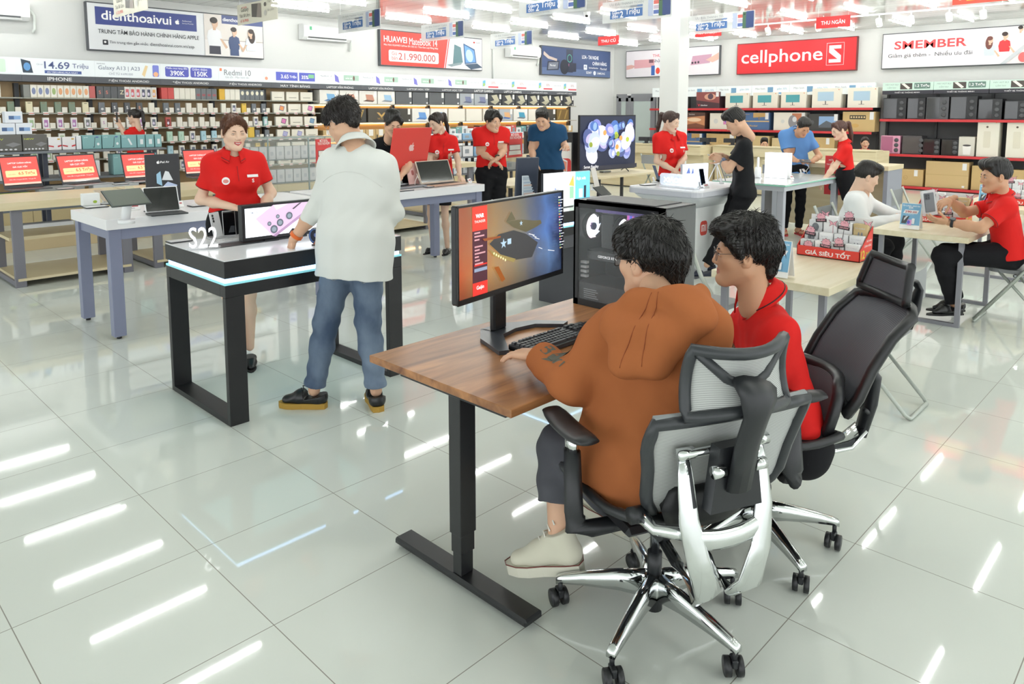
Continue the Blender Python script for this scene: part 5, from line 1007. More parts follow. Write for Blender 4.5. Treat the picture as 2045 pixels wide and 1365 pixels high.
t = board_('experience_board', 'red MỜI BẠN board with a watch picture beside the leaning saleswoman', (1644, 331), (1690, 331), 1.0, 200, '#cf3338', lambda a, w, h: (a.text('MỜI BẠN', w*.2, h*.86, '#f6e6e4', w=w*.6, bold=.03), a.text('TRẢI NGHIỆM', w*.08, h*.75, '#f6e6e4', w=w*.84, bold=.03), a.rrect(w*.3, h*.1, w*.6, h*.55, w*.1, '#7a8a62'), a.ell(w*.42, h*.2, w*.17, h*.1, '#2a2c2e'), a.ell(w*.42, h*.2, w*.12, h*.07, '#4a5a5e')), .01, 'standee')
t.location = (9.78, atx(1645, 388, 9.78).y, .60); t.rotation_euler = (0, 0, R90); t.scale = (.8, 1, .62)
for k_ in list(t.children):
    if k_.name.startswith('foot'): bpy.data.objects.remove(k_)
G().cyl((.2, .02, .1), (.2, .02, -.95), .014, mat('#b9bbc0', .4)).cyl((.2, .02, -.967), (.2, .02, -.95), .16, mat('#b9bbc0', .4)).build('pole', t)
for lb, px, py, zz, l, r, top in (('black cashier monitor on the counter right of the pillar', 0, 0, .986, (1378, 296), (1421, 297), 277), ('low dark monitor on the left counter', 0, 0, .986, (1276, 293), (1296, 294), 283), ('dark monitor at the counter before the pillar', 0, 0, .986, (1298, 297), (1316, 297), 276), ('dark monitor on the counter behind the black polo man', 0, 0, .986, (1426, 297), (1468, 299), 292)):
    loc, rz, w = span(l, r, zz); loc = tuple(aty(l[0], l[1], 1)*0+Vector((13.78 if l[0] < 1330 else 14.18, atx(l[0], l[1], 13.8).y, .986))); t = T('monitor', lb, 'monitor', loc, -1.2); h = max(.14, hgt(loc, top)); w = max(.35, w*.8)
    G().box(0, w, 0, .03, .05, h, mat('#25272b', .4), .004).build('back_cover', t); G().box(w*.4, w*.6, -.02, .04, .0, .12, mat('#25272b', .4)).build('stand', t); G().box(w*.3, w*.7, -.05, .08, 0, .01, mat('#25272b', .4)).build('base', t)
# ---------------------------------------------------------------- sitting tables with promotion boxes
paleoak = newmat('pale_laminate', '#ddd0ab', .4); noisecol(paleoak, '#dcd0ae', '#e4dabd', 1.5, 3, (1, 14, 14))
lgm = mat('#85858c', .4)
plain_table('pale laminate table with the red promotion box nearest the camera', 3.95, 5.0, 1.5, 2.2, .735, paleoak, lgm, .035, .045, True)
plain_table('pale laminate table between the white sweatshirt man and the seated salesman', 6.38, 7.43, 1.4, 2.1, .72, paleoak, lgm, .035, .045, True)
plain_table('pale laminate table farther back at the right edge', 8.6, 9.65, 1.35, 2.05, .72, paleoak, lgm, .035, .045, True)
pinkc = '#e7a9b6'
def promo(lab, x, y, z, w=.4, d=.22, sub='', nprod=9):
    """red card tray facing local -Y; products inside are things of their own"""
    t = T('promotion_tray', lab, 'promotion tray', (x, y, z), R90); red = mat('#dc4034', .5)
    G().box(0, w, 0, .004, 0, .065, red).build('front', t); G().box(0, w, d-.004, d, 0, .25, mat('#f1efee', .5)).build('back', t); G().box(0, w, 0, d, 0, .004, mat('#f1efee', .5)).build('bottom', t)
    for u in (0, w-.004): G().prism([(0, 0), (d, 0), (d, .21), (.0, .065)], u, u+.004, red, X=Matrix(((0, 0, 1, 0), (1, 0, 0, 0), (0, 1, 0, 0), (0, 0, 0, 1)))).build('side', t)
    a = Art(FX()); a.text('GIÁ SIÊU TỐT', w*.14, .012, '#f8eceb', w=w*.72, h=.042, bold=.05); a.g.build('lettering', t)
    a = Art(plane_X((w+.0005, 0, 0), (0, 1, 0), UP)); a.text('12', d*.06, .015, '#d6cf3e', w=d*.32, h=.055, bold=.05); a.text('THÁNG', d*.45, .03, '#d6cf3e', w=d*.45, bold=.04); a.text('BẢO HÀNH', d*.48, .115, '#f8eceb', w=d*.4, bold=.02); a.text('CHÍNH HÃNG', d*.3, .085, '#f8eceb', w=d*.55, bold=.02); a.g.build('side_lettering', t)
    names = ['grey mouse pack', 'white charger box', 'white charger box', 'cable pack']
    k = 0
    for row, (yy, zz, hh) in enumerate(((.02, .004, .1), (.085, .05, .1), (.15, .1, .12))):
        for c in range(4):
            k += 1; u = .012+c*.096; wv = .088; kind = c
            def dr(a, w_, h_, kind=kind, row=row):
                if kind == 0: a.ell(w_*.5, h_*.62, w_*.26, h_*.22, '#6f7276'); a.ell(w_*.5, h_*.5, w_*.2, h_*.2, '#7d8084')
                elif kind in (1, 2): a.text('Sạc nhanh', w_*.15, h_*.7, '#c4c6ca', w=w_*.5); row == 0 and a.rrect(w_*.28, h_*.05, w_*.75, h_*.5, .008, '#4a4f5e')
                else: a.text('TO CABLE', w_*.12, h_*.72, '#c9cbd0', w=w_*.7, bold=.02); a.ell(w_*.4, h_*.4, .006, h_*.18, '#8a8d94'); a.ell(w_*.62, h_*.4, .006, h_*.18, '#8a8d94')
            o = carton('boxed_accessory', '%s, %s row, %s from left in the %s' % (names[c], ('front', 'middle', 'back')[row], ORD[c+1], sub), 'boxed accessory', (0, 0, 0), 0, wv, .045, hh if row < 2 or c != 1 else .15, ('#d9dadb', '#f3f2f2', '#f0efef', '#e9e9ea')[c] if not (row == 2 and c == 3) else '#cdb586', dr, 'boxed accessories in the '+sub, key='acc%d%d%s' % (row, c, sub[:5]))
            o.matrix_world = Matrix.Translation((x, y, z)) @ Matrix.Rotation(R90, 4, 'Z') @ Matrix.Translation((u, yy, zz))
    # pink star tags on black labels
    st = [(math.cos(2*PI*i/18)*(1 if i % 2 else .72), math.sin(2*PI*i/18)*(1 if i % 2 else .72)) for i in range(18)]
    for i, (u, v_, yy) in enumerate(((.07, .075, -.0), (.055, .16, .07), (.09, .245, .14), (.185, .1, -.0), (.265, .115, -.0), (.27, .22, .07), (.27, .27, .14))[:nprod]):
        X = plane_X((u, yy+.012, v_), (1, .0, .1*(-1)**i), UP)
        g = G(); g.prism([(a_*.034, b_*.03) for a_, b_ in st], 0, .002, mat('#3a2f34', .5), X=X); g.prism([(a_*.031, b_*.027) for a_, b_ in st], .002, .003, mat(pinkc, .5), X=X); g.box(-.036, .036, -.036, -.014, .003, .005, mat('#2a2326', .5), .001, X=X)
        a = Art(X @ Matrix.Translation((0, 0, .005)), g); a.text(('220.000đ', '350.000đ', '500.000đ', '90.000đ', '95.000đ')[i % 5], -.028, -.029, pinkc, w=.056, bold=.03); a.text('GIÁ', -.008, .006, '#8a4a58', w=.016)
        g.box(-.0015, .0015, -.1, -.03, -.002, 0, '#3a2f34', X=X)
        g.build('price_star', t)
    for u, v_, yy in ((.19, .215, .1), (.385, .225, .16), (.115, .265, .16)):
        X = plane_X((u, yy, v_), (1, 0, 0), UP); g = G()
        for s_ in (-1, 1): g.prism([(0, -.004), (s_*.022, -.018), (s_*.016, 0), (s_*.026, .018), (s_*.004, .006)][::s_], 0, .002, mat(pinkc, .5), X=X); g.prism([(0, -.006), (s_*.025, -.022), (s_*.019, 0), (s_*.03, .022), (s_*.004, .008)][::s_], -.002, 0, mat('#3a2f34', .5), X=X)
        g.box(-.0012, .0012, -.09, 0, -.002, 0, '#a8505a', X=X); g.build('paper_butterfly', t)
    return t
promo('red promotion tray reading GIÁ SIÊU TỐT on the nearest pale table', 4.76, 2.03, .737, sub='nearest red tray')
promo('red promotion tray behind the hands on the second pale table', 7.05, 1.98, .722, sub='second red tray', nprod=5)
promo('red promotion tray at the right edge on the farthest pale table', 9.0, 1.75, .722, sub='farthest red tray', nprod=4)
def tent(lab, x, y, z, w=.15, h=.21):
    t = T('tent_card', lab, 'tent card', (x, y, z+.001), R90, 'blue tent cards on the pale tables')
    for s_ in (1, -1):
        X = Matrix.Translation((0, .05, h)) @ Matrix.Rotation(s_*.24, 4, 'X') @ Matrix.Translation((0, -.0015, -h))
        if s_ == -1: X = Matrix.Translation((0, .05, h)) @ Matrix.Rotation(.24, 4, 'X') @ Matrix.Translation((0, -.0015, -h))
        G().box(0, w, 0, .003, 0, h, paperw, X=Matrix.Translation((0, .05, h)) @ Matrix.Rotation(s_*-.22, 4, 'X') @ Matrix.Translation((0, -.0015, -h))).build('front_sheet' if s_ == 1 else 'back_sheet', t)
    a = Art(Matrix.Translation((0, .05, h)) @ Matrix.Rotation(-.22, 4, 'X') @ Matrix.Translation((0, -.002, -h)) @ FX())
    a.rect(.003, h*.16, w-.003, h-.003, '#7fb4d6'); a.text('ỐP LƯNG - BAO DA', w*.07, h*.87, '#ffffff', w=w*.86, bold=.03); a.text('ESR', w*.38, h*.79, '#ffffff', w=w*.22, bold=.02)
    a.poly([(w*.12, h*.6), (w*.82, h*.6), (w*.9, h*.74), (w*.2, h*.74)], '#f4f4f6'); a.text('290', w*.2, h*.625, '#b5303c', w=w*.34, h=h*.085, bold=.04); a.text('.000', w*.56, h*.625, '#b5303c', w=w*.24, bold=.03); a.text('CHỈ TỪ', w*.62, h*.69, '#8a8d94', w=w*.16); a.text('Giá đã giảm 50%', w*.26, h*.54, '#e9f2f8', w=w*.4)
    a.poly([(w*.08, h*.2), (w*.3, h*.2), (w*.46, h*.5), (w*.14, h*.5)], '#4a4c52'); a.poly([(w*.2, h*.3), (w*.4, h*.5), (w*.3, h*.5), (w*.2, h*.4)], '#d9d9de'); a.rrect(w*.38, h*.14, w*.6, h*.36, .006, '#d9a0d0'); a.ell(w*.45, h*.26, w*.07, h*.07, '#6a5ac8'); a.rrect(w*.6, h*.2, w*.74, h*.42, .006, '#eef1f4'); a.g.build('print', t)
tent('blue tent card on the nearest pale table, behind the glasses man', 3.99, 1.90, .736)
tent('blue tent card on the table before the white sweatshirt man', 6.5, 1.93, .721); tent('blue tent card on the farthest pale table', 8.75, 1.86, .721)
# ---------------------------------------------------------------- folding chairs
fg = mat('#b4bab2', .35, .3); fs = mat('#8f9192', .5)
def fold_chair():
    t = T('folding_chair', 'x', 'chair', (0, 0, 0), 0, 'grey folding chairs')
    for s_ in (-1, 1):
        x = .2*s_; G().tube([(x, -.22, .82), (x, -.1, .55), (x, .28, .03)], .014, fg, n=8, flat=(1.5, .8, (0, 1, .5))).build('side_tube', t)
        G().cyl((x-.006*s_, .02, .42), (x+.025*s_, .02, .42), .012, mat('#8a8d90', .3, .8), n=8).build('bolt', t)
    G().tube([(-.2, .28, .012), (.2, .28, .012)], .012, fg, n=8).build('front_floor_bar', t)
    G().tube([(-.17, .14, .44), (-.17, -.24, .03), (-.15, -.26, .012), (.15, -.26, .012), (.17, -.24, .03), (.17, .14, .44)], .012, fg, n=8).build('rear_leg_loop', t)
    sh = rr(-.18, .18, -.17, .22, .08); G().prism(sh, .425, .455, fs).build('seat', t)
    G().loft([[(x, -.2-.02*math.cos(x*6)+.0, z) for x, z in [(-.19+.38*i/8, .62 if k == 0 else .8) for i in range(9)]] for k in range(2)], fs, closed=False, cap=False).build('backrest', t)
    return t
c0 = fold_chair()
def put(x, y, rz, lb, first=[1]):
    c = c0 if first[0] else dup(c0); first[0] = 0; c.location = (x, y, 0); c.rotation_euler = (0, 0, rz); c['label'] = lb
put(4.43, 1.42, 0, 'grey folding chair pushed to the nearest pale table, behind the office chair headrest')
put(6.9, 1.12, 0, 'grey folding chair under the seated salesman at right')
put(6.92, 2.5, PI, 'grey folding chair under the white sweatshirt man')
put(4.25, 2.45, PI, 'grey folding chair at the far side of the nearest pale table')
put(9.2, 1.1, .1, 'grey folding chair at the near side of the farthest pale table')
put(9.0, 2.5, PI, 'grey folding chair at the far side of the farthest pale table')
put(13.0, 8.6, -PI/2, 'grey folding chair before the long cashier counter'); put(13.4, 7.0, -PI/2, 'grey folding chair before the cashier counter behind the black polo man'); put(13.4, 6.0, -PI/2, 'grey folding chair before the cashier counter behind the blue polo man')
# ---------------------------------------------------------------- the walnut desk with monitor, keyboard and computer
walnut = newmat('walnut_top', '#8a5a36', .32)
nt, b = nodes(walnut); tc = N(nt, 'ShaderNodeTexCoord'); mp = N(nt, 'ShaderNodeMapping'); mp.inputs['Scale'].default_value = (1.2, 9, 9); nt.links.new(tc.outputs['Object'], mp.inputs[0])
nz = N(nt, 'ShaderNodeTexNoise'); nz.inputs['Scale'].default_value = 1.6; nz.inputs['Detail'].default_value = 6; nz.inputs['Distortion'].default_value = .8; nt.links.new(mp.outputs[0], nz.inputs[0])
cr = N(nt, 'ShaderNodeValToRGB'); e = cr.color_ramp.elements; e[0].position = .3; e[0].color = (*lin('#71462a'), 1); e[1].position = .7; e[1].color = (*lin('#b98355'), 1); nt.links.new(nz.outputs[0], cr.inputs[0]); nt.links.new(cr.outputs[0], b.inputs['Base Color'])
t = T('desk', 'walnut topped standing desk on black legs in the foreground', 'desk', (1.585, 1.557, 0)); dw, dd = 1.44, .757
G().box(0, dw, 0, dd, .722, .75, walnut, .002).build('desk_top', t)
bk = mat('#232426', .38)
for x in (.035, dw-.125):
    pts = [(x, -.02), (x+.085, -.02), (x+.085, .67), (x, .67)]
    G().box(x, x+.085, -.03, .668, .012, .04, bk, .008).build('foot_bar', t)
    g = G().box(x+.004, x+.078, .285, .345, .19, .70, bk, .002); g.build('column', t)
    o = G().box(x+.008, x+.074, .289, .341, .12, .19, bk, .002).box(x+.012, x+.070, .293, .337, .04, .12, bk, .002).build('inner_column', t)
    G().box(x-.01, x+.09, .05, .6, .70, .722, bk, .003).build('bracket', t)
    for yy in (.03, .6): G().cyl((x+.042, yy, 0), (x+.042, yy, .014), .02, blackm, n=10).build('glide', t)
G().box(.12, dw-.12, .29, .33, .66, .70, bk).build('cross_rail', t)
# gaming monitor
ml, mr_ = Vector((1.785, 2.035, .95)), Vector((2.5, 2.135, .95)); mw = (mr_-ml).length; mz = math.atan2(mr_.y-ml.y, mr_.x-ml.x)
t = T('gaming_monitor', 'large black monitor showing a war plane game on the walnut desk', 'monitor', (ml.x, ml.y, .751), mz); H = .375
scm = newmat('game_picture', '#777777', .25)
nt, b = nodes(scm); tc = N(nt, 'ShaderNodeTexCoord'); sp = N(nt, 'ShaderNodeSeparateXYZ'); nt.links.new(tc.outputs['Object'], sp.inputs[0])
nz = N(nt, 'ShaderNodeTexNoise'); nz.inputs['Scale'].default_value = 9; nz.inputs['Detail'].default_value = 4; nt.links.new(tc.outputs['Object'], nz.inputs[0])
fx_ = math_(nt, 'ADD', math_(nt, 'DIVIDE', sp.outputs[0], mw), math_(nt, 'MULTIPLY', math_(nt, 'SUBTRACT', nz.outputs[0], .5), .25))
cr = N(nt, 'ShaderNodeValToRGB'); cr.color_ramp.elements[0].color = (*lin('#b8552c'), 1); cr.color_ramp.elements[1].color = (*lin('#16264e'), 1); cr.color_ramp.elements[1].position = .98
for p_, c_ in ((.3, '#b08a58'), (.55, '#8a8678'), (.72, '#5f6f92'), (.84, '#5f86c8')): e = cr.color_ramp.elements.new(p_); e.color = (*lin(c_), 1)
nt.links.new(fx_, cr.inputs[0])
cr2 = N(nt, 'ShaderNodeValToRGB'); cr2.color_ramp.elements[0].color = (.45, .36, .3, 1); cr2.color_ramp.elements[1].color = (.75, .75, .75, 1)
for p_, c_ in ((.3, (1.15, 1.0, .8, 1)), (.55, (1, 1, 1, 1))): e = cr2.color_ramp.elements.new(p_); e.color = c_
nt.links.new(math_(nt, 'DIVIDE', math_(nt, 'SUBTRACT', sp.outputs[2], .2), H), cr2.inputs[0])
mx = N(nt, 'ShaderNodeMix'); mx.data_type = 'RGBA'; mx.blend_type = 'MULTIPLY'; mx.inputs[0].default_value = 1; nt.links.new(cr.outputs[0], mx.inputs[6]); nt.links.new(cr2.outputs[0], mx.inputs[7])
nt.links.new(mx.outputs[2], b.inputs['Emission Color']); b.inputs['Emission Strength'].default_value = .6; b.inputs['Base Color'].default_value = (.02, .02, .02, 1)
z0 = .2
bz = mat('#111214', .35)
g = G().box(0, mw, 0, .03, z0, z0+H, bz, .006).box(.12, mw-.12, .03, .075, z0+.06, z0+H-.06, bz, .02); o = g.build('housing', t)
g = G(); g.box(.0, mw, -.006, 0, z0, z0+.02, bz).box(0, mw, -.006, 0, z0+H-.008, z0+H, bz).box(0, .008, -.006, 0, z0, z0+H, bz).box(mw-.008, mw, -.006, 0, z0, z0+H, bz); g.build('bezel', t)
g = G(); g.quad((.008, -.001, z0+.02), (mw-.008, -.001, z0+.02), (mw-.008, -.001, z0+H-.008), (.008, -.001, z0+H-.008), scm); o = g.build('screen', t)
a = Art(FX(0, -.0015, z0), step=.00025, emit=.6); a.text('GIGABYTE', mw*.5, .005, mat('#c9c9c9', .4), w=.06, align='c')
su, sw = mw*.125, mw*.125
a.rect(su, .02, su+sw, H-.01, mat('#4a2430', .4, emit=.4)); a.rect(su, H*.72, su+sw, H-.012, '#c8392c'); a.rect(su, .02, su+sw, .07, '#d0312a'); a.text('WAR', su+.02, H*.85, '#ffffff', w=.05, bold=.06); a.text('THUNDER', su+.012, H*.8, '#f4d9d4', w=.066, bold=.01); a.text('Gaijin', su+.022, .038, '#ffffff', w=.045, bold=.01)
for k, w_ in enumerate((.035, .06, .03, 0, .05, .03, .065, .025, .03, .05)): w_ and a.rect(su+.01, H*(.69-.035*k), su+.01+w_, H*(.69-.035*k)+.006, '#b98a90')
a.rect(su+.006, H*.3, su+sw-.006, H*.335, '#7c8aa0'); a.rect(su+.006, H*.36, su+sw-.006, H*.375, '#c02a22')
dk = mat('#3f3f40', .5, emit=.35); dk2 = mat('#5c563f', .5, emit=.4)
P = lambda pts: [(mw*u, H*v_) for u, v_ in pts]
a.poly(P([(.41, .76), (.55, .75), (.68, .71), (.75, .7), (.76, .66), (.7, .63), (.6, .6), (.48, .68)]), dk2); a.poly(P([(.41, .76), (.46, .86), (.5, .76)]), dk2)
a.poly(P([(.26, .56), (.34, .64), (.48, .65), (.6, .58), (.72, .45), (.7, .4), (.66, .3), (.5, .32), (.36, .42)]), dk); a.poly(P([(.2, .63), (.36, .62), (.36, .6), (.22, .6)]), mat('#8a4a26', .5, emit=.45)); a.poly(P([(.26, .5), (.36, .42), (.5, .33), (.48, .3), (.3, .42)]), mat('#8a7a48', .5, emit=.5)); a.poly(P([(.3, .3), (.34, .3), (.4, .14), (.37, .12)]), mat('#8a4a16', .5, emit=.5))
def star(u, v_, r_): a.poly([(u+r_*(1 if i % 2 == 0 else .4)*math.sin(PI*i/5), v_+r_*(1 if i % 2 == 0 else .4)*math.cos(PI*i/5)) for i in range(10)], '#9db4c4')
star(mw*.385, H*.53, .022); a.rect(mw*.42, H*.51, mw*.455, H*.57, '#9db4c4'); star(mw*.55, H*.71, .012)
for k in range(6): a.poly(P([(.29+.02*k, .455-.02*k), (.3+.02*k, .465-.02*k), (.305+.02*k, .445-.02*k), (.295+.02*k, .435-.02*k)]), '#e8d9a0')
for u, v_, du in ((.62, .58, .06), (.68, .52, .05), (.66, .55, .04), (.72, .4, .04), (.82, .34, .07)): a.poly(P([(u, v_), (u+du, v_-.03), (u+du, v_-.036), (u, v_-.008)]), '#d9dce2')
for k in range(19): a.rect(mw*.93, H*(.92-.033*k), mw*.943, H*(.92-.033*k)+.006, ('#d9d9dc', '#c85a5a', '#c8b060', '#7aa86a')[(k*7) % 4]); a.rect(mw*.946, H*(.922-.033*k), mw*(.958+.012*((k*5) % 3)), H*(.922-.033*k)+.004, '#b9bcc4')
a.g.build('game_overlay', o)
G().box(mw*.44, mw*.56, .07, .10, .012, z0+H*.5, bz, .008).build('stand_column', t)
sb = mat('#3a3c42', .3)
G().prism([(mw*.5-.04, .13), (mw*.5-.05, .02), (mw*.5-.2, -.12), (mw*.5-.235, -.10), (mw*.5-.15, .06), (mw*.5-.05, .14)], 0, .016, sb).build('stand_foot', t)
G().prism([(mw*.5+.04, .13), (mw*.5+.05, .14), (mw*.5+.2, .03), (mw*.5+.27, -.09), (mw*.5+.22, -.1), (mw*.5+.15, -.0), (mw*.5+.05, .03), (mw*.5-.05, .02), (mw*.5-.05, .14)], 0, .016, sb).build('stand_foot', t)
# keyboard, every keycap a part
t = T('keyboard', 'black mechanical keyboard under the hand of the orange hooded man', 'keyboard', (1.995, 1.832, .751), 0)
G().box(0, .445, 0, .145, 0, .022, mat('#1c1d20', .45), .004).build('case', t)
kc = {}
def key(u, v_, w_):
    w_ = round(w_, 4)
    if w_ not in kc:
        g = G(); g.loft([[(0, 0, .0), (w_, 0, .0), (w_, .0165, .0), (0, .0165, .0)], [(.0016, .001, .009), (w_-.0016, .001, .009), (w_-.0016, .0145, .009), (.0016, .0145, .009)]], mat('#2b2c30', .45), smooth=False); kc[w_] = g.build('keycap', t); o = kc[w_]
    else: o = kc[w_].copy(); COL.objects.link(o)
    o.location = (u, v_, .0221)
for r, spec in enumerate(([1.25, 1.25, 1.25, 6.25, 1.25, 1.25, 1.25, 1.25], [2.25]+[1]*10+[2.75], [1.75]+[1]*11+[2.25], [1.5]+[1]*12+[1.5], [1]*13+[2], [1, -1]+[1]*4+[-.5]+[1]*4+[-.5]+[1]*4)):
    u = .008
    for w_ in spec:
        if w_ > 0: key(u, .008+.021*r+(.006 if r == 5 else 0), w_*.019-.0018)
        u += abs(w_)*.019
    if r in (0, 3, 4, 5):
        for k in range(3): key(.318+.019*k, .008+.021*r+(.006 if r == 5 else 0), .0172)
    if r < 5:
        for k in range(3): key(.383+.019*k, .008+.021*r, .0172)
# computer case with glowing fans
t = T('gaming_computer', 'black gaming computer tower with glowing fans behind glass on the desk', 'computer', (2.72, 1.745, .751), 0); w, d, h = .255, .505, .506
bk2 = mat('#131416', .4); inn = mat('#0c0d0f', .5)
g = G(); g.box(.005, w, 0, d, .0, .02, bk2).box(.0, w, 0, d, h-.016, h, mat('#2b2a2c', .35)).box(w-.006, w, 0, d, 0, h, bk2).box(0, w, d-.01, d, 0, h, bk2).box(0, .012, 0, .03, .0, h, bk2).box(0, .012, d-.028, d, 0, h, bk2).box(0, .012, 0, d, h-.035, h, bk2).box(0, .012, 0, d, 0, .03, bk2); g.build('shell', t)
G().box(.02, w-.02, .06, d-.06, h, h+.004, mat('#49474a', .5)).build('top_filter', t)
G().box(.004, w-.004, -.006, 0, .01, h-.006, mat('#3a3c40', .06, coat=.8), .003).build('front_glass', t)
G().box(.014, w-.01, .01, d-.01, .02, .11, mat('#1b1c1e', .5)).build('supply_cover', t)
a = Art(plane_X((.0135, d-.05, .03), (0, -1, 0), UP)); a.rect(0, 0, .1, .07, '#24262a'); [a.rect(.006, .008+.01*k, .006+.085*(1-.1*(k % 3)), .0125+.01*k, '#8a8d90') for k in range(5)]; a.g.build('label_sticker', t)
G().box(.215, .225, .05, d-.03, .11, h-.03, inn).build('mainboard', t)
fanm = newmat('fan_glow', '#ffffff', .4)
nt, b = nodes(fanm); tc = N(nt, 'ShaderNodeTexCoord'); gr_ = N(nt, 'ShaderNodeTexNoise'); gr_.inputs['Scale'].default_value = 14; nt.links.new(tc.outputs['Object'], gr_.inputs[0])
cr = N(nt, 'ShaderNodeValToRGB'); cr.color_ramp.elements[0].position = .32; cr.color_ramp.elements[0].color = (.55, .75, 1, 1); cr.color_ramp.elements[1].position = .7; cr.color_ramp.elements[1].color = (1, .35, .75, 1)
e = cr.color_ramp.elements.new(.5); e.color = (1, .95, .9, 1); nt.links.new(gr_.outputs[0], cr.inputs[0]); nt.links.new(cr.outputs[0], b.inputs['Emission Color']); b.inputs['Emission Strength'].default_value = 1.1
def fan(y, z, r_, x=.125, hub='#3a3f5c'):
    X = Matrix.Translation((x, y, z)) @ Matrix.Rotation(PI/2, 4, 'X')
    f_ = G().lathe([(r_+.006, -.012), (r_+.006, .012), (r_, .012), (r_, -.012)], bk2, 28, X=X).build('fan_frame', t)
    g = G()
    for k in range(9):
        a0 = 2*PI*k/9; q = []
        for rr_, da, zz in ((r_*.28, 0, -.004), (r_*.95, .25, -.006), (r_*.95, .85, .006), (r_*.28, .6, .004)): q.append((rr_*math.cos(a0+da), rr_*math.sin(a0+da), zz))
        g.add(q, [(0, 1, 2, 3)], fanm, X=X)
    g.lathe([(r_*.97, -.012), (r_*.97, -.008)], fanm, 28, X=X); g.build('fan_blades', f_)
    G().lathe([(r_*.28, -.01), (r_*.3, .012)], mat(hub, .4, emit=.3), 18, X=X).build('fan_hub', f_)
fan(d-.035, .37, .062, .1); fan(d-.215, .365, .06, .1, '#2a4a6a')
g = G().box(.045, .15, d-.2, d-.13, .28, .445, mat('#1e2022', .4), .004); g.build('cpu_cooler', t)
G().box(.05, .145, d-.2, d-.13, .445, .452, mat('#54575c', .35)).build('cooler_cover', t)
o = G().box(.05, .16, .1, d-.04, .215, .262, mat('#222428', .35), .004).build('graphics_card', t)
a = Art(plane_X((.049, d-.1, .225), (0, -1, 0), UP), emit=.5); a.text('GEFORCE RTX', .01, .006, '#e6e6e8', w=.11, bold=.02); a.poly([(.14, .03), (.15, .03), (.18, -.004), (.17, -.004)], '#e88ad8'); a.g.build('lettering', o)
for k in range(4): G().box(.03, .05, d-.055, d-.02, .13+.022*k, .142+.022*k, mat('#d0d2d4', .4)).build('slot_cover', t)
for k in range(4): G().box(.06, .1, .19+.014*k, .196+.014*k, .32, .46, mat('#c86ab0', .4, emit=.5) if k % 2 else mat('#5a6ad0', .4, emit=.5)).build('memory_bar', t)
G().box(.04, .2, .06, d-.1, h-.055, h-.03, mat('#5a4a88', .4, emit=.25)).build('top_radiator', t)
G().tube([(.08, .1, .3), (.05, .14, .24), (.06, .2, .19), (.07, .16, .12)], .006, mat('#2a2a2e', .5), n=6).build('cable', t)
G().box(.002, .005, .025, d-.025, .03, h-.035, newmat('tempered_glass', '#dfe6ea', .03, alpha=.08)).build('side_glass', t)
# ---------------------------------------------------------------- office chairs: local +Y is forward
chrome = newmat('polished_alloy', '#dfe2e2', .1, metal=1.0); blackp = mat('#232528', .42)
def meshm(name, c, al): m = newmat(name, c, .6, alpha=al); return m
meshl = meshm('grey_mesh', '#c6c9c6', .85); meshd = meshm('dark_mesh', '#56575e', .92)
def mesh_weave(m, sc=420):
    nt, b = nodes(m); tc = N(nt, 'ShaderNodeTexCoord'); w1 = N(nt, 'ShaderNodeTexWave'); w1.bands_direction = 'Z'; w1.inputs['Scale'].default_value = sc/6.28; nt.links.new(tc.outputs['Object'], w1.inputs[0])
    base = b.inputs['Base Color'].default_value[:3]
    n_ = nt.nodes.new('ShaderNodeMix'); n_.data_type = 'RGBA'; n_.inputs[6].default_value = (*[c*.62 for c in base], 1); n_.inputs[7].default_value = (*[min(1, c*1.25) for c in base], 1); nt.links.new(w1.outputs[0], n_.inputs[0]); nt.links.new(n_.outputs[2], b.inputs['Base Color'])
mesh_weave(meshl); mesh_weave(meshd)
def sheet(g, f, nu, nv, m, th=.006):
    """thin solid sheet over f(u, v) -> point, u and v from 0 to 1"""
    P_ = [[Vector(f(i/nu, j/nv)) for j in range(nv+1)] for i in range(nu+1)]; v = []; F = []
    for i in range(nu+1):
        for j in range(nv+1):
            a_ = P_[min(i+1, nu)][j]-P_[max(i-1, 0)][j]; b_ = P_[i][min(j+1, nv)]-P_[i][max(j-1, 0)]; n_ = a_.cross(b_); n_ = n_.normalized() if n_.length > 1e-9 else Vector((0, 0, 1)); v += [P_[i][j]+n_*th/2, P_[i][j]-n_*th/2]
    id_ = lambda i, j, s_: (i*(nv+1)+j)*2+s_
    for i in range(nu):
        for j in range(nv): F += [(id_(i, j, 0), id_(i+1, j, 0), id_(i+1, j+1, 0), id_(i, j+1, 0)), (id_(i, j, 1), id_(i, j+1, 1), id_(i+1, j+1, 1), id_(i+1, j, 1))]
    for i in range(nu): F += [(id_(i, 0, 0), id_(i, 0, 1), id_(i+1, 0, 1), id_(i+1, 0, 0)), (id_(i, nv, 0), id_(i+1, nv, 0), id_(i+1, nv, 1), id_(i, nv, 1))]
    for j in range(nv): F += [(id_(0, j, 0), id_(0, j+1, 0), id_(0, j+1, 1), id_(0, j, 1)), (id_(nu, j, 0), id_(nu, j, 1), id_(nu, j+1, 1), id_(nu, j+1, 0))]
    g.add(v, F, m, smooth=True); return g
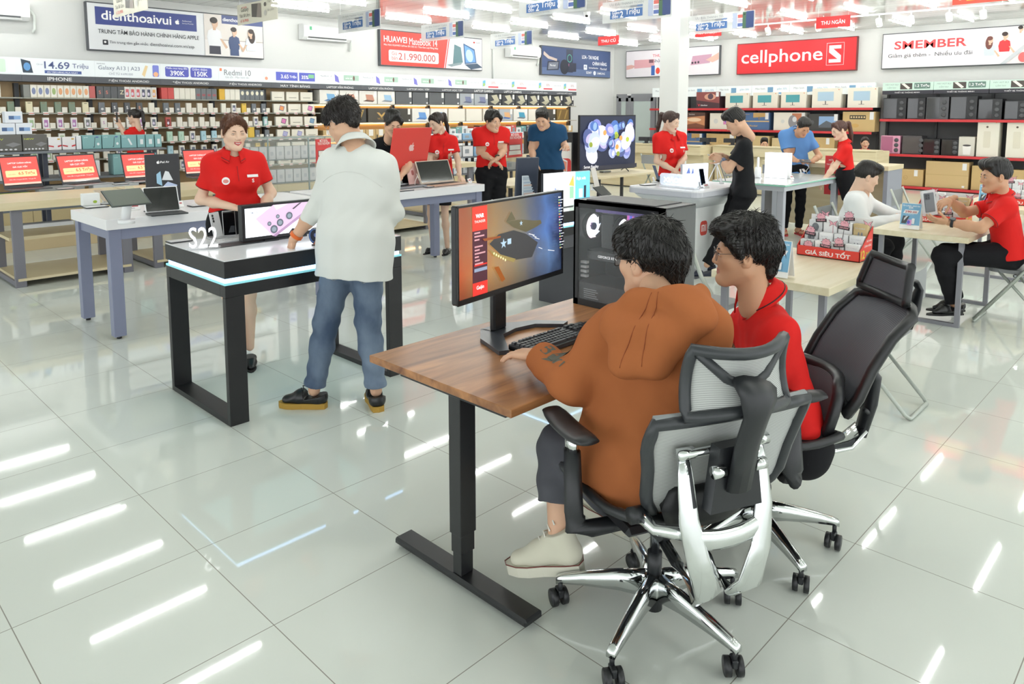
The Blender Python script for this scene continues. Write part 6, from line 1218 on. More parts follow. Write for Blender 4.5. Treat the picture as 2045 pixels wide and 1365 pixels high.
def chair_base(t, a0):
    g = G().cyl((0, 0, .055), (0, 0, .16), .028, blackp).cyl((0, 0, .16), (0, 0, .25), .024, blackp); g.build('gas_lift', t)
    G().cyl((0, 0, .25), (0, 0, .40), .016, mat('#8f9398', .2, 1.0)).build('piston', t)
    G().lathe([(.036, .1), (.045, .125), (.04, .165), (.03, .17)], chrome, 20).build('base_hub', t)
    for k in range(5):
        a_ = a0+2*PI*k/5; c, s = math.cos(a_), math.sin(a_); X = Matrix.Rotation(a_, 4, 'Z')
        rings = []
        for x, z, hw, hh in ((.03, .142, .023, .04), (.12, .138, .021, .03), (.23, .122, .018, .02), (.30, .108, .016, .014), (.325, .1, .014, .012)):
            rings.append([(x, y_*hw, z+z_*hh) for y_, z_ in ((-1, -1), (1, -1), (1, .2), (.75, .8), (.3, 1), (-.3, 1), (-.75, .8), (-1, .2))])
        o = G().loft(rings, chrome, X=X).build('base_arm', t)
        Xc = X @ Matrix.Translation((.312, 0, 0)) @ Matrix.Rotation(k*1.7+.5, 4, 'Z')
        g = G()
        for s_ in (-1, 1): g.cyl((-.014, s_*.010, .029), (-.014, s_*.027, .029), .029, mat('#1f2022', .4), n=20, X=Xc); g.cyl((-.014, s_*.027, .029), (-.014, s_*.028, .029), .022, mat('#3a3b3e', .4), n=18, X=Xc)
        g.box(-.03, .012, -.009, .009, .035, .062, blackp, .004, X=Xc).cyl((0, 0, .05), (0, 0, .098), .008, blackp, n=10, X=Xc); g.build('caster', o)
def armrest(t, s_, pz=.705, y0=.02, px_=.30, tone=None):
    r_ = G()
    def pad(yy0, yy1):
        rings = []
        for k in range(9):
            u = k/8; y = yy0+(yy1-yy0)*u; w_ = .043*(1-.25*abs(2*u-1)**4); h_ = .018*(1-.5*abs(2*u-1)**6)
            rings.append([(s_*px_+w_*math.cos(q), y, pz+.012*(u-.5)**2*4+h_*math.sin(q)) for q in [2*PI*i/14 for i in range(14)]])
        return rings
    o = G().loft(pad(y0-.13, y0+.14), mat('#2a2b2d', .42)).build('armrest_pad', t)
    o = G().tube([(s_*px_, y0-.01, pz-.02), (s_*px_, y0-.015, pz-.06)], .026, chrome, n=12, flat=(1.2, .7, (1, 0, 0))).build('armrest_collar', t)
    G().tube([(s_*px_, y0-.015, pz-.06), (s_*px_, y0-.03, .45), (s_*px_, y0-.04, .42), (s_*(px_-.05), y0-.04, .395), (s_*.1, y0-.04, .39)], [.03, .034, .034, .03, .026], blackp, n=12, flat=(1.2, .75, (s_*.7, 0, .7))).build('armrest_post', t)
def back_fn(pts, ws, bow):
    def f(u, v):
        k = v*(len(pts)-1); i = min(int(k), len(pts)-2); q = k-i; q = q*q*(3-2*q) if False else q
        y = pts[i][0]*(1-q)+pts[i+1][0]*q; z = pts[i][1]*(1-q)+pts[i+1][1]*q; w_ = ws[i]*(1-q)+ws[i+1]*q
        x = (u-.5)*2*w_; return (x, y+bow*((2*u-1)**2), z)
    return f
def outline(f, n=10): return [f(i/n, 0) for i in range(n)]+[f(1, i/n) for i in range(n)]+[f(1-i/n, 1) for i in range(n)]+[f(0, 1-i/n) for i in range(n)]
def mesh_chair(lab, loc, rz, a0, dark=False):
    t = T('office_chair', lab, 'office chair', loc, rz, None); mm = meshd if dark else meshl
    chair_base(t, a0-rz)
    G().box(-.09, .09, -.15, .12, .37, .42, blackp, .02).build('mechanism', t)
    sf = lambda u, v: ((u-.5)*.5*(1-.12*abs(2*v-1)**3), -.22+.46*v, .485+.035*((2*u-1)**2)-.03*max(0, v-.75)*4+.02*max(0, .25-v)*4-.012)
    sheet(G(), sf, 12, 12, mm).build('seat_mesh', t); G().tube(outline(sf), .016, blackp, n=8, closed=True).build('seat_frame', t)
    G().box(-.2, .2, -.16, .16, .42, .45, blackp, .015).build('seat_pan', t)
    for s_ in (-1, 1): armrest(t, s_)
    if not dark:
        f = back_fn([(-.18, .48), (-.235, .57), (-.26, .67), (-.28, .75), (-.315, .825)], [.165, .23, .24, .258, .255], .018)
        f0 = f; f = lambda u, v: (f0(u, v)[0]+.035, f0(u, v)[1]-.03, f0(u, v)[2]+.02)
        sheet(G(), f, 14, 12, mm, .005).build('back_mesh', t); G().tube(outline(f), .019, mat('#34373a', .4), n=8, closed=True).build('back_frame', t)
        G().tube([(Vector(f(u/8, .985))+Vector((0, .004, .016))) for u in range(9)], .012, mat('#8f9494', .5), n=8).build('top_rim', t)
        for s_ in (-1, 1):
            G().tube([(s_*.12, -.315, .755), (s_*.125, -.335, .68), (s_*.125, -.355, .57), (s_*.105, -.375, .46), (s_*.07, -.375, .36), (s_*.055, -.32, .30), (s_*.05, -.2, .335), (s_*.05, -.08, .385)], [.013, .017, .021, .024, .028, .02, .015, .013], chrome, n=12, flat=(1.5, .65, (0, 1, .2))).build('back_support', t)
            G().tube([(s_*.205, -.235, .545), (s_*.19, -.29, .525), (s_*.125, -.35, .53)], [.022, .016, .02], chrome, n=10).build('side_bracket', t)
            G().cyl((s_*.2, -.235, .545), (s_*.238, -.235, .545), .024, blackp).build('hub_cap', t)
            G().cyl((s_*.12-.02*s_, -.33, .75), (s_*.12+.03*s_, -.33, .75), .017, chrome).build('bar_end', t)
        G().tube([(x, -.345+.6*(x*x), .755-.3*x*x) for x in [-.13+.26*i/8 for i in range(9)]], .012, chrome, n=10).build('cross_bar', t)
        G().tube([(x, -.37+.9*(x*x), .505+.9*x*x) for x in [-.13+.26*i/8 for i in range(9)]], .03, chrome, n=12, flat=(.5, 1, (0, 0, 1))).build('lower_band', t)
        fl_ = back_fn([(-.27, .5), (-.285, .56), (-.28, .62)], [.12, .15, .12], .03); sheet(G(), fl_, 10, 6, mat('#17181a', .5), .03).build('lumbar_pad', t)
        pl = G().prism([(-.085, .60), (.085, .60), (.06, .78), (-.06, .78)], -.02, .02, blackp, X=Matrix(((1, 0, 0, 0), (0, 0, -1, -.375), (0, 1, 0, 0), (0, 0, 0, 1)))); pl.build('headrest_carrier', t)
        G().tube([(0, -.40, .66), (0, -.43, .80), (0.005, -.455, .88), (.01, -.455, .93), (.02, -.425, .955)], [.034, .034, .034, .05, .065], blackp, n=10, flat=(1.2, .55, (0, 1, .1))).build('headrest_bracket', t)
        for s_ in (-1, 1): G().cyl((s_*.05, -.4, .72), (s_*.085, -.4, .72), .017, chrome).build('knob', t)
        hf = lambda u, v: (.02+(u-.5)*2*(.165-.015*v), -.40+.06*((2*u-1)**2)-.02*(2*v-1)**2, .885+.155*v-.03*(2*u-1)**2*(1-v)+.01*(2*u-1)**2)
        sheet(G(), hf, 12, 6, mm, .005).build('headrest_mesh', t)
        o = G().tube(outline(hf), .017, mat('#34373a', .4), n=8, closed=True).build('headrest_frame', t)
        for s_ in (-1, 1): G().tube([hf(.5+s_*.46, .97), hf(.5+s_*.2, .55), hf(.5+s_*.1, .45), hf(.5, .45)], .015, mat('#34373a', .4), n=8).build('frame_strut', o)
    else:
        f = back_fn([(-.30, .60), (-.335, .66), (-.38, .76), (-.45, .87), (-.53, .945), (-.55, .955)], [.2, .21, .205, .2, .19, .15], .05)
        sheet(G(), f, 14, 14, mm, .006).build('back_mesh', t); G().tube(outline(f), .02, mat('#1c1d1f', .4), n=8, closed=True).build('back_frame', t)
        fl_ = back_fn([(-.21, .48), (-.235, .53), (-.25, .6), (-.27, .66), (-.29, .69)], [.15, .19, .2, .19, .15], .05); sheet(G(), fl_, 12, 8, mm, .03).build('lumbar_mesh', t); G().tube(outline(fl_), .022, mat('#222326', .4), n=8, closed=True).build('lumbar_frame', t)
        G().tube([(0, -.06, .40), (0, -.25, .385), (0, -.36, .40), (0, -.42, .46)], [.05, .05, .045, .035], chrome, n=12, flat=(1.3, .4, (0, 0, 1))).build('rear_arm', t)
        G().tube([(0, -.415, .43), (0, -.45, .56), (0, -.46, .66), (0, -.42, .71)], [.03, .034, .034, .026], blackp, n=12, flat=(1.1, .7, (0, 1, 0))).build('back_post', t)
        for s_ in (-1, 1): G().tube([(s_*.02, -.44, .52), (s_*.05, -.4, .55)], .009, blackp, n=8).build('lever', t)
        for s_ in (-1, 1): G().tube([(s_*.03, -.42, .70), (s_*.15, -.36, .72), (s_*.18, -.3, .64)], .014, blackp, n=8).build('side_bracket', t)
        G().tube([(0, -.50, .90), (0, -.58, .86), (0, -.60, .93), (0, -.62, 1.0), (0, -.60, 1.03)], [.018, .028, .03, .018, .02], blackp, n=10, flat=(1.3, .6, (0, 1, 0))).build('headrest_bracket', t)
        G().cyl((-.035, -.57, .88), (.035, -.57, .88), .014, chrome).build('bolt', t)
        hf = lambda u, v: ((u-.5)*2*(.16-.03*v), -.50-.03*v-.10*(1-(2*u-1)**2)**1.0*.5+.03, .965+.13*v+.02*(2*u-1)**2)
        sheet(G(), hf, 12, 8, mm, .012).build('headrest_mesh', t); G().tube(outline(hf), .016, mat('#1c1d1f', .4), n=8, closed=True).build('headrest_frame', t)
    return t
mesh_chair('grey mesh office chair with polished alloy frame under the orange hooded man', (1.95, 1.26, 0), -.42, math.radians(47))
mesh_chair('dark mesh office chair with tilted headrest under the seated red polo man', (2.6, 1.24, 0), .835, math.radians(22), True)
# ---------------------------------------------------------------- people: smooth bodies and clothes from blended rounded volumes
from mathutils.bvhtree import BVHTree
V3 = lambda *a: np.array(a, dtype=np.float64)
def nrm(v): v = np.asarray(v, float); return v/(np.linalg.norm(v)+1e-12)
# volume: ('c', a, b, ra, rb, k[, squash axis, factor]) | ('e', centre, radii, k[, 3x3 axes]); leading '-' in the type carves; ('cut', point, normal, radius)
def sdf_mesh(pr_, vox, disp=None):
    lo = V3(9e9, 9e9, 9e9); hi = -lo
    for p in pr_:
        if p[0] == 'c': r = max(p[3], p[4]); lo = np.minimum(lo, np.minimum(p[1], p[2])-r); hi = np.maximum(hi, np.maximum(p[1], p[2])+r)
        if p[0] == 'e': r = max(p[2]); lo = np.minimum(lo, p[1]-r); hi = np.maximum(hi, np.asarray(p[1])+r)
    lo = lo-4*vox; hi = hi+4*vox; n = np.ceil((hi-lo)/vox).astype(int)+1
    ax = [(lo[i]+vox*np.arange(n[i])).astype(np.float32) for i in range(3)]
    D = np.full(n, 1.0, np.float32)
    for p in pr_:
        t = p[0].lstrip('-')
        if t == 'c': r = max(p[3], p[4]); b0 = np.minimum(p[1], p[2])-r; b1 = np.maximum(p[1], p[2])+r; k = p[5]
        elif t == 'e': r = max(p[2]); b0 = np.asarray(p[1])-r; b1 = np.asarray(p[1])+r; k = p[3]
        else: b0 = np.asarray(p[1])-p[3]; b1 = np.asarray(p[1])+p[3]; k = 0
        m = k*1.2+4*vox if t != 'cut' else 0
        i0 = np.clip(np.floor((b0-m-lo)/vox).astype(int), 0, n); i1 = np.clip(np.ceil((b1+m-lo)/vox).astype(int)+1, 0, n)
        if (i1 <= i0).any(): continue
        s = tuple(slice(a, b) for a, b in zip(i0, i1))
        X, Y, Z = np.meshgrid(ax[0][s[0]], ax[1][s[1]], ax[2][s[2]], indexing='ij', sparse=True)
        if t == 'c':
            a, b = np.asarray(p[1], float), np.asarray(p[2], float)
            qx, qy, qz = X-a[0], Y-a[1], Z-a[2]; d = b-a
            if len(p) > 6:
                nv = nrm(p[6]); f = 1/p[7]-1; w = (qx*nv[0]+qy*nv[1]+qz*nv[2])*f; qx, qy, qz = qx+w*nv[0], qy+w*nv[1], qz+w*nv[2]; d = d+nv*(d@nv)*f
            h = np.clip((qx*d[0]+qy*d[1]+qz*d[2])/max(d@d, 1e-9), 0, 1)
            v = np.sqrt((qx-h*d[0])**2+(qy-h*d[1])**2+(qz-h*d[2])**2)-(p[3]+(p[4]-p[3])*h)
        elif t == 'e':
            c, r = p[1], p[2]; qx, qy, qz = X-c[0], Y-c[1], Z-c[2]
            if len(p) > 4: A = p[4]; qx, qy, qz = (qx*A[0][0]+qy*A[0][1]+qz*A[0][2]), (qx*A[1][0]+qy*A[1][1]+qz*A[1][2]), (qx*A[2][0]+qy*A[2][1]+qz*A[2][2])
            k0 = np.sqrt((qx/r[0])**2+(qy/r[1])**2+(qz/r[2])**2); k1 = np.sqrt((qx/r[0]**2)**2+(qy/r[1]**2)**2+(qz/r[2]**2)**2)+1e-9
            v = k0*(k0-1)/k1
        else: v = (X-p[1][0])*p[2][0]+(Y-p[1][1])*p[2][1]+(Z-p[1][2])*p[2][2]
        o = D[s]
        if t == 'cut':
            R2 = (X-p[1][0])**2+(Y-p[1][1])**2+(Z-p[1][2])**2; D[s] = np.where(R2 < p[3]**2, np.maximum(o, v), o)
        elif p[0][0] == '-':
            h = np.clip(.5-.5*(o+v)/max(k, 1e-6), 0, 1); D[s] = o*(1-h)-v*h+k*h*(1-h)
        else:
            h = np.clip(.5+.5*(o-v)/max(k, 1e-6), 0, 1); D[s] = o*(1-h)+v*h-k*h*(1-h)
    if disp is not None:
        idx = np.nonzero(np.abs(D) < 5*vox); D[idx] += disp(ax[0][idx[0]], ax[1][idx[1]], ax[2][idx[2]]).astype(np.float32)
    ins = D < 0
    c8 = [(i, j, k) for i in (0, 1) for j in (0, 1) for k in (0, 1)]
    sub = lambda A, c: A[c[0]:A.shape[0]-1+c[0], c[1]:A.shape[1]-1+c[1], c[2]:A.shape[2]-1+c[2]]
    cnt = sum(sub(ins, c).astype(np.int8) for c in c8); act = (cnt > 0) & (cnt < 8)
    I = np.stack(np.nonzero(act), 1); N_ = len(I); vid = np.full(act.shape, -1, np.int32); vid[tuple(I.T)] = np.arange(N_)
    cv = {c: D[I[:, 0]+c[0], I[:, 1]+c[1], I[:, 2]+c[2]] for c in c8}
    acc = np.zeros((N_, 3)); num = np.zeros(N_)
    for c in c8:
        for a in range(3):
            if c[a]: continue
            e = list(c); e[a] = 1; e = tuple(e); m = (cv[c] < 0) != (cv[e] < 0); t = np.where(m, cv[c]/np.where(m, cv[c]-cv[e], 1), 0)
            for q in range(3): acc[:, q] += m*(c[q]+(t if q == a else 0))
            num += m
    v = lo+vox*(I+acc/num[:, None]); F = []
    for a in range(3):
        b, c = [(1, 2), (2, 0), (0, 1)][a]
        s0 = [slice(1, -1)]*3; s1 = [slice(1, -1)]*3; s0[a] = slice(0, -1); s1[a] = slice(1, None)
        A0, A1 = ins[tuple(s0)], ins[tuple(s1)]; E = np.stack(np.nonzero(A0 != A1), 1); off = np.ones(3, int); off[a] = 0; E = E+off
        fl = ins[E[:, 0], E[:, 1], E[:, 2]]; q = []
        for db, dc in ((1, 1), (0, 1), (0, 0), (1, 0)):
            g = E.copy(); g[:, b] -= db; g[:, c] -= dc; q.append(vid[g[:, 0], g[:, 1], g[:, 2]])
        q = np.stack(q, 1); q[~fl] = q[~fl][:, ::-1]; F.append(q)
    F = np.concatenate(F); F = F[(F >= 0).all(1)]
    return v, F
class MB:
    def __init__(s): s.v = []; s.f = []; s.mi = []; s.mats = []; s.n = 0
    def add(s, v, f, m):
        if m not in s.mats: s.mats.append(m)
        s.v.append(v); s.f += (np.asarray(f)+s.n).tolist(); s.mi += [s.mats.index(m)]*len(f); s.n += len(v)
    def build(s, name, parent, base):
        me = bpy.data.meshes.new(name); me.from_pydata((np.concatenate(s.v)-base).tolist(), [], s.f)
        for m in s.mats: me.materials.append(m)
        me.polygons.foreach_set('material_index', s.mi); me.polygons.foreach_set('use_smooth', [True]*len(s.f)); me.update()
        o = bpy.data.objects.new(name, me); COL.objects.link(o); o.parent = parent; return o
def skin(c):
    m = mat(c, .5, spec=.35, name='skin'); b = m.node_tree.nodes['Principled BSDF']; b.inputs['Subsurface Weight'].default_value = .06; b.inputs['Subsurface Radius'].default_value = (.02, .008, .004); return m
# head in its own frame: x right, y forward, z up, origin between the ears
_HD = {}
def head_geo(sex, near, smile=False):
    k = (sex, near, smile)
    if k in _HD: return _HD[k]
    f = sex == 'f'; j = .86 if f else 1.0; sm_ = .006 if smile else .001; mw_ = .021 if smile else .017
    P = [('e', V3(0, -.018, .035), (.073, .093, .086), .02), ('e', V3(0, .028, -.028), (.061*(.97 if f else 1), .064, .082), .03), ('c', V3(.048*j, -.002, -.055), V3(.016, .062, -.098), .028*j, .022*j, .03), ('c', V3(-.048*j, -.002, -.055), V3(-.016, .062, -.098), .028*j, .022*j, .03),
         ('e', V3(0, .074, -.098), (.021*j, .019, .017), .02), ('c', V3(-.033, .073, .02), V3(.033, .073, .02), .013, .013, .02),
         ('e', V3(.043, .055, -.02), (.024, .026, .024), .025), ('e', V3(-.043, .055, -.02), (.024, .026, .024), .025),
         ('-e', V3(.031, .1, .0), (.019, .02, .0125), .014), ('-e', V3(-.031, .1, .0), (.019, .02, .0125), .014),
         ('c', V3(0, .086, .008), V3(0, .1, -.029), .0075, .0105, .014), ('e', V3(.011, .093, -.034), (.0085, .009, .0075), .007), ('e', V3(-.011, .093, -.034), (.0085, .009, .0075), .007),
         ('e', V3(.031, .0795, .0), (.0155, .0105, .0095), .006), ('e', V3(-.031, .0795, .0), (.0155, .0105, .0095), .006),
         *[q for g_ in (1, -1) for q in (('c', V3(0, .0868, -.0605), V3(mw_*g_, .0795, -.0625+sm_), .0052, .003, .005), ('c', V3(0, .0852, -.0705), V3(mw_*.85*g_, .079, -.0665+sm_*.8), .0066, .0035, .005), ('-c', V3(0, .0945, -.0658), V3(mw_*g_, .086, -.0648+sm_), .0019 if not smile else .003, .0012, .003))],
         ('c', V3(0, -.03, -.05), V3(0, -.045, -.2), .053*j, .055*j, .03)]
    for s in (1, -1):
        A = [[math.cos(.35*s), -math.sin(.35*s), 0], [math.sin(.35*s), math.cos(.35*s), 0], [0, 0, 1]]
        P += [('e', V3(.076*s, -.008, -.006), (.009, .019, .031), .006, A), ('-e', V3(.086*s, -.002, -.001), (.008, .010, .018), .005, A), ('e', V3(.073*s, .002, -.03), (.008, .01, .009), .005)]
    v, F = sdf_mesh(P, .0022 if near else .003)
    c = v[F].mean(1); zc = c[:, 2]-sm_*(np.abs(c[:, 0])/mw_)**1.3; lips = (np.abs(c[:, 0]) < mw_+.003) & (zc > -.0785+.35*np.maximum(0, np.abs(c[:, 0])-.008)) & (zc < -.0555-.25*np.maximum(0, np.abs(c[:, 0])-.006)) & (c[:, 1] > .076)
    _HD[k] = (v, F, lips); return _HD[k]
def brow_eye(mb, X, hairm, closed=False, smile=False, sex='m'):
    def add(g):
        for m_i, m in enumerate(g.mats):
            fs = [f for f, k in zip(g.f, g.mi) if k == m_i]; mb.add(np.array([X@np.append(p, 1) for p in g.v])[:, :3], [], m)
            base = mb.n-len(g.v); mb.f += [[base+i for i in f] for f in fs]; mb.mi += [mb.mats.index(m)]*len(fs)
    g = G(); ew = mat('#e9e4de', .25); ir = mat('#20160f', .15); lash = mat('#241c1a', .6)
    for s in (1, -1):
        g.ell((.031*s, .0835, -.0005), (.0125, .0075, .0045 if not closed else .0018), ew, 14, 8); g.ell((.031*s, .0868, -.001 if not closed else -.002), (.0056, .0046, .0052 if not closed else .002), ir, 12, 8)
        g.tube([(.019*s, .0885, .0005), (.026*s, .092, .0052), (.033*s, .0918, .0055), (.04*s, .088, .0035), (.0455*s, .082, .0005)], [.0007, .0012, .0013, .0012, .0006], lash, n=5)
        g.tube([(.014*s, .0905, .0165), (.022*s, .0915, .0195), (.033*s, .088, .0215), (.046*s, .076, .0165)], [.0018, .0027 if sex == 'm' else .002, .0026 if sex == 'm' else .0018, .001], hairm, n=6, flat=(.7, 1.2, (0, .3, 1)))
    if smile:
        g.tube([(-.019, .0825, -.0595), (-.01, .0885, -.064), (0, .0905, -.0655), (.01, .0885, -.064), (.019, .0825, -.0595)], [.0008, .0026, .003, .0026, .0008], mat('#f3efe9', .3), n=8)
    add(g)
_HN = {}
def hand_geo(side, curls, near, spread=1.0):
    k = (side, tuple(curls), near, spread)
    if k in _HN: return _HN[k]
    s = 1 if side == 'l' else -1          # palm down, fingers +y, thumb towards +x on a left hand
    P = [('c', V3(-.024*s, .03, 0), V3(-.028*s, .078, 0), .0145, .0115, .02), ('c', V3(0, .02, 0), V3(0, .084, .001), .016, .0125, .02), ('c', V3(.02*s, .025, 0), V3(.026*s, .084, 0), .0155, .0115, .02), ('c', V3(0, -.04, 0), V3(0, .02, 0), .024, .02, .02, (0, 0, 1), .78), ('e', V3(.022*s, .035, -.008), (.016, .026, .013), .01)]
    for i, (x, L, r, y0) in enumerate(((.027, .072, .0088, .084), (.0085, .08, .009, .088), (-.0095, .074, .0086, .086), (-.027, .058, .0076, .078))):
        a = V3(x*s, y0, 0); an = curls[i+1]*.7; fx = (x*.9*spread)*s
        for seg, (l_, dr) in enumerate(((.45, 0), (.31, .0008), (.24, .0016))):
            d = nrm(V3(fx*4*.5, math.cos(an), -math.sin(an))); b = a+d*L*l_*1.0
            P.append(('c', a, b, r-dr, r-dr-.0009, .004)); a = b; an += curls[i+1]*(1.0 if seg == 0 else .7)
    a = V3(.024*s, .022, -.006); t = curls[0]
    for seg, (L, r) in enumerate(((.04, .0115), (.032, .0098), (.026, .0086))):
        an = .75-.35*seg*t-.25*t; d = nrm(V3(math.sin(an)*s, math.cos(an), -.25-.35*t*seg)); b = a+d*L; P.append(('c', a, b, r, r-.0012, .006)); a = b
    _HN[k] = sdf_mesh(P, .0024 if near else .0038); return _HN[k]
def frame(f, u):
    f = nrm(f); u = np.asarray(u, float); r = nrm(np.cross(f, u)); u = np.cross(r, f); return np.stack([r, f, u], 1)   # columns right, forward, up
def xf(v, R, o, s=1.0): return (v*s)@R.T+o
# hair: style -> volumes in the head frame
def hair_geo(st, vox):
    P = [('e', V3(0, -.02, .04), (.081, .101, .092), .01)]
    cuts = [('cut', V3(0, .047, .02), nrm(V3(0, .85, -.5)), .3), ('cut', V3(0, -.0, -.043), nrm(V3(0, .5, -1)), .3)]
    ex = []
    if st == 'short': ex = [('c', V3(-.035, .06, .098), V3(.035, .06, .098), .026, .026, .02), ('e', V3(0, .0, .105), (.07, .085, .035), .03)]
    if st == 'quiff': ex = [('c', V3(-.04, .068, .092), V3(.04, .072, .1), .03, .03, .02), ('e', V3(0, .0, .11), (.072, .09, .038), .03), ('c', V3(.02, .085, .075), V3(.05, .06, .06), .014, .014, .02)]
    if st == 'full': P = [('e', V3(0, -.022, .042), (.086, .105, .092), .01)]; ex = [('c', V3(-.05, .06, .08), V3(.045, .065, .082), .032, .028, .03), ('e', V3(0, -.01, .1), (.076, .092, .038), .03), ('c', V3(-.06, .075, .06), V3(-.074, .05, .03), .018, .014, .02), ('c', V3(.055, .075, .062), V3(.075, .045, .03), .02, .014, .02), ('c', V3(0, -.1, .02), V3(0, -.095, -.045), .045, .03, .03)]
    if st == 'swept': P = [('e', V3(0, -.022, .045), (.087, .108, .096), .01)]; ex = [('c', V3(.04, .075, .09), V3(-.05, .085, .1), .03, .034, .03), ('c', V3(-.02, .1, .09), V3(.03, .1, .085), .02, .018, .02), ('e', V3(0, -.01, .112), (.078, .1, .042), .03), ('c', V3(0, -.1, .02), V3(0, -.09, -.06), .042, .03, .03), ('c', V3(-.07, .045, .05), V3(-.079, .02, .005), .02, .012, .02), ('c', V3(.07, .045, .05), V3(.079, .02, .005), .02, .012, .02)]
    if st == 'parted': P = [('e', V3(0, -.02, .045), (.086, .104, .094), .01)]; ex = [('c', V3(.006, .055, .12), V3(.066, .06, .055), .022, .022, .01), ('c', V3(-.006, .055, .12), V3(-.066, .06, .055), .022, .022, .01), ('c', V3(.066, .06, .055), V3(.078, .045, .01), .02, .01, .02), ('c', V3(-.066, .06, .055), V3(-.078, .045, .01), .02, .01, .02), ('e', V3(0, -.02, .11), (.07, .08, .035), .03)]
    if st in ('pony', 'ponylong', 'bun'):
        P = [('e', V3(0, -.02, .038), (.079, .1, .091), .01)]; ex = [('c', V3(.0, .06, .1), V3(.05, .05, .07), .02, .018, .02), ('c', V3(.0, .06, .1), V3(-.05, .05, .07), .02, .018, .02), ('c', V3(.064, .05, .05), V3(.076, .025, .0), .012, .006, .015), ('c', V3(-.064, .05, .05), V3(-.076, .025, .0), .012, .006, .015)]
        if st == 'pony': ex += [('c', V3(0, -.115, .0), V3(-.03, -.15, -.03), .02, .032, .01), ('c', V3(-.03, -.15, -.03), V3(-.035, -.145, -.1), .032, .014, .01)]
        if st == 'ponylong': ex += [('c', V3(0, -.105, .065), V3(.0, -.15, .05), .02, .026, .01), ('c', V3(0, -.15, .05), V3(0, -.15, -.1), .028, .026, .01), ('c', V3(0, -.15, -.1), V3(0, -.13, -.22), .026, .008, .01)]
        if st == 'bun': ex += [('e', V3(0, -.12, .05), (.035, .03, .035), .01)]
    def disp(x, y, z):
        phi = np.arctan2(x, y+.05); th = np.arctan2(np.sqrt(x*x+(y+.05)**2), z-.02)
        return .0017*np.sin(phi*34+th*5+3*np.sin(phi*5))+.0012*np.sin(phi*71+th*9)
    tail = [p for p in ex if p[0] == 'c' and min(p[1][1], p[2][1]) < -.1]; front = [p for p in ex if not any(p is q for q in tail)]
    if st in ('full', 'swept'): cuts = [('cut', V3(0, .06, .03), nrm(V3(0, .85, -.6)), .3), ('cut', V3(0, -.0, -.05), nrm(V3(0, .5, -1)), .3)]
    return sdf_mesh(P+cuts[:1]+front+cuts[1:]+tail, vox, disp)
_HR = {}
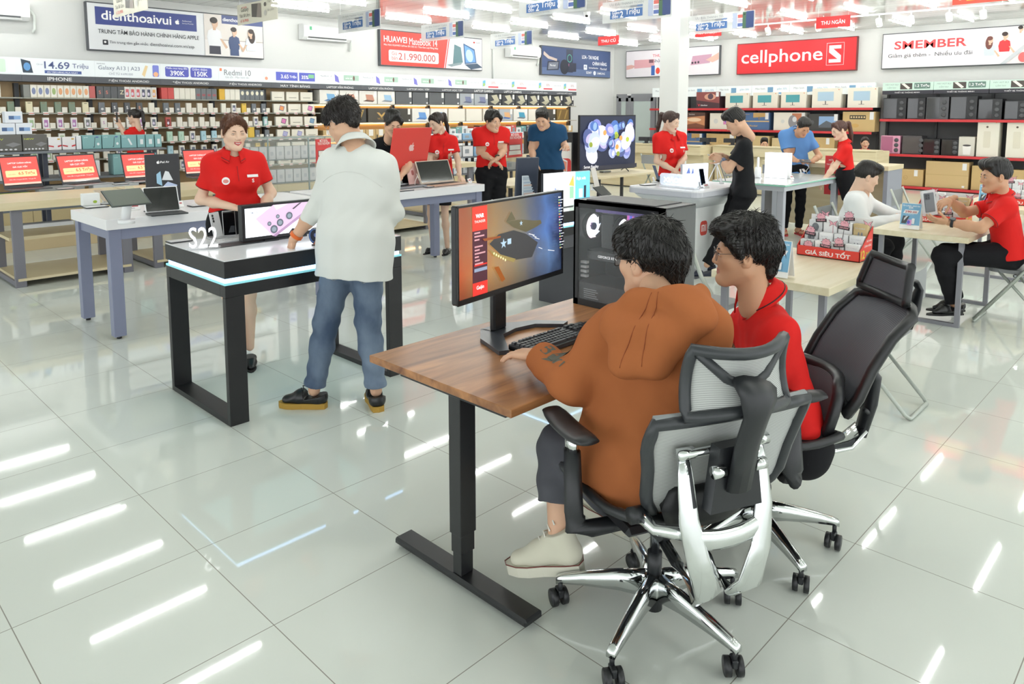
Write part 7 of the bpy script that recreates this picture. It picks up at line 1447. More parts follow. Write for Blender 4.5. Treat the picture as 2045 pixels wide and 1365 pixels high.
def person(lab, base, yaw, H, sex, skinc, hair, hairc, top, bottom, shoes, J={}, look=None, up=(0, 0, 1), near=False, smile=False, closed=False, hands=None, extras=(), group=None, lean=None, feet=True, toe=None):
    """base: floor point; yaw: heading of the body; J: joints given in the body's own frame (right, forward, up), or as Vectors of the place"""
    s = H/1.72; F2 = V3(math.cos(yaw), math.sin(yaw), 0); R2 = V3(F2[1], -F2[0], 0); B = V3(base[0], base[1], 0); f = sex == 'f'
    sw = .142 if f else .166
    D0 = {'head': (0, .035, 1.605), 'neck': (0, -.01, 1.44), 'sl': (-sw, -.01, 1.395), 'sr': (sw, -.01, 1.395), 'el': (-.235, -.03, 1.1), 'er': (.235, -.03, 1.1), 'wl': (-.24, .07, .86), 'wr': (.24, .07, .86),
          'hl': (-.088, 0, .9), 'hr': (.088, 0, .9), 'kl': (-.095, .02, .49), 'kr': (.095, .02, .49), 'al': (-.1, -.03, .085), 'ar': (.1, -.03, .085)}
    j = {}
    for k, d in D0.items():
        q = J.get(k)
        if isinstance(q, Vector): j[k] = np.array(q, float); continue
        d = q if q is not None else d; j[k] = B+R2*d[0]*s+F2*d[1]*s+V3(0, 0, d[2]*s)
    if lean is not None:
        for k in ('head', 'neck', 'sl', 'sr', 'el', 'er', 'wl', 'wr'):
            if k not in J: j[k] = j[k]+(R2*lean[0]+F2*lean[1])*(j[k][2]-.9*s)/(.6*s)
    t = T('person', lab, 'person', tuple(B), 0, group); sm = skin(skinc); hm = mat(hairc, .42, spec=.45, name='hair'); vox = .005 if near else .0075
    P0 = (j['hl']+j['hr'])/2; C0 = (j['sl']+j['sr'])/2; lat = nrm(j['sr']-j['sl']); spine = C0-P0; hlat = nrm(j['hr']-j['hl']); tf = nrm(np.cross(nrm(spine), lat)) if True else F2
    tf = nrm(np.cross(V3(0, 0, 1), lat))*1.0 if abs(spine[2]) > .35 else nrm(np.cross(spine, lat)); tf = tf if tf@F2 > 0 else -tf
    w = .86 if f else 1.0
    def torso(g, flare=0.0, lo=0.0):
        L = []
        for u, hw, r in (((0.0, .078, .102), (.22, .055, .09), (.45, .045, .082), (.72, .055, .09), (.9, .08, .072)) if f else ((0.0, .08, .102), (.22, .068, .095), (.45, .06, .096), (.72, .078, .102), (.9, .102, .08))):
            if u < lo: continue
            c = P0+spine*u+tf*(.012 if u > .5 else 0)*s; la = nrm(hlat*(1-u)+lat*u); fl = flare*(1-u)
            L.append(('c', c-la*hw*s, c+la*hw*s, (r+g+fl)*s, (r+g+fl)*s, .09*s, tf, .8))
        if f: L += [('e', P0+spine*.7+tf*.085*s+la_*.068*s, ((.052+g)*s,)*3, .05*s) for la_ in (lat, -lat)]
        L += [('c', C0-lat*sw*.25*s+V3(0, 0, .025)*s, j['sl'], (.062+g)*s, (.05+g)*s, .05*s), ('c', C0+lat*sw*.25*s+V3(0, 0, .025)*s, j['sr'], (.062+g)*s, (.05+g)*s, .05*s)]
        return L
    def limb(a, b, r0, r1, k=.03): return ('c', j[a] if isinstance(a, str) else a, j[b] if isinstance(b, str) else b, r0*s, r1*s, k*s)
    # body
    b = torso(-.012)+[('c', j['neck']-V3(0, 0, .03)*s, j['neck']*.35+j['head']*.65-V3(0, 0, .03)*s, .058*w*s, .05*w*s, .03*s)]
    for q in 'lr':
        b += [limb('s'+q, 'e'+q, .047*w, .037*w), limb('e'+q, j['e'+q]*.6+j['w'+q]*.4, .038*w, .038*w), limb(j['e'+q]*.6+j['w'+q]*.4, 'w'+q, .038*w, .026*w)]
        cal = j['k'+q]*.68+j['a'+q]*.32
        kd = nrm(j['k'+q]-j['h'+q]); 
        b += [limb('h'+q, 'k'+q, .08*w, .05*w), limb('k'+q, cal, .048*w, .05*w), limb(cal, 'a'+q, .05*w, .033*w)]
    mb = MB(); v, F = sdf_mesh(b, vox); mb.add(v, F, sm)
    lk = nrm(look) if look is not None else F2; Rh = frame(lk, up); hs = s*(.96 if f else 1.0)
    hv, hF, lips = head_geo(sex, near, smile); hw_ = xf(hv, Rh, j['head'], hs); n0 = mb.n; mb.add(hw_, hF[~lips], sm); lipm = mat('#b5474a' if f else '#b97a6c', .4)
    if lipm not in mb.mats: mb.mats.append(lipm)
    mb.f += (hF[lips]+n0).tolist(); mb.mi += [mb.mats.index(lipm)]*int(lips.sum())
    X4 = np.eye(4); X4[:3, :3] = Rh*hs; X4[:3, 3] = j['head']; brow_eye(mb, X4, hm, closed, smile, sex)
    hd = hands or {}
    for q in 'lr':
        if hd.get(q) == 0: continue
        h = hd.get(q) or {}; fd = nrm(h.get('d', j['w'+q]-j['e'+q])); un = h.get('u', V3(0, 0, 1)); cu = h.get('c', (.3, .35, .4, .45, .5))
        if abs(fd@nrm(un)) > .97: un = F2
        gv, gF = hand_geo(q, cu, near, h.get('s', 1.0)); mb.add(xf(gv, frame(fd, un), j['w'+q], s*(.92 if f else 1.0)*h.get('z', 1)), gF, sm)
    body = mb.build('body', t, B)
    # hair
    kh = (hair, near)
    if kh not in _HR: _HR[kh] = hair_geo(hair, .0028 if near else .0042)
    v, F = _HR[kh]; mb = MB(); hwv = xf(v, Rh, j['head'], hs); mb.add(hwv, F, hm)
    if near:
        rg = np.random.default_rng(3); tri = v[F]; nn = np.cross(tri[:, 1]-tri[:, 0], tri[:, 2]-tri[:, 0]); nn /= np.linalg.norm(nn, axis=1)[:, None]+1e-9; ce = tri.mean(1)
        for i in rg.choice(len(F), 1800 if not f else 1000):
            p = ce[i]; n = nn[i]; fl = p-V3(.01, -.03, .13) if hair != 'swept' or p[1] < .02 else V3(p[0]*.4, -.6, .1)
            fl = fl-n*(fl@n); fl = nrm(nrm(fl)+rg.normal(0, .07, 3)); L = rg.uniform(.02, .045); sd = nrm(np.cross(fl, n)); pts = []
            if p[2] < -.02: L *= .5
            for u in (0, .35, .7, 1): pts.append(p+fl*L*(u-.3)+n*(.0012+.0016*math.sin(u*2.6))-n*.012*u*u*(L/.04))
            q = [[pp+sd*r_*.0016+n*0, pp-sd*r_*.0016, pp+n*.0014*r_] for pp, r_ in zip(pts, (.6, 1, .9, .15))]
            q = xf(np.array([x for y in q for x in y]), Rh, j['head'], hs); mb.add(q, [[3*a_+c_, 3*a_+(c_+1) % 3, 3*a_+3+(c_+1) % 3, 3*a_+3+c_] for a_ in range(3) for c_ in range(3)], hm)
    mb.build('hair', t, B)
    HP = lambda p: tuple(Rh@(V3(*p)*hs)+j['head']-B)
    # upper clothing
    sty, tc_ = top[0], top[1]; g = {'polo': .012, 'tee': .012, 'shirt': .02, 'sweat': .022, 'hoodie': .034}[sty]
    tm = mat(tc_, .75, spec=.2, name='fabric_'+tc_.lstrip('#')) if isinstance(tc_, str) else tc_
    L = torso(g, top[2] if len(top) > 2 else (.02 if top[0] in ('shirt', 'sweat', 'hoodie') else .0))
    for q in 'lr':
        a, e, wv = j['s'+q], j['e'+q], j['w'+q]
        if sty in ('polo', 'tee'):
            en = a+(e-a)*.66; L += [('c', a, en+(e-a)*.1, (.056*w+.003)*s, (.06*w+.006)*s, .04*s), ('cut', en, nrm(e-a), .12*s)]
        else:
            u = {'shirt': .42, 'sweat': .98, 'hoodie': .97}[sty]; lo = {'shirt': 0, 'sweat': .004, 'hoodie': .014}[sty]; en = e+(wv-e)*u
            L += [('c', a, e, (.062+lo)*s, (.053+lo)*s, .05*s), ('c', e, e+(en-e)*.9, (.052+lo)*s, (.041+lo)*s, .03*s), ('c', en-(en-e)*.12, en+nrm(en-e)*.02, (.042+lo*.4)*s, (.044+lo*.3)*s, .012*s), ('cut', en, nrm(wv-e), .09*s)]
            if sty == 'shirt': L.insert(-1, ('c', en-nrm(en-e)*.045*s, en, .05*s, .05*s, .006*s))
    hem = J.get('hem', .02 if top[0] in ('polo', 'tee') else -.1); hp = P0+nrm(spine)*hem*s
    low = [('c', P0-hlat*.075*w*s+nrm(spine)*(hem-.02)*s, P0+hlat*.075*w*s+nrm(spine)*(hem-.02)*s, (.118+g+.008*f)*s, (.118+g+.008*f)*s, .08*s, tf, .84)] if hem < .05 else []
    if sty in ('shirt', 'hoodie'): low += [('c', P0-hlat*.058*s+nrm(spine)*q_*s, P0+hlat*.058*s+nrm(spine)*q_*s, (.115+g)*s, (.115+g)*s, .06*s, tf, .97) for q_ in (0, .1, hem)]
    L = L[:5]+low+L[5:]+[('cut', hp, -nrm(spine), .34*s)]
    L += [('-c', j['neck']-V3(0, 0, .02)*s+tf*.012, j['neck']+nrm(j['head']-j['neck'])*.2*s, .052*w*s, .075*w*s, .012*s)]
    ph = base[0]*7+base[1]*3; amp = .0028 if sty in ('hoodie', 'sweat', 'shirt') else .0018
    def wr(x, y, z):
        a_ = x*lat[0]+y*lat[1]; c_ = x*tf[0]+y*tf[1]
        return amp*(np.sin(38*z+17*a_+ph+3*np.sin(9*a_+5*c_))+.7*np.sin(61*a_-27*z+2*np.sin(14*z))+.6*np.sin(23*c_+31*z+ph))
    mb = MB(); v, F = sdf_mesh(L, .0045 if near else .0065, wr); mb.add(v, F, tm); to = mb.build({'polo': 'polo_shirt', 'tee': 't_shirt', 'shirt': 'shirt', 'sweat': 'sweatshirt', 'hoodie': 'hooded_sweatshirt'}[sty], t, B)
    bv = BVHTree.FromPolygons(v.tolist(), F.tolist())
    def stick(u, lx, out=.002, d=None):
        """point and frame on the garment: u along the spine, lx to the person's right"""
        d = tf if d is None else d; o = P0+spine*u+lat*lx*s+d*.5; h = bv.ray_cast(Vector(o), Vector(-d))
        if h[0] is None: return None
        n = np.array(h[1]); n = n if n@d > 0 else -n; n = nrm(n*.5+d*.5); rt = nrm(np.cross(V3(0, 0, 1), n)); return plane_X(tuple(np.array(h[0])+n*out-B), tuple(rt), tuple(np.cross(n, rt)))
    nu = nrm(j['head']-j['neck']); nu = nrm(nu*.6+nrm(spine)*.5); nc = j['neck']+nrm(spine)*.006*s; Rn = frame(np.cross(nu, lat)*(1 if np.cross(nu, lat)@tf > 0 else -1), nu)
    if Rn[:, 0]@lat < 0: pass
    if sty in ('polo', 'shirt'):
        cl = (.066*w, .022) if sty == 'polo' else (.068, .024)
        def cf(u, v_):
            an = (u-.5)*2*2.75; e_ = abs(2*u-1)
            r_ = (cl[0]-.004+.036*v_+.006*e_)*s; z_ = (.036+cl[1]-.05*v_-.018*e_-.03*v_*e_**4)*s
            return tuple(nc+Rn[:, 0]*math.sin(an)*r_*1.05+Rn[:, 1]*(-math.cos(an)*r_*1.05+.012*s)+Rn[:, 2]*z_-B)
        o = sheet(G(), cf, 24, 5, tm, .005).build('collar', t)
        if sty == 'polo' and len(top) < 4: G().tube([cf(i/24, .88) for i in range(25)], .0022, '#2a1a1c', n=5, X=Matrix.Translation(Vector(nu)*.0045)).build('collar_stripe', o)
    if sty == 'tee': G().tube([tuple(nc+Rn[:, 0]*math.sin(an)*.066*w*s+Rn[:, 1]*(math.cos(an)*.07*s+.016*s)+Rn[:, 2]*(.012-.03*math.cos(an))*s-B) for an in [2*PI*i/24 for i in range(24)]], .006*s, tm, n=6, closed=True).build('neck_band', t)
    if sty == 'polo' and len(top) < 4:
        for q in 'lr':
            a, e = j['s'+q], j['e'+q]; d = nrm(e-a); en = a+(e-a)*.645; pr1 = nrm(np.cross(d, tf)); pr2 = np.cross(d, pr1); pts = []
            for i in range(24):
                dd = pr1*math.cos(2*PI*i/24)+pr2*math.sin(2*PI*i/24); h = bv.ray_cast(Vector(en+dd*.16), Vector(-dd))
                if h[0] is not None and np.linalg.norm(np.array(h[0])-en) < .1*s: pts.append(tuple(np.array(h[0])+dd*.0005-B))
            if len(pts) > 12: G().tube(pts, .0022, '#2a1a1c', n=4, closed=True).build('sleeve_stripe', to)
    if 'staff' in extras:
        X = stick(.79, -.085)
        if X: G().box(-.035, .035, -.009, .009, 0, .003, paperw, .001, X=X).build('name_tag', t)
        X = stick(.72, -.085)
        if X: a = Art(X, step=.0008); a.text('S', -.008, -.012, '#f4e6e4', h=.024, bold=.05); a.g.build('chest_emblem', t)
        X = stick(.74, .085)
        if X: a = Art(X, step=.001); a.ell(0, 0, .024, .024, '#f3efee', 20); a.ell(0, -.002, .017, .012, '#d98a84', 14); a.g.build('round_badge', t)
    if 'placket' in extras:
        pts = [stick(u, 0, .001) for u in (.95, .9, .84, .78, .72)]; pts = [tuple(p.translation) for p in pts if p]
        if len(pts) > 2: G().tube(pts, .0018, mat('#8f1c1e', .6), n=4).build('placket', t)
    # lower clothing
    sty, bc = bottom[0], bottom[1]; bm = mat(bc, .8, spec=.15, name='cloth_'+bc.lstrip('#')) if isinstance(bc, str) else bc; mb = MB()
    if sty == 'skirt':
        L = [('c', P0+nrm(spine)*.1*s-hlat*.05*s, P0+nrm(spine)*.1*s+hlat*.05*s, .105*s, .105*s, .05*s, tf, .85), ('c', P0-hlat*.065*s, P0+hlat*.065*s, .122*s, .122*s, .06*s, tf, .88)]
        km = (j['kl']+j['kr'])/2; e_ = P0+(km-P0)*.86; L += [('c', P0-hlat*.08*s, e_-hlat*.075*s, .112*s, .09*s, .06*s), ('c', P0+hlat*.08*s, e_+hlat*.075*s, .112*s, .09*s, .06*s), ('c', P0, e_, .11*s, .085*s, .05*s), ('cut', P0+(km-P0)*.72, nrm(km-P0), .3*s), ('cut', P0+nrm(spine)*.13*s, nrm(spine), .3*s)]
    else:
        lo = {'slim': 0.0, 'pants': .006, 'jeans': .004, 'crop': .012}[sty]; L = [('c', P0-hlat*.075*w*s, P0+hlat*.075*w*s, .116*s, .116*s, .06*s, tf, .88), ('c', P0+nrm(spine)*.09*s-hlat*.06*s, P0+nrm(spine)*.09*s+hlat*.06*s, .108*s, .108*s, .06*s, tf, .85), ('cut', P0+nrm(spine)*.13*s, nrm(spine), .3*s)]
        endu = {'slim': .95, 'pants': .98, 'jeans': .93, 'crop': .62}[sty]
        for q in 'lr':
            cal = j['k'+q]*.65+j['a'+q]*.35; en = j['k'+q]+(j['a'+q]-j['k'+q])*endu; r3 = {'slim': .047, 'pants': .056, 'jeans': .054, 'crop': .075}[sty]
            L += [limb('h'+q, 'k'+q, .094*w+lo, .066*w+lo, .05), limb('k'+q, cal, .064*w+lo, .062*w+lo), limb(cal, en+nrm(j['a'+q]-j['k'+q])*.03*s, .062*w+lo, r3), ('cut', en, nrm(j['a'+q]-j['k'+q]), .12*s)]
            if sty == 'jeans': L.insert(-1, ('c', en-nrm(j['a'+q]-j['k'+q])*.022*s, en-nrm(j['a'+q]-j['k'+q])*.012*s, .062*s, .062*s, .004*s))
    def wr2(x, y, z): return .0022*(np.sin(70*z+25*x+2*np.sin(20*y))+.6*np.sin(45*z-38*y+ph)) if sty != 'skirt' else 0*x
    v2, F2_ = sdf_mesh(L, .0055 if near else .0075, wr2); mb.add(v2, F2_, bm); lo_ = mb.build({'skirt': 'skirt', 'jeans': 'jeans'}.get(sty, 'trousers'), t, B)
    # shoes
    if feet:
        for q in 'lr':
            an = j['a'+q]; d = toe[q] if toe and q in toe else F2+(R2*(.18 if q == 'r' else -.18)); d = nrm(d); fr = frame(d, V3(0, 0, 1) if abs(d[2]) < .9 else F2); z0 = -an[2] if an[2] < .16 else -.09*s
            if toe and q+'u' in toe: z0 = toe[q+'u']
            fo = an+fr[:, 2]*z0; FPt = lambda x, y, z: fo+fr@(V3(x, y, z)*s); k_ = w if f else 1.0; ss, c1, c2 = shoes; um = mat(c1, .35 if ss != 'sneaker' else .8, name='shoe_'+c1.lstrip('#')); som = mat(c2, .6, name='sole_'+c2.lstrip('#'))
            sz = {'derby': .032, 'heel': .008, 'sneaker': .036, 'flip': .02, 'loafer': .014, 'trainer': .034}[ss]
            out = [(x*k_, y*k_) for x, y in ((-.03, -.065), (0, -.074), (.03, -.065), (.036, -.02), (.036, .06), (.045, .11), (.042, .15), (.024, .19), (.0, .203), (-.024, .19), (-.04, .15), (-.043, .11), (-.036, .06), (-.036, -.02))]
            if ss in ('heel', 'loafer'): out = [(x*(1-.45*max(0, y-.08)/.13), y*1.08 if y > 0 else y) for x, y in out]
            Xf = Matrix(((fr[0, 0], fr[0, 1], fr[0, 2], fo[0]-B[0]), (fr[1, 0], fr[1, 1], fr[1, 2], fo[1]-B[1]), (fr[2, 0], fr[2, 1], fr[2, 2], fo[2]-B[2]), (0, 0, 0, 1)))
            if ss == 'flip':
                so = G().prism([(x*s, y*s) for x, y in out], .001, sz*s, som, X=Xf).build('flip_flop', t); v3, F3 = sdf_mesh([('c', FPt(0, -.03, .055), FPt(0, .1, .042), .034*s, .03*s, .03), ('c', FPt(0, .1, .042), FPt(.0, .165, .034), .036*s, .018*s, .02, fr[:, 2], .6), ('c', an, FPt(0, -.03, .055), .036*s, .034*s, .02)], .005); m2 = MB(); m2.add(v3, F3, sm); m2.build('foot', t, B)
                G().tube([tuple(FPt(-.04, .05, .025)-B), tuple(FPt(-.02, .1, .075)-B), tuple(FPt(.0, .14, .045)-B), tuple(FPt(.02, .1, .075)-B), tuple(FPt(.04, .05, .025)-B)], .007, som, n=6).build('strap', so); continue
            so = G().prism([(x*s*1.04, y*s*1.02) for x, y in out], .0005, sz*s, som, X=Xf).build('shoe_sole', t)
            hi_ = {'sneaker': .15, 'derby': .075, 'trainer': .075, 'loafer': .055, 'heel': .045}[ss]
            L = [('c', FPt(0, -.03, sz+.03), FPt(0, .08, sz+.026), .037*k_*s, .039*k_*s, .03, fr[:, 2], 1.0), ('c', FPt(0, .08, sz+.026), FPt(0, .15*k_, sz+.012), .039*k_*s, (.034 if ss not in ('heel', 'loafer') else .022)*k_*s, .03, fr[:, 2], .75), ('c', FPt(0, -.035, sz+.03), FPt(0, -.03+.025*(ss == 'sneaker'), hi_), .038*k_*s, (.042 if ss == 'sneaker' else .04)*k_*s, .03), ('c', FPt(0, -.02, hi_-.02), FPt(0, .07, sz+.04), .034*k_*s, .03*k_*s, .03), ('cut', FPt(0, 0, sz-.001), -fr[:, 2], .4), ('cut', FPt(0, -.03, hi_), nrm(fr[:, 2]+fr[:, 1]*.25), .09*s)]
            if ss in ('heel', 'loafer'): L += [('-e', FPt(0, .03, sz+.075), (.03*s, .06*s, .04*s), .01, [list(fr[:, 0]), list(fr[:, 1]), list(fr[:, 2])])]
            v3, F3 = sdf_mesh(L, .004); m2 = MB(); m2.add(v3, F3, um); m2.build('shoe', t, B)
            if ss in ('sneaker', 'derby', 'trainer'):
                g_ = G()
                for i in range(5 if ss == 'sneaker' else 3): y_ = .055-.02*i*(1 if ss == 'sneaker' else .6)+.02; zt = sz+.062+.021*i*(1 if ss == 'sneaker' else .7); g_.tube([tuple(FPt(-.022, y_, zt-.008)-B), tuple(FPt(0, y_+.012, zt+.002)-B), tuple(FPt(.022, y_, zt-.008)-B)], .0028*s, mat('#f1efe4' if ss == 'sneaker' else '#1a1a1c', .6), n=5)
                g_.build('laces', t)
            if ss == 'sneaker': G().tube([tuple(FPt(x*1.05, y*1.03, sz+.001)-B) for x, y in out], .002, '#7a3a34', n=4, closed=True).build('sole_stripe', so)
    def glasses(c, metal=False):
        g_ = G(); m_ = mat(c, .3, 1.0 if metal else 0)
        for s_ in (1, -1):
            rim = [(s_*(.034+.023*max(-1, min(1, 1.25*math.cos(a_)))), .101-.004*abs(math.cos(a_)), .0-.003+.017*max(-1, min(1, 1.2*math.sin(a_)))) for a_ in [2*PI*i/20 for i in range(20)]]
            g_.tube([HP(p) for p in rim], .0012 if metal else .002, m_, n=5, closed=True); g_.tube([HP(p) for p in ((s_*.057, .097, .006), (s_*.076, .07, .01), (s_*.083, 0.0, .013), (s_*.083, -.02, .002), (s_*.08, -.038, -.018))], .0012 if metal else .002, m_, n=5)
        g_.tube([HP(p) for p in ((-.011, .1, .002), (0, .104, .006), (.011, .1, .002))], .0014, m_, n=5); o = g_.build('glasses', t)
        g_ = G(); lm_ = newmat('lens', '#e9eef2', .05, alpha=.12)
        for s_ in (1, -1): g_.add([HP((s_*(.034+.022*max(-1, min(1, 1.25*math.cos(a_)))), .0995, -.003+.016*max(-1, min(1, 1.2*math.sin(a_))))) for a_ in [2*PI*i/20 for i in range(20)]], [tuple(range(20))], lm_)
        g_.build('lens', o)
    for x in extras:
        if isinstance(x, tuple) and x[0] == 'glasses': glasses(*x[1:])
        if isinstance(x, tuple) and x[0] == 'watch':
            q, sc_, fc = x[1:4]; wv, e = j['w'+q], j['e'+q]; d = nrm(wv-e); c = wv-d*.03*s; r_ = .033*s*w; n1 = nrm(np.cross(d, tf)); n1 = n1 if n1[2] > 0 else -n1; n2 = np.cross(d, n1)
            g_ = G()
            for off in (-.006, 0, .006): g_.tube([tuple(c+d*off*s+(n1*math.cos(a_)+n2*math.sin(a_))*r_-B) for a_ in [2*PI*i/18 for i in range(18)]], .0045*s, mat(sc_, .5), n=6, closed=True)
            o = g_.build('watch_strap', t); a_ = n1*.3*s; ctr = c+nrm(n1+n2*(x[4] if len(x) > 4 else 0))*r_*1.05; nn_ = nrm(ctr-c); g_ = G().box(-.017*s, .017*s, -.02*s, .02*s, -.003*s, .008*s, mat(fc, .3), .003, X=plane_X(tuple(ctr-B), tuple(np.cross(d, nn_)), tuple(d))); g_.build('watch_case', t)
    return dict(t=t, j=j, B=B, s=s, tf=tf, lat=lat, P0=P0, C0=C0, spine=spine, bv=bv, stick=stick, HP=HP, tm=tm, Rn=Rn, nc=nc, lo=lo_, v2=v2, F2=F2_, top=to, Rh=Rh)
# ---------------------------------------------------------------- who is in the shop
RED = newmat('red_pique', '#d6221f', .75, spec=.2); bump(RED, 900, .12, .0006, 2)
A = atd
rf = lambda r_, f_, u_=0.0: np.array(HR*r_+HF*f_+Vector((0, 0, u_)))
yw = lambda r_, f_: math.atan2(*reversed(tuple((HR*r_+HF*f_).xy)))
SK, SK2, SK3 = '#d8ad90', '#e2bfa6', '#cb9c7c'
# the smiling saleswoman behind the black table
d = 4.78
person('smiling saleswoman in red polo and black skirt with brown ponytail behind the black display table', (2.2, 4.62), yw(.5, -.85), 1.66, 'f', SK2, 'pony', '#5a3520', ('polo', RED), ('skirt', '#1b1b1e'), ('heel', '#1a1a1c', '#141416'),
       dict(head=A(467, 264, d-.03), neck=A(464, 311, d), sl=A(511, 321, d+.08), sr=A(423, 326, d-.06), el=A(541, 385, d+.12), er=A(401, 398, d-.04), wl=A(520, 424, d-.14), wr=A(468, 414, d-.2), hl=A(498, 448, d+.04), hr=A(453, 448, d-.04), kl=A(498, 585, d-.02), kr=A(456, 585, d-.06), al=A(499, 692, d+.02), ar=A(477, 703, d-.06), hem=.1),
       look=rf(.62, -.78, -.12), near=True, smile=True, closed=True, extras=('staff', 'placket'), hands=dict(l=dict(c=(.3, .5, .5, .5, .5)), r=dict(c=(.3, .5, .5, .5, .5))), toe=dict(l=rf(.35, -.9), r=rf(.25, -.95)))
# the customer in the white shirt
d = 4.06
denim = newmat('blue_denim', '#54667e', .85); noisecol(denim, '#3f5069', '#76869a', 5, 6, (1, 1, .6)); 
p = person('man seen from behind in white shirt and rolled blue jeans at the black display table', (2.2, 3.6), yw(-.32, .95), 1.73, 'm', SK, 'full', '#1e1714', ('shirt', '#dfe1dc', .015), ('jeans', denim), ('derby', '#17181a', '#b08a35'),
       dict(head=A(687, 246, d+.1), neck=A(708, 293, d), sl=A(666, 322, d+.04), sr=A(764, 330, d-.02), el=A(632, 415, d+.1), er=A(786, 425, d+.03), wl=A(586, 478, d+.12), wr=A(765, 455, d+.2), hl=A(683, 500, d+.02), hr=A(734, 502, d-.0), kl=A(652, 640, d+.02), kr=A(735, 640, d), al=Vector((2.13, 3.66, .1)), ar=Vector((2.37, 3.40, .1)), hem=-.14),
       look=rf(-.62, .66, -.5), up=(0, 0, 1), near=True, closed=True, hands=dict(l=dict(d=rf(-.35, .15, -.9), c=(.6, .55, .7, .8, .9), u=rf(-.6, -.5, .5)), r=dict(c=(.5, .6, .7, .8, .9))), extras=(('glasses', '#b8b8bc', True), ('watch', 'l', '#e8702a', '#3a3c42', .3)), toe=dict(l=rf(-1, .05), r=rf(-.35, .9)))
bvj = BVHTree.FromPolygons(p['v2'].tolist(), p['F2'].tolist()); g = G()
def on_cloth(bv, o, d, B, out=.001):
    h = bv.ray_cast(Vector(o), Vector(d)); return None if h[0] is None else tuple(np.array(h[0])-np.array(d)*out-B)
bd = -p['tf']; 
for s_ in (-1, 1):
    hq = p['P0']+p['lat']*.085*s_
    for a, b_ in (((-.055, .0), (.055, .0)), ((-.055, 0), (-.05, -.1)), ((-.05, -.1), (0, -.125)), ((0, -.125), (.05, -.1)), ((.05, -.1), (.055, 0)), ((-.053, -.015), (.053, -.015))):
        pts = [on_cloth(bvj, hq+bd*.4+p['lat']*(a[0]+(b_[0]-a[0])*u)+V3(0, 0, -.03+a[1]+(b_[1]-a[1])*u), -bd, p['B']) for u in np.linspace(0, 1, 6)]
        pts = [q for q in pts if q]
        if len(pts) > 3: g.tube(pts, .0022, mat('#8a8f96', .8), n=4)
g.build('pocket_stitching', p['lo'])
g = G(); pts = [on_cloth(p['bv'], p['P0']+p['spine']*.86+bd*.4+p['lat']*x+V3(0, 0, .03-2.5*x*x), -bd, p['B'], .0005) for x in np.linspace(-.17, .17, 13)]; pts = [q for q in pts if q]
if len(pts) > 5: g.tube(pts, .0016, mat('#d9dad5', .8), n=4).build('yoke_seam', p['top'])
# the gamer in the orange hooded sweatshirt
d = 2.2
ORA = newmat('orange_fleece', '#a8653d', .9, spec=.1); bump(ORA, 500, .2, .0008, 4)
p = person('seated man in orange hooded sweatshirt and black glasses at the walnut desk', (1.98, 1.28), yw(-.55, .83), 1.75, 'm', SK, 'full', '#15120f', ('hoodie', ORA), ('crop', '#55565c'), ('sneaker', '#d3d0bd', '#d9d7c6'),
       dict(head=A(1298, 520, d+.16), neck=A(1330, 615, d), sl=A(1228, 668, d+.14), sr=A(1398, 655, d-.04), el=A(1142, 762, d+.1), er=A(1385, 790, d+.16), wl=A(1075, 708, 2.5), wr=A(1230, 720, 2.52), hl=A(1226, 955, d+.12), hr=A(1330, 965, d-.02), kl=A(1120, 890, d+.35), kr=A(1200, 900, 2.75), al=A(1114, 1075, 2.42), ar=A(1230, 1010, 2.85), hem=-.03),
       look=rf(-.66, .74, -.05), near=True, hands=dict(l=dict(d=rf(-.75, .55, -.12), c=(.25, .3, .3, .28, .3), s=1.3), r=dict(d=rf(-.3, .95, -.1), c=(.2, .3, .3, .3, .3))), extras=(('glasses', '#1c1c1f'),), toe=dict(l=rf(-.95, .3, -.2), lu=-.115, r=rf(-.6, .8)))
Bq = p['B']; nc, Rn = p['nc'], p['Rn']; bk_ = -p['tf']; up_ = nrm(p['spine']); lt = p['lat']
hp = lambda x, y, z: nc+lt*x+p['tf']*y+up_*z
L = [('c', hp(-.085, .03, .02), hp(-.13, -.06, -.03), .04, .05, .04), ('c', hp(.085, .03, .02), hp(.13, -.06, -.03), .04, .05, .04), ('c', hp(-.13, -.06, -.03), hp(-.04, -.125, -.13), .05, .05, .04), ('c', hp(.13, -.06, -.03), hp(.04, -.125, -.13), .05, .05, .04), ('c', hp(-.05, -.125, -.13), hp(.05, -.125, -.13), .052, .052, .04), ('c', hp(-.07, -.05, .02), hp(.07, -.05, .02), .05, .05, .05), ('c', hp(-.05, -.1, -.06), hp(.05, -.1, -.06), .05, .05, .04), ('-c', hp(0, .0, -.02), hp(0, .03, .2), .062, .09, .02)]
v, F = sdf_mesh(L, .0045, lambda x, y, z: .0035*np.sin(52*((x-nc[0])*up_[0]+(y-nc[1])*up_[1]+(z-nc[2])*up_[2])+26*np.abs((x-nc[0])*lt[0]+(y-nc[1])*lt[1])))
m2 = MB(); m2.add(v, F, ORA); hood = m2.build('hood', p['t'], Bq)
bvh = BVHTree.FromPolygons(v.tolist(), F.tolist()); g = G()
for x in (-.012, .012):
    pts = [on_cloth(bvh, nc+lt*x*(1+2*u)+up_*(.06-.2*u)+bk_*.4, -bk_, Bq, .0004) for u in np.linspace(0, 1, 10)]; pts = [q for q in pts if q]
    if len(pts) > 4: g.tube(pts, .0015, mat('#8a4520', .9), n=4)
g.build('hood_seam', hood)
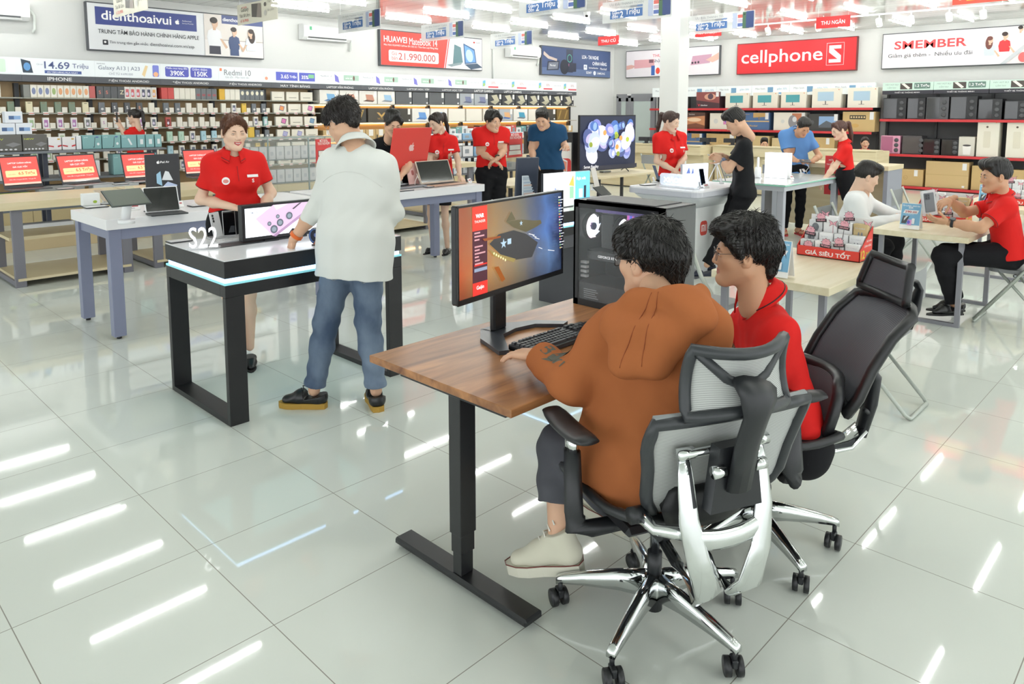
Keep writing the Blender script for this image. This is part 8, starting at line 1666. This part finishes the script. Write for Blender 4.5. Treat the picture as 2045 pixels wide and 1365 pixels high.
def decal(pt, el, pr, sz, c='#55564c'):
    """dark rectangle printed on the sleeve"""
    dd = nrm(np.array(pr)); h = p['bv'].ray_cast(Vector(np.array(pt)+dd*.2), Vector(-dd))
    if h[0] is None: return
    al = nrm(el-dd*(el@dd)); sd = np.cross(dd, al); q = []
    for a, b_ in ((-1, -1), (0, -1.1), (1, -1), (1, 1), (0, 1.1), (-1, 1)):
        o = np.array(h[0])+al*a*sz[0]+sd*b_*sz[1]; h2 = p['bv'].ray_cast(Vector(o+dd*.1), Vector(-dd)); q.append(tuple((np.array(h2[0]) if h2[0] is not None else o)+dd*.0015-Bq))
    gd.add(q, [tuple(range(6))], mat(c, .8))
gd = G(); fa = p['j']['wl']-p['j']['el']; ua = p['j']['sl']-p['j']['el']; toc = -rf(0, 1, -.5)
for u, off, pr in ((.78, .0, toc+V3(0, 0, .6)), (.62, .02, V3(0, 0, 1)), (.55, -.01, toc+V3(0, 0, .4)), (.42, .0, toc+V3(0, 0, .2))): decal(p['j']['el']+fa*u, fa, pr, (.018, .012))
for u in (.35, .65, .9): decal(p['j']['el']+ua*u, ua, rf(-1, .5, .2), (.028, .014))
gd.build('sleeve_print', p['top'])
# the salesman with thin glasses beside him
d = 2.72
p = person('seated salesman in red polo with thin round glasses beside the orange hooded man', (2.62, 1.27), yw(-.93, .36), 1.74, 'm', SK3, 'swept', '#15120f', ('polo', RED), ('pants', '#1c1c1f'), ('loafer', '#18181a', '#101012'),
       dict(head=A(1484, 506, d), neck=A(1524, 592, d+.03), sl=A(1556, 668, d-.15), sr=A(1500, 640, d+.17), el=A(1505, 800, d-.2), er=A(1458, 672, d+.26), wl=A(1440, 830, d-.12), wr=A(1372, 660, d+.2), hl=A(1600, 890, d-.1), hr=A(1590, 880, d+.1), kl=A(1440, 880, d-.05), kr=A(1440, 880, d+.2), al=A(1430, 1045, d+.2), ar=A(1420, 1020, d+.35), hem=.05),
       look=rf(-.985, .17, .0), near=True, extras=(('glasses', '#6b6460', True),), hands=dict(l=dict(c=(.3, .5, .6, .6, .6)), r=dict(c=(.3, .3, .4, .4, .4))), toe=dict(l=rf(-1, .3), r=rf(-1, .3)))
X = p['stick'](.72, .02, .002, -p['tf'])
if X: a = Art(X, step=.0008); a.text('S', -.012, .02, '#f4e6e4', h=.03, bold=.04); a.text('cellphoneS', -.05, -.02, '#f4e6e4', w=.1, bold=.04); a.g.build('back_print', p['t'])
X = p['stick'](.8, -.08)
if X: G().box(-.035, .035, -.01, .01, 0, .003, paperw, .001, X=X).build('name_tag', p['t'])
# people at the red desktop computer
d = 7.9
person('smiling customer in black t-shirt leaning over behind the red desktop computer', (4.72, 7.1), yw(.35, -.9), 1.74, 'm', SK, 'parted', '#15120f', ('tee', '#17171a'), ('pants', '#1b1b1e'), ('loafer', '#18181a', '#101012'),
       dict(head=A(784, 247, d-.22), neck=A(776, 277, d-.08), sl=A(805, 290, d-.02), sr=A(740, 293, d-.08), el=A(816, 330, d-.1), er=A(731, 335, d-.1), wl=A(800, 352, d-.3), wr=A(745, 365, d-.3), hem=-.05), look=rf(.45, -.8, -.4), smile=True, closed=True)
d = 8.6
person('saleswoman in red polo and black skirt looking down beside the red desktop computer', (5.62, 6.72), yw(-.35, -.93), 1.66, 'f', SK2, 'ponylong', '#2a1f1b', ('polo', RED), ('skirt', '#1b1b1e'), ('heel', '#1a1a1c', '#141416'),
       dict(head=A(872, 245, d-.06), neck=A(880, 270, d), el=A(914, 318, d-.02), er=A(858, 318, d-.1), wl=A(918, 352, d-.3), wr=A(842, 357, d-.35), sl=A(903, 281, d+.03), sr=A(862, 282, d-.06), hem=.09), look=rf(-.62, -.7, -.35), closed=True, extras=('staff', 'placket'), hands=dict(l=dict(d=rf(.5, -.5, -.5))))
# by the monitors
d = 9.0
person('smiling salesman in red polo and black trousers with clasped hands', tuple(A(982, 450, d).xy), yw(.35, -.93), 1.75, 'm', SK, 'parted', '#15120f', ('polo', RED), ('pants', '#1a1a1d'), ('loafer', '#18181a', '#101012'),
       dict(head=A(984, 243, d-.06), wl=A(993, 317, d-.22), wr=A(985, 319, d-.2), er=A(958, 304, d-.04), el=A(1006, 300, d-.0), hem=.09), look=rf(.62, -.75, -.12), smile=True, extras=('staff', 'placket', ('watch', 'l', '#3a3a32', '#5a5a4a')), hands=dict(l=dict(d=rf(-.9, -.2, -.5), c=(.4, .6, .6, .6, .6)), r=dict(d=rf(.8, -.2, -.5), c=(.3, .4, .4, .4, .4))))
d = 9.4
person('smiling customer in navy t-shirt looking down behind the dark monitors', tuple(A(1092, 450, d).xy), yw(-.2, -.97), 1.78, 'm', SK, 'short', '#15120f', ('tee', '#1f4668'), ('pants', '#1a1a1d'), ('loafer', '#18181a', '#101012'),
       dict(head=A(1083, 238, d-.1), wl=A(1130, 292, d-.3), el=A(1126, 288, d+.04), wr=A(1066, 322, d-.1), er=A(1062, 295, d)), look=rf(-.2, -.87, -.42), smile=True, closed=True)
# right hand group
d = 8.35
person('saleswoman in red polo with side ponytail standing before the pillar', tuple(A(1336, 540, d).xy), yw(.6, -.8), 1.66, 'f', SK2, 'ponylong', '#3a2620', ('polo', RED), ('skirt', '#1d1d20'), ('heel', '#1a1a1c', '#141416'),
       dict(head=A(1340, 243, d-.05), wl=A(1352, 336, d-.18), wr=A(1352, 343, d-.26), er=A(1312, 322, d-.05), el=A(1366, 315, d+.06), sr=A(1314, 276, d-.06), sl=A(1360, 274, d+.08), hem=.08), look=rf(.75, -.6, -.25), closed=True, extras=('staff', 'placket'), hands=dict(r=dict(d=rf(.8, -.3, -.5)), l=dict(d=rf(-.4, -.4, -.5))))
d = 7.55
person('man in black polo and black trousers looking at his phone beside the pedestal stand', tuple(A(1458, 545, d).xy), yw(-.8, .3), 1.73, 'm', SK, 'quiff', '#15120f', ('polo', '#18191c', .0, 'plain'), ('pants', '#1a1a1d'), ('loafer', '#23283a', '#d8d4c6'),
       dict(head=A(1469, 243, d), neck=A(1489, 273, d+.03), sl=A(1487, 292, d-.15), sr=A(1486, 290, d+.17), el=A(1455, 338, d-.13), er=A(1460, 325, d+.2), wl=A(1443, 319, d-.02), wr=A(1442, 310, d+.12), hl=A(1488, 385, d-.08), hr=A(1478, 385, d+.09), kl=A(1455, 455, d-.1), kr=A(1448, 450, d+.08), al=A(1412, 528, d-.12), ar=A(1440, 520, d+.1), hem=-.03), look=rf(-.82, .25, -.5), closed=True, hands=dict(l=dict(d=rf(-.8, .35, .3), c=(.5, .7, .7, .7, .7), u=rf(.3, .9, .2)), r=dict(d=rf(-.9, -.1, .2), c=(.4, .7, .8, .8, .8))), extras=(('watch', 'l', '#8a8f98', '#5a6a8a'),), toe=dict(l=rf(-1, -.12), r=rf(-1, .2)))
t = T('phone', 'phone held in the hands of the black polo man', 'phone', tuple(A(1428, 314, d+.04)), yw(-.9, .2)); G().box(-.03, .08, -.035, .035, .0, .009, mat('#b9bcc4', .3), .003, X=Matrix.Rotation(-.3, 4, 'Y')).build('body', t); G().box(-.026, .076, -.031, .031, .009, .0095, blackg, X=Matrix.Rotation(-.3, 4, 'Y')).build('screen', t)
d = 10.0
person('man in light blue polo holding a phone at the glass topped table', (9.85, 4.28), yw(-.05, -1), 1.68, 'm', SK3, 'short', '#15120f', ('polo', '#5f8cc6', .0, 'plain'), ('slim', '#18181b'), ('flip', '#c23a3e', '#c23a3e'),
       dict(head=A(1604, 254, d-.12), wl=A(1620, 323, d-.26), wr=A(1592, 321, d-.26), el=A(1636, 312, d-.02), er=A(1573, 312, d-.02), hem=-.08), look=rf(.1, -.8, -.6), closed=True, hands=dict(l=dict(d=rf(-.8, -.4, .2), c=(.4, .7, .7, .7, .7)), r=dict(d=rf(.8, -.4, .1), c=(.4, .6, .6, .6, .6))))
t = T('phone', 'phone held in the hands of the blue polo man', 'phone', tuple(A(1608, 322, d-.33)), yw(1, 0)); G().box(-.07, .07, -.035, .035, 0, .009, mat('#2c2e3a', .3), .003, X=Matrix.Rotation(.5, 4, 'X')).build('body', t)
G().tube([(.0, 0, 0), (.06, .02, -.08), (.02, .0, -.12), (.05, .04, -.17), (-.0, .05, -.2)], .004, mat('#eef0f2', .5), n=5).build('charging_cable', t)
d = 9.3
person('saleswoman in red polo and black skirt with long ponytail leaning on the glass topped table', tuple(A(1700, 500, d).xy), yw(-.86, .1), 1.68, 'f', SK2, 'ponylong', '#4a2a20', ('polo', RED), ('skirt', '#1b1b1e'), ('heel', '#1a1a1c', '#141416'),
       dict(head=A(1676, 260, d), neck=A(1688, 287, d+.01), sl=A(1690, 300, d-.13), sr=A(1686, 298, d+.13), el=A(1667, 333, d-.14), er=A(1666, 328, d+.15), wl=A(1646, 357, d-.14), wr=A(1657, 347, d+.12), hl=A(1690, 352, d-.08), hr=A(1688, 352, d+.08), hem=.1), look=rf(-.95, -.1, -.3), closed=True, hands=dict(l=dict(d=rf(-.5, -.1, -.8), u=rf(-.8, 0, .6)), r=dict(d=rf(-.5, .1, -.8), u=rf(-.8, 0, .6))))
# seated pair at the second table
d = 6.72
person('seated customer in white sweatshirt and black trousers at the second pale table', (6.95, 2.5), yw(.93, -.3), 1.72, 'm', SK2, 'quiff', '#17130f', ('sweat', '#eef0f0'), ('slim', '#1d1d20'), ('trainer', '#8d9192', '#d9d9d6'),
       dict(head=A(1731, 353, d-.1), neck=A(1722, 384, d-.05), sl=A(1722, 396, d+.13), sr=A(1706, 402, d-.19), el=A(1770, 425, d+.12), er=A(1726, 447, d-.24), wl=A(1802, 430, d+.0), wr=A(1798, 437, d-.2), hl=A(1695, 478, d+.07), hr=A(1690, 482, d-.1), kl=A(1790, 482, d+.05), kr=A(1768, 492, d-.2), al=A(1778, 580, d+.0), ar=A(1722, 588, d-.15), hem=-.05), look=rf(.93, -.15, -.3), closed=True, hands=dict(l=dict(d=rf(1, -.1, -.1)), r=dict(d=rf(1, .1, -.05))), toe=dict(l=rf(.9, -.3), r=rf(.7, -.6)))
d = 5.75
p = person('seated salesman in red polo and black trousers showing a phone case at right', (6.9, 1.1), yw(-.95, .3), 1.76, 'm', SK3, 'quiff', '#141110', ('polo', RED), ('pants', '#1a1a1d'), ('loafer', '#1a1a1c', '#111113'),
       dict(head=A(1988, 352, d), neck=A(2000, 392, d+.02), sl=A(2010, 414, d-.17), sr=A(2000, 408, d+.17), el=A(1958, 455, d-.2), er=A(1925, 424, d+.22), wl=A(1893, 443, d-.06), wr=A(1898, 398, d+.16), hl=A(2016, 508, d-.09), hr=A(2012, 504, d+.1), kl=A(1882, 510, d-.02), kr=A(1888, 505, d+.18), al=A(1905, 605, d+.0), ar=A(1908, 598, d+.14), hem=.0), look=rf(-.97, .12, -.08), smile=False, extras=(('watch', 'l', '#23262a', '#3a3d42'),), hands=dict(l=dict(d=rf(-1, .1, .12), c=(.3, .35, .35, .35, .35), u=rf(.1, -.5, -.8)), r=dict(d=rf(-.7, -.1, -.3), c=(.5, .7, .8, .8, .9), u=rf(-.4, -.4, .8))), toe=dict(l=rf(-1, -.1), r=rf(-1, .05)))
X = p['stick'](.78, .02, .002, -p['tf'])
if X: a = Art(X, step=.0008); a.text('S', -.012, .02, '#f4e6e4', h=.03, bold=.04); a.text('cellphoneS', -.05, -.02, '#f4e6e4', w=.1, bold=.04); a.g.build('back_print', p['t'])
q = A(1858, 430, d+.02); t = T('phone_case_pack', 'boxed grey phone case held up by the seated salesman at right', 'phone case', tuple(q), yw(1, .15)); X = Matrix.Rotation(-.12, 4, 'Y') @ Matrix.Rotation(-.1, 4, 'X')
G().box(-.062, .062, -.008, .008, 0, .2, newmat('blister', '#dfe3e4', .15, alpha=.5), .004, X=X).build('blister_pack', t); G().box(-.045, .045, -.012, -.0, .025, .18, mat('#6a6e72', .4), .01, X=X).build('phone_case', t); a = Art(X @ FX(0, -.0125, 0)); a.rrect(-.038, .125, .005, .172, .008, '#4a4d52'); [a.ell(-.026+.018*(k % 2), .14+.018*(k//2), .006, .006, '#26282c') for k in range(4)]; a.g.build('print', t)
# cashiers and the far saleswoman
for lb, px, py, dd, sx, hc, hr_, lkx in (('seated cashier in red polo behind the oak counter, short dark hair', 1526, 287, 15.8, 'm', '#15120f', 'short', -.2), ('seated cashier in red polo with tied hair behind the white notice', 1727, 285, 14.6, 'f', '#221a16', 'bun', -.3)):
    q = A(px, py, dd); person(lb, (q.x, q.y), yw(lkx, -1), 1.7, sx, SK, hr_, hc, ('polo', RED), ('pants', '#1b1b1e'), ('loafer', '#18181a', '#101012'), dict(head=(0, .03, q.z*1.72/1.7), neck=(0, -.01, q.z-.16), sl=(-.17, -.01, q.z-.2), sr=(.17, -.01, q.z-.2), el=(-.23, .02, q.z-.48), er=(.23, .02, q.z-.48), wl=(-.15, .22, q.z-.46), wr=(.15, .22, q.z-.46), hl=(-.09, 0, q.z-.7), hr=(.09, 0, q.z-.7), kl=(-.1, .38, .5), kr=(.1, .38, .5), al=(-.1, .34, .09), ar=(.1, .34, .09), hem=-.04), look=rf(lkx, -.95, -.1))
    t = T('stool', 'grey stool under the '+lb.split(' behind')[0], 'stool', (q.x, q.y, 0)); G().cyl((0, 0, .03), (0, 0, q.z-.86), .03, mat('#8a8d92', .4)).build('post', t); G().cyl((0, 0, q.z-.86), (0, 0, q.z-.83), .17, mat('#4a4c52', .5), n=20).build('seat', t); G().cyl((0, 0, 0), (0, 0, .03), .2, mat('#8a8d92', .4), n=20).build('foot_plate', t)
q = aty(270, 300, 12.0); d = Vector((q.x, q.y, 0)).dot(HF)
person('saleswoman in red polo and glasses holding up a phone at the far shelves', (q.x, q.y), yw(-.97, .1), 1.66, 'f', SK2, 'ponylong', '#1c1512', ('polo', RED), ('skirt', '#1b1b1e'), ('heel', '#1a1a1c', '#141416'),
       dict(head=A(268, 233, d), wr=A(240, 248, d+.1), er=A(247, 266, d+.16), wl=A(242, 256, d-.08), el=A(252, 272, d-.14)), look=rf(-.97, .1, -.1), extras=(('glasses', '#2a2426'),), hands=dict(r=dict(d=rf(-.3, 0, 1), c=(.4, .6, .6, .6, .6)), l=dict(d=rf(-.5, .2, .8), c=(.4, .6, .6, .6, .6))))
t = T('phone', 'phone held up by the saleswoman at the far shelves', 'phone', tuple(A(234, 244, d)), yw(1, .2)); G().box(-.004, .004, -.035, .035, 0, .15, mat('#2a2c32', .3), .003).build('body', t)
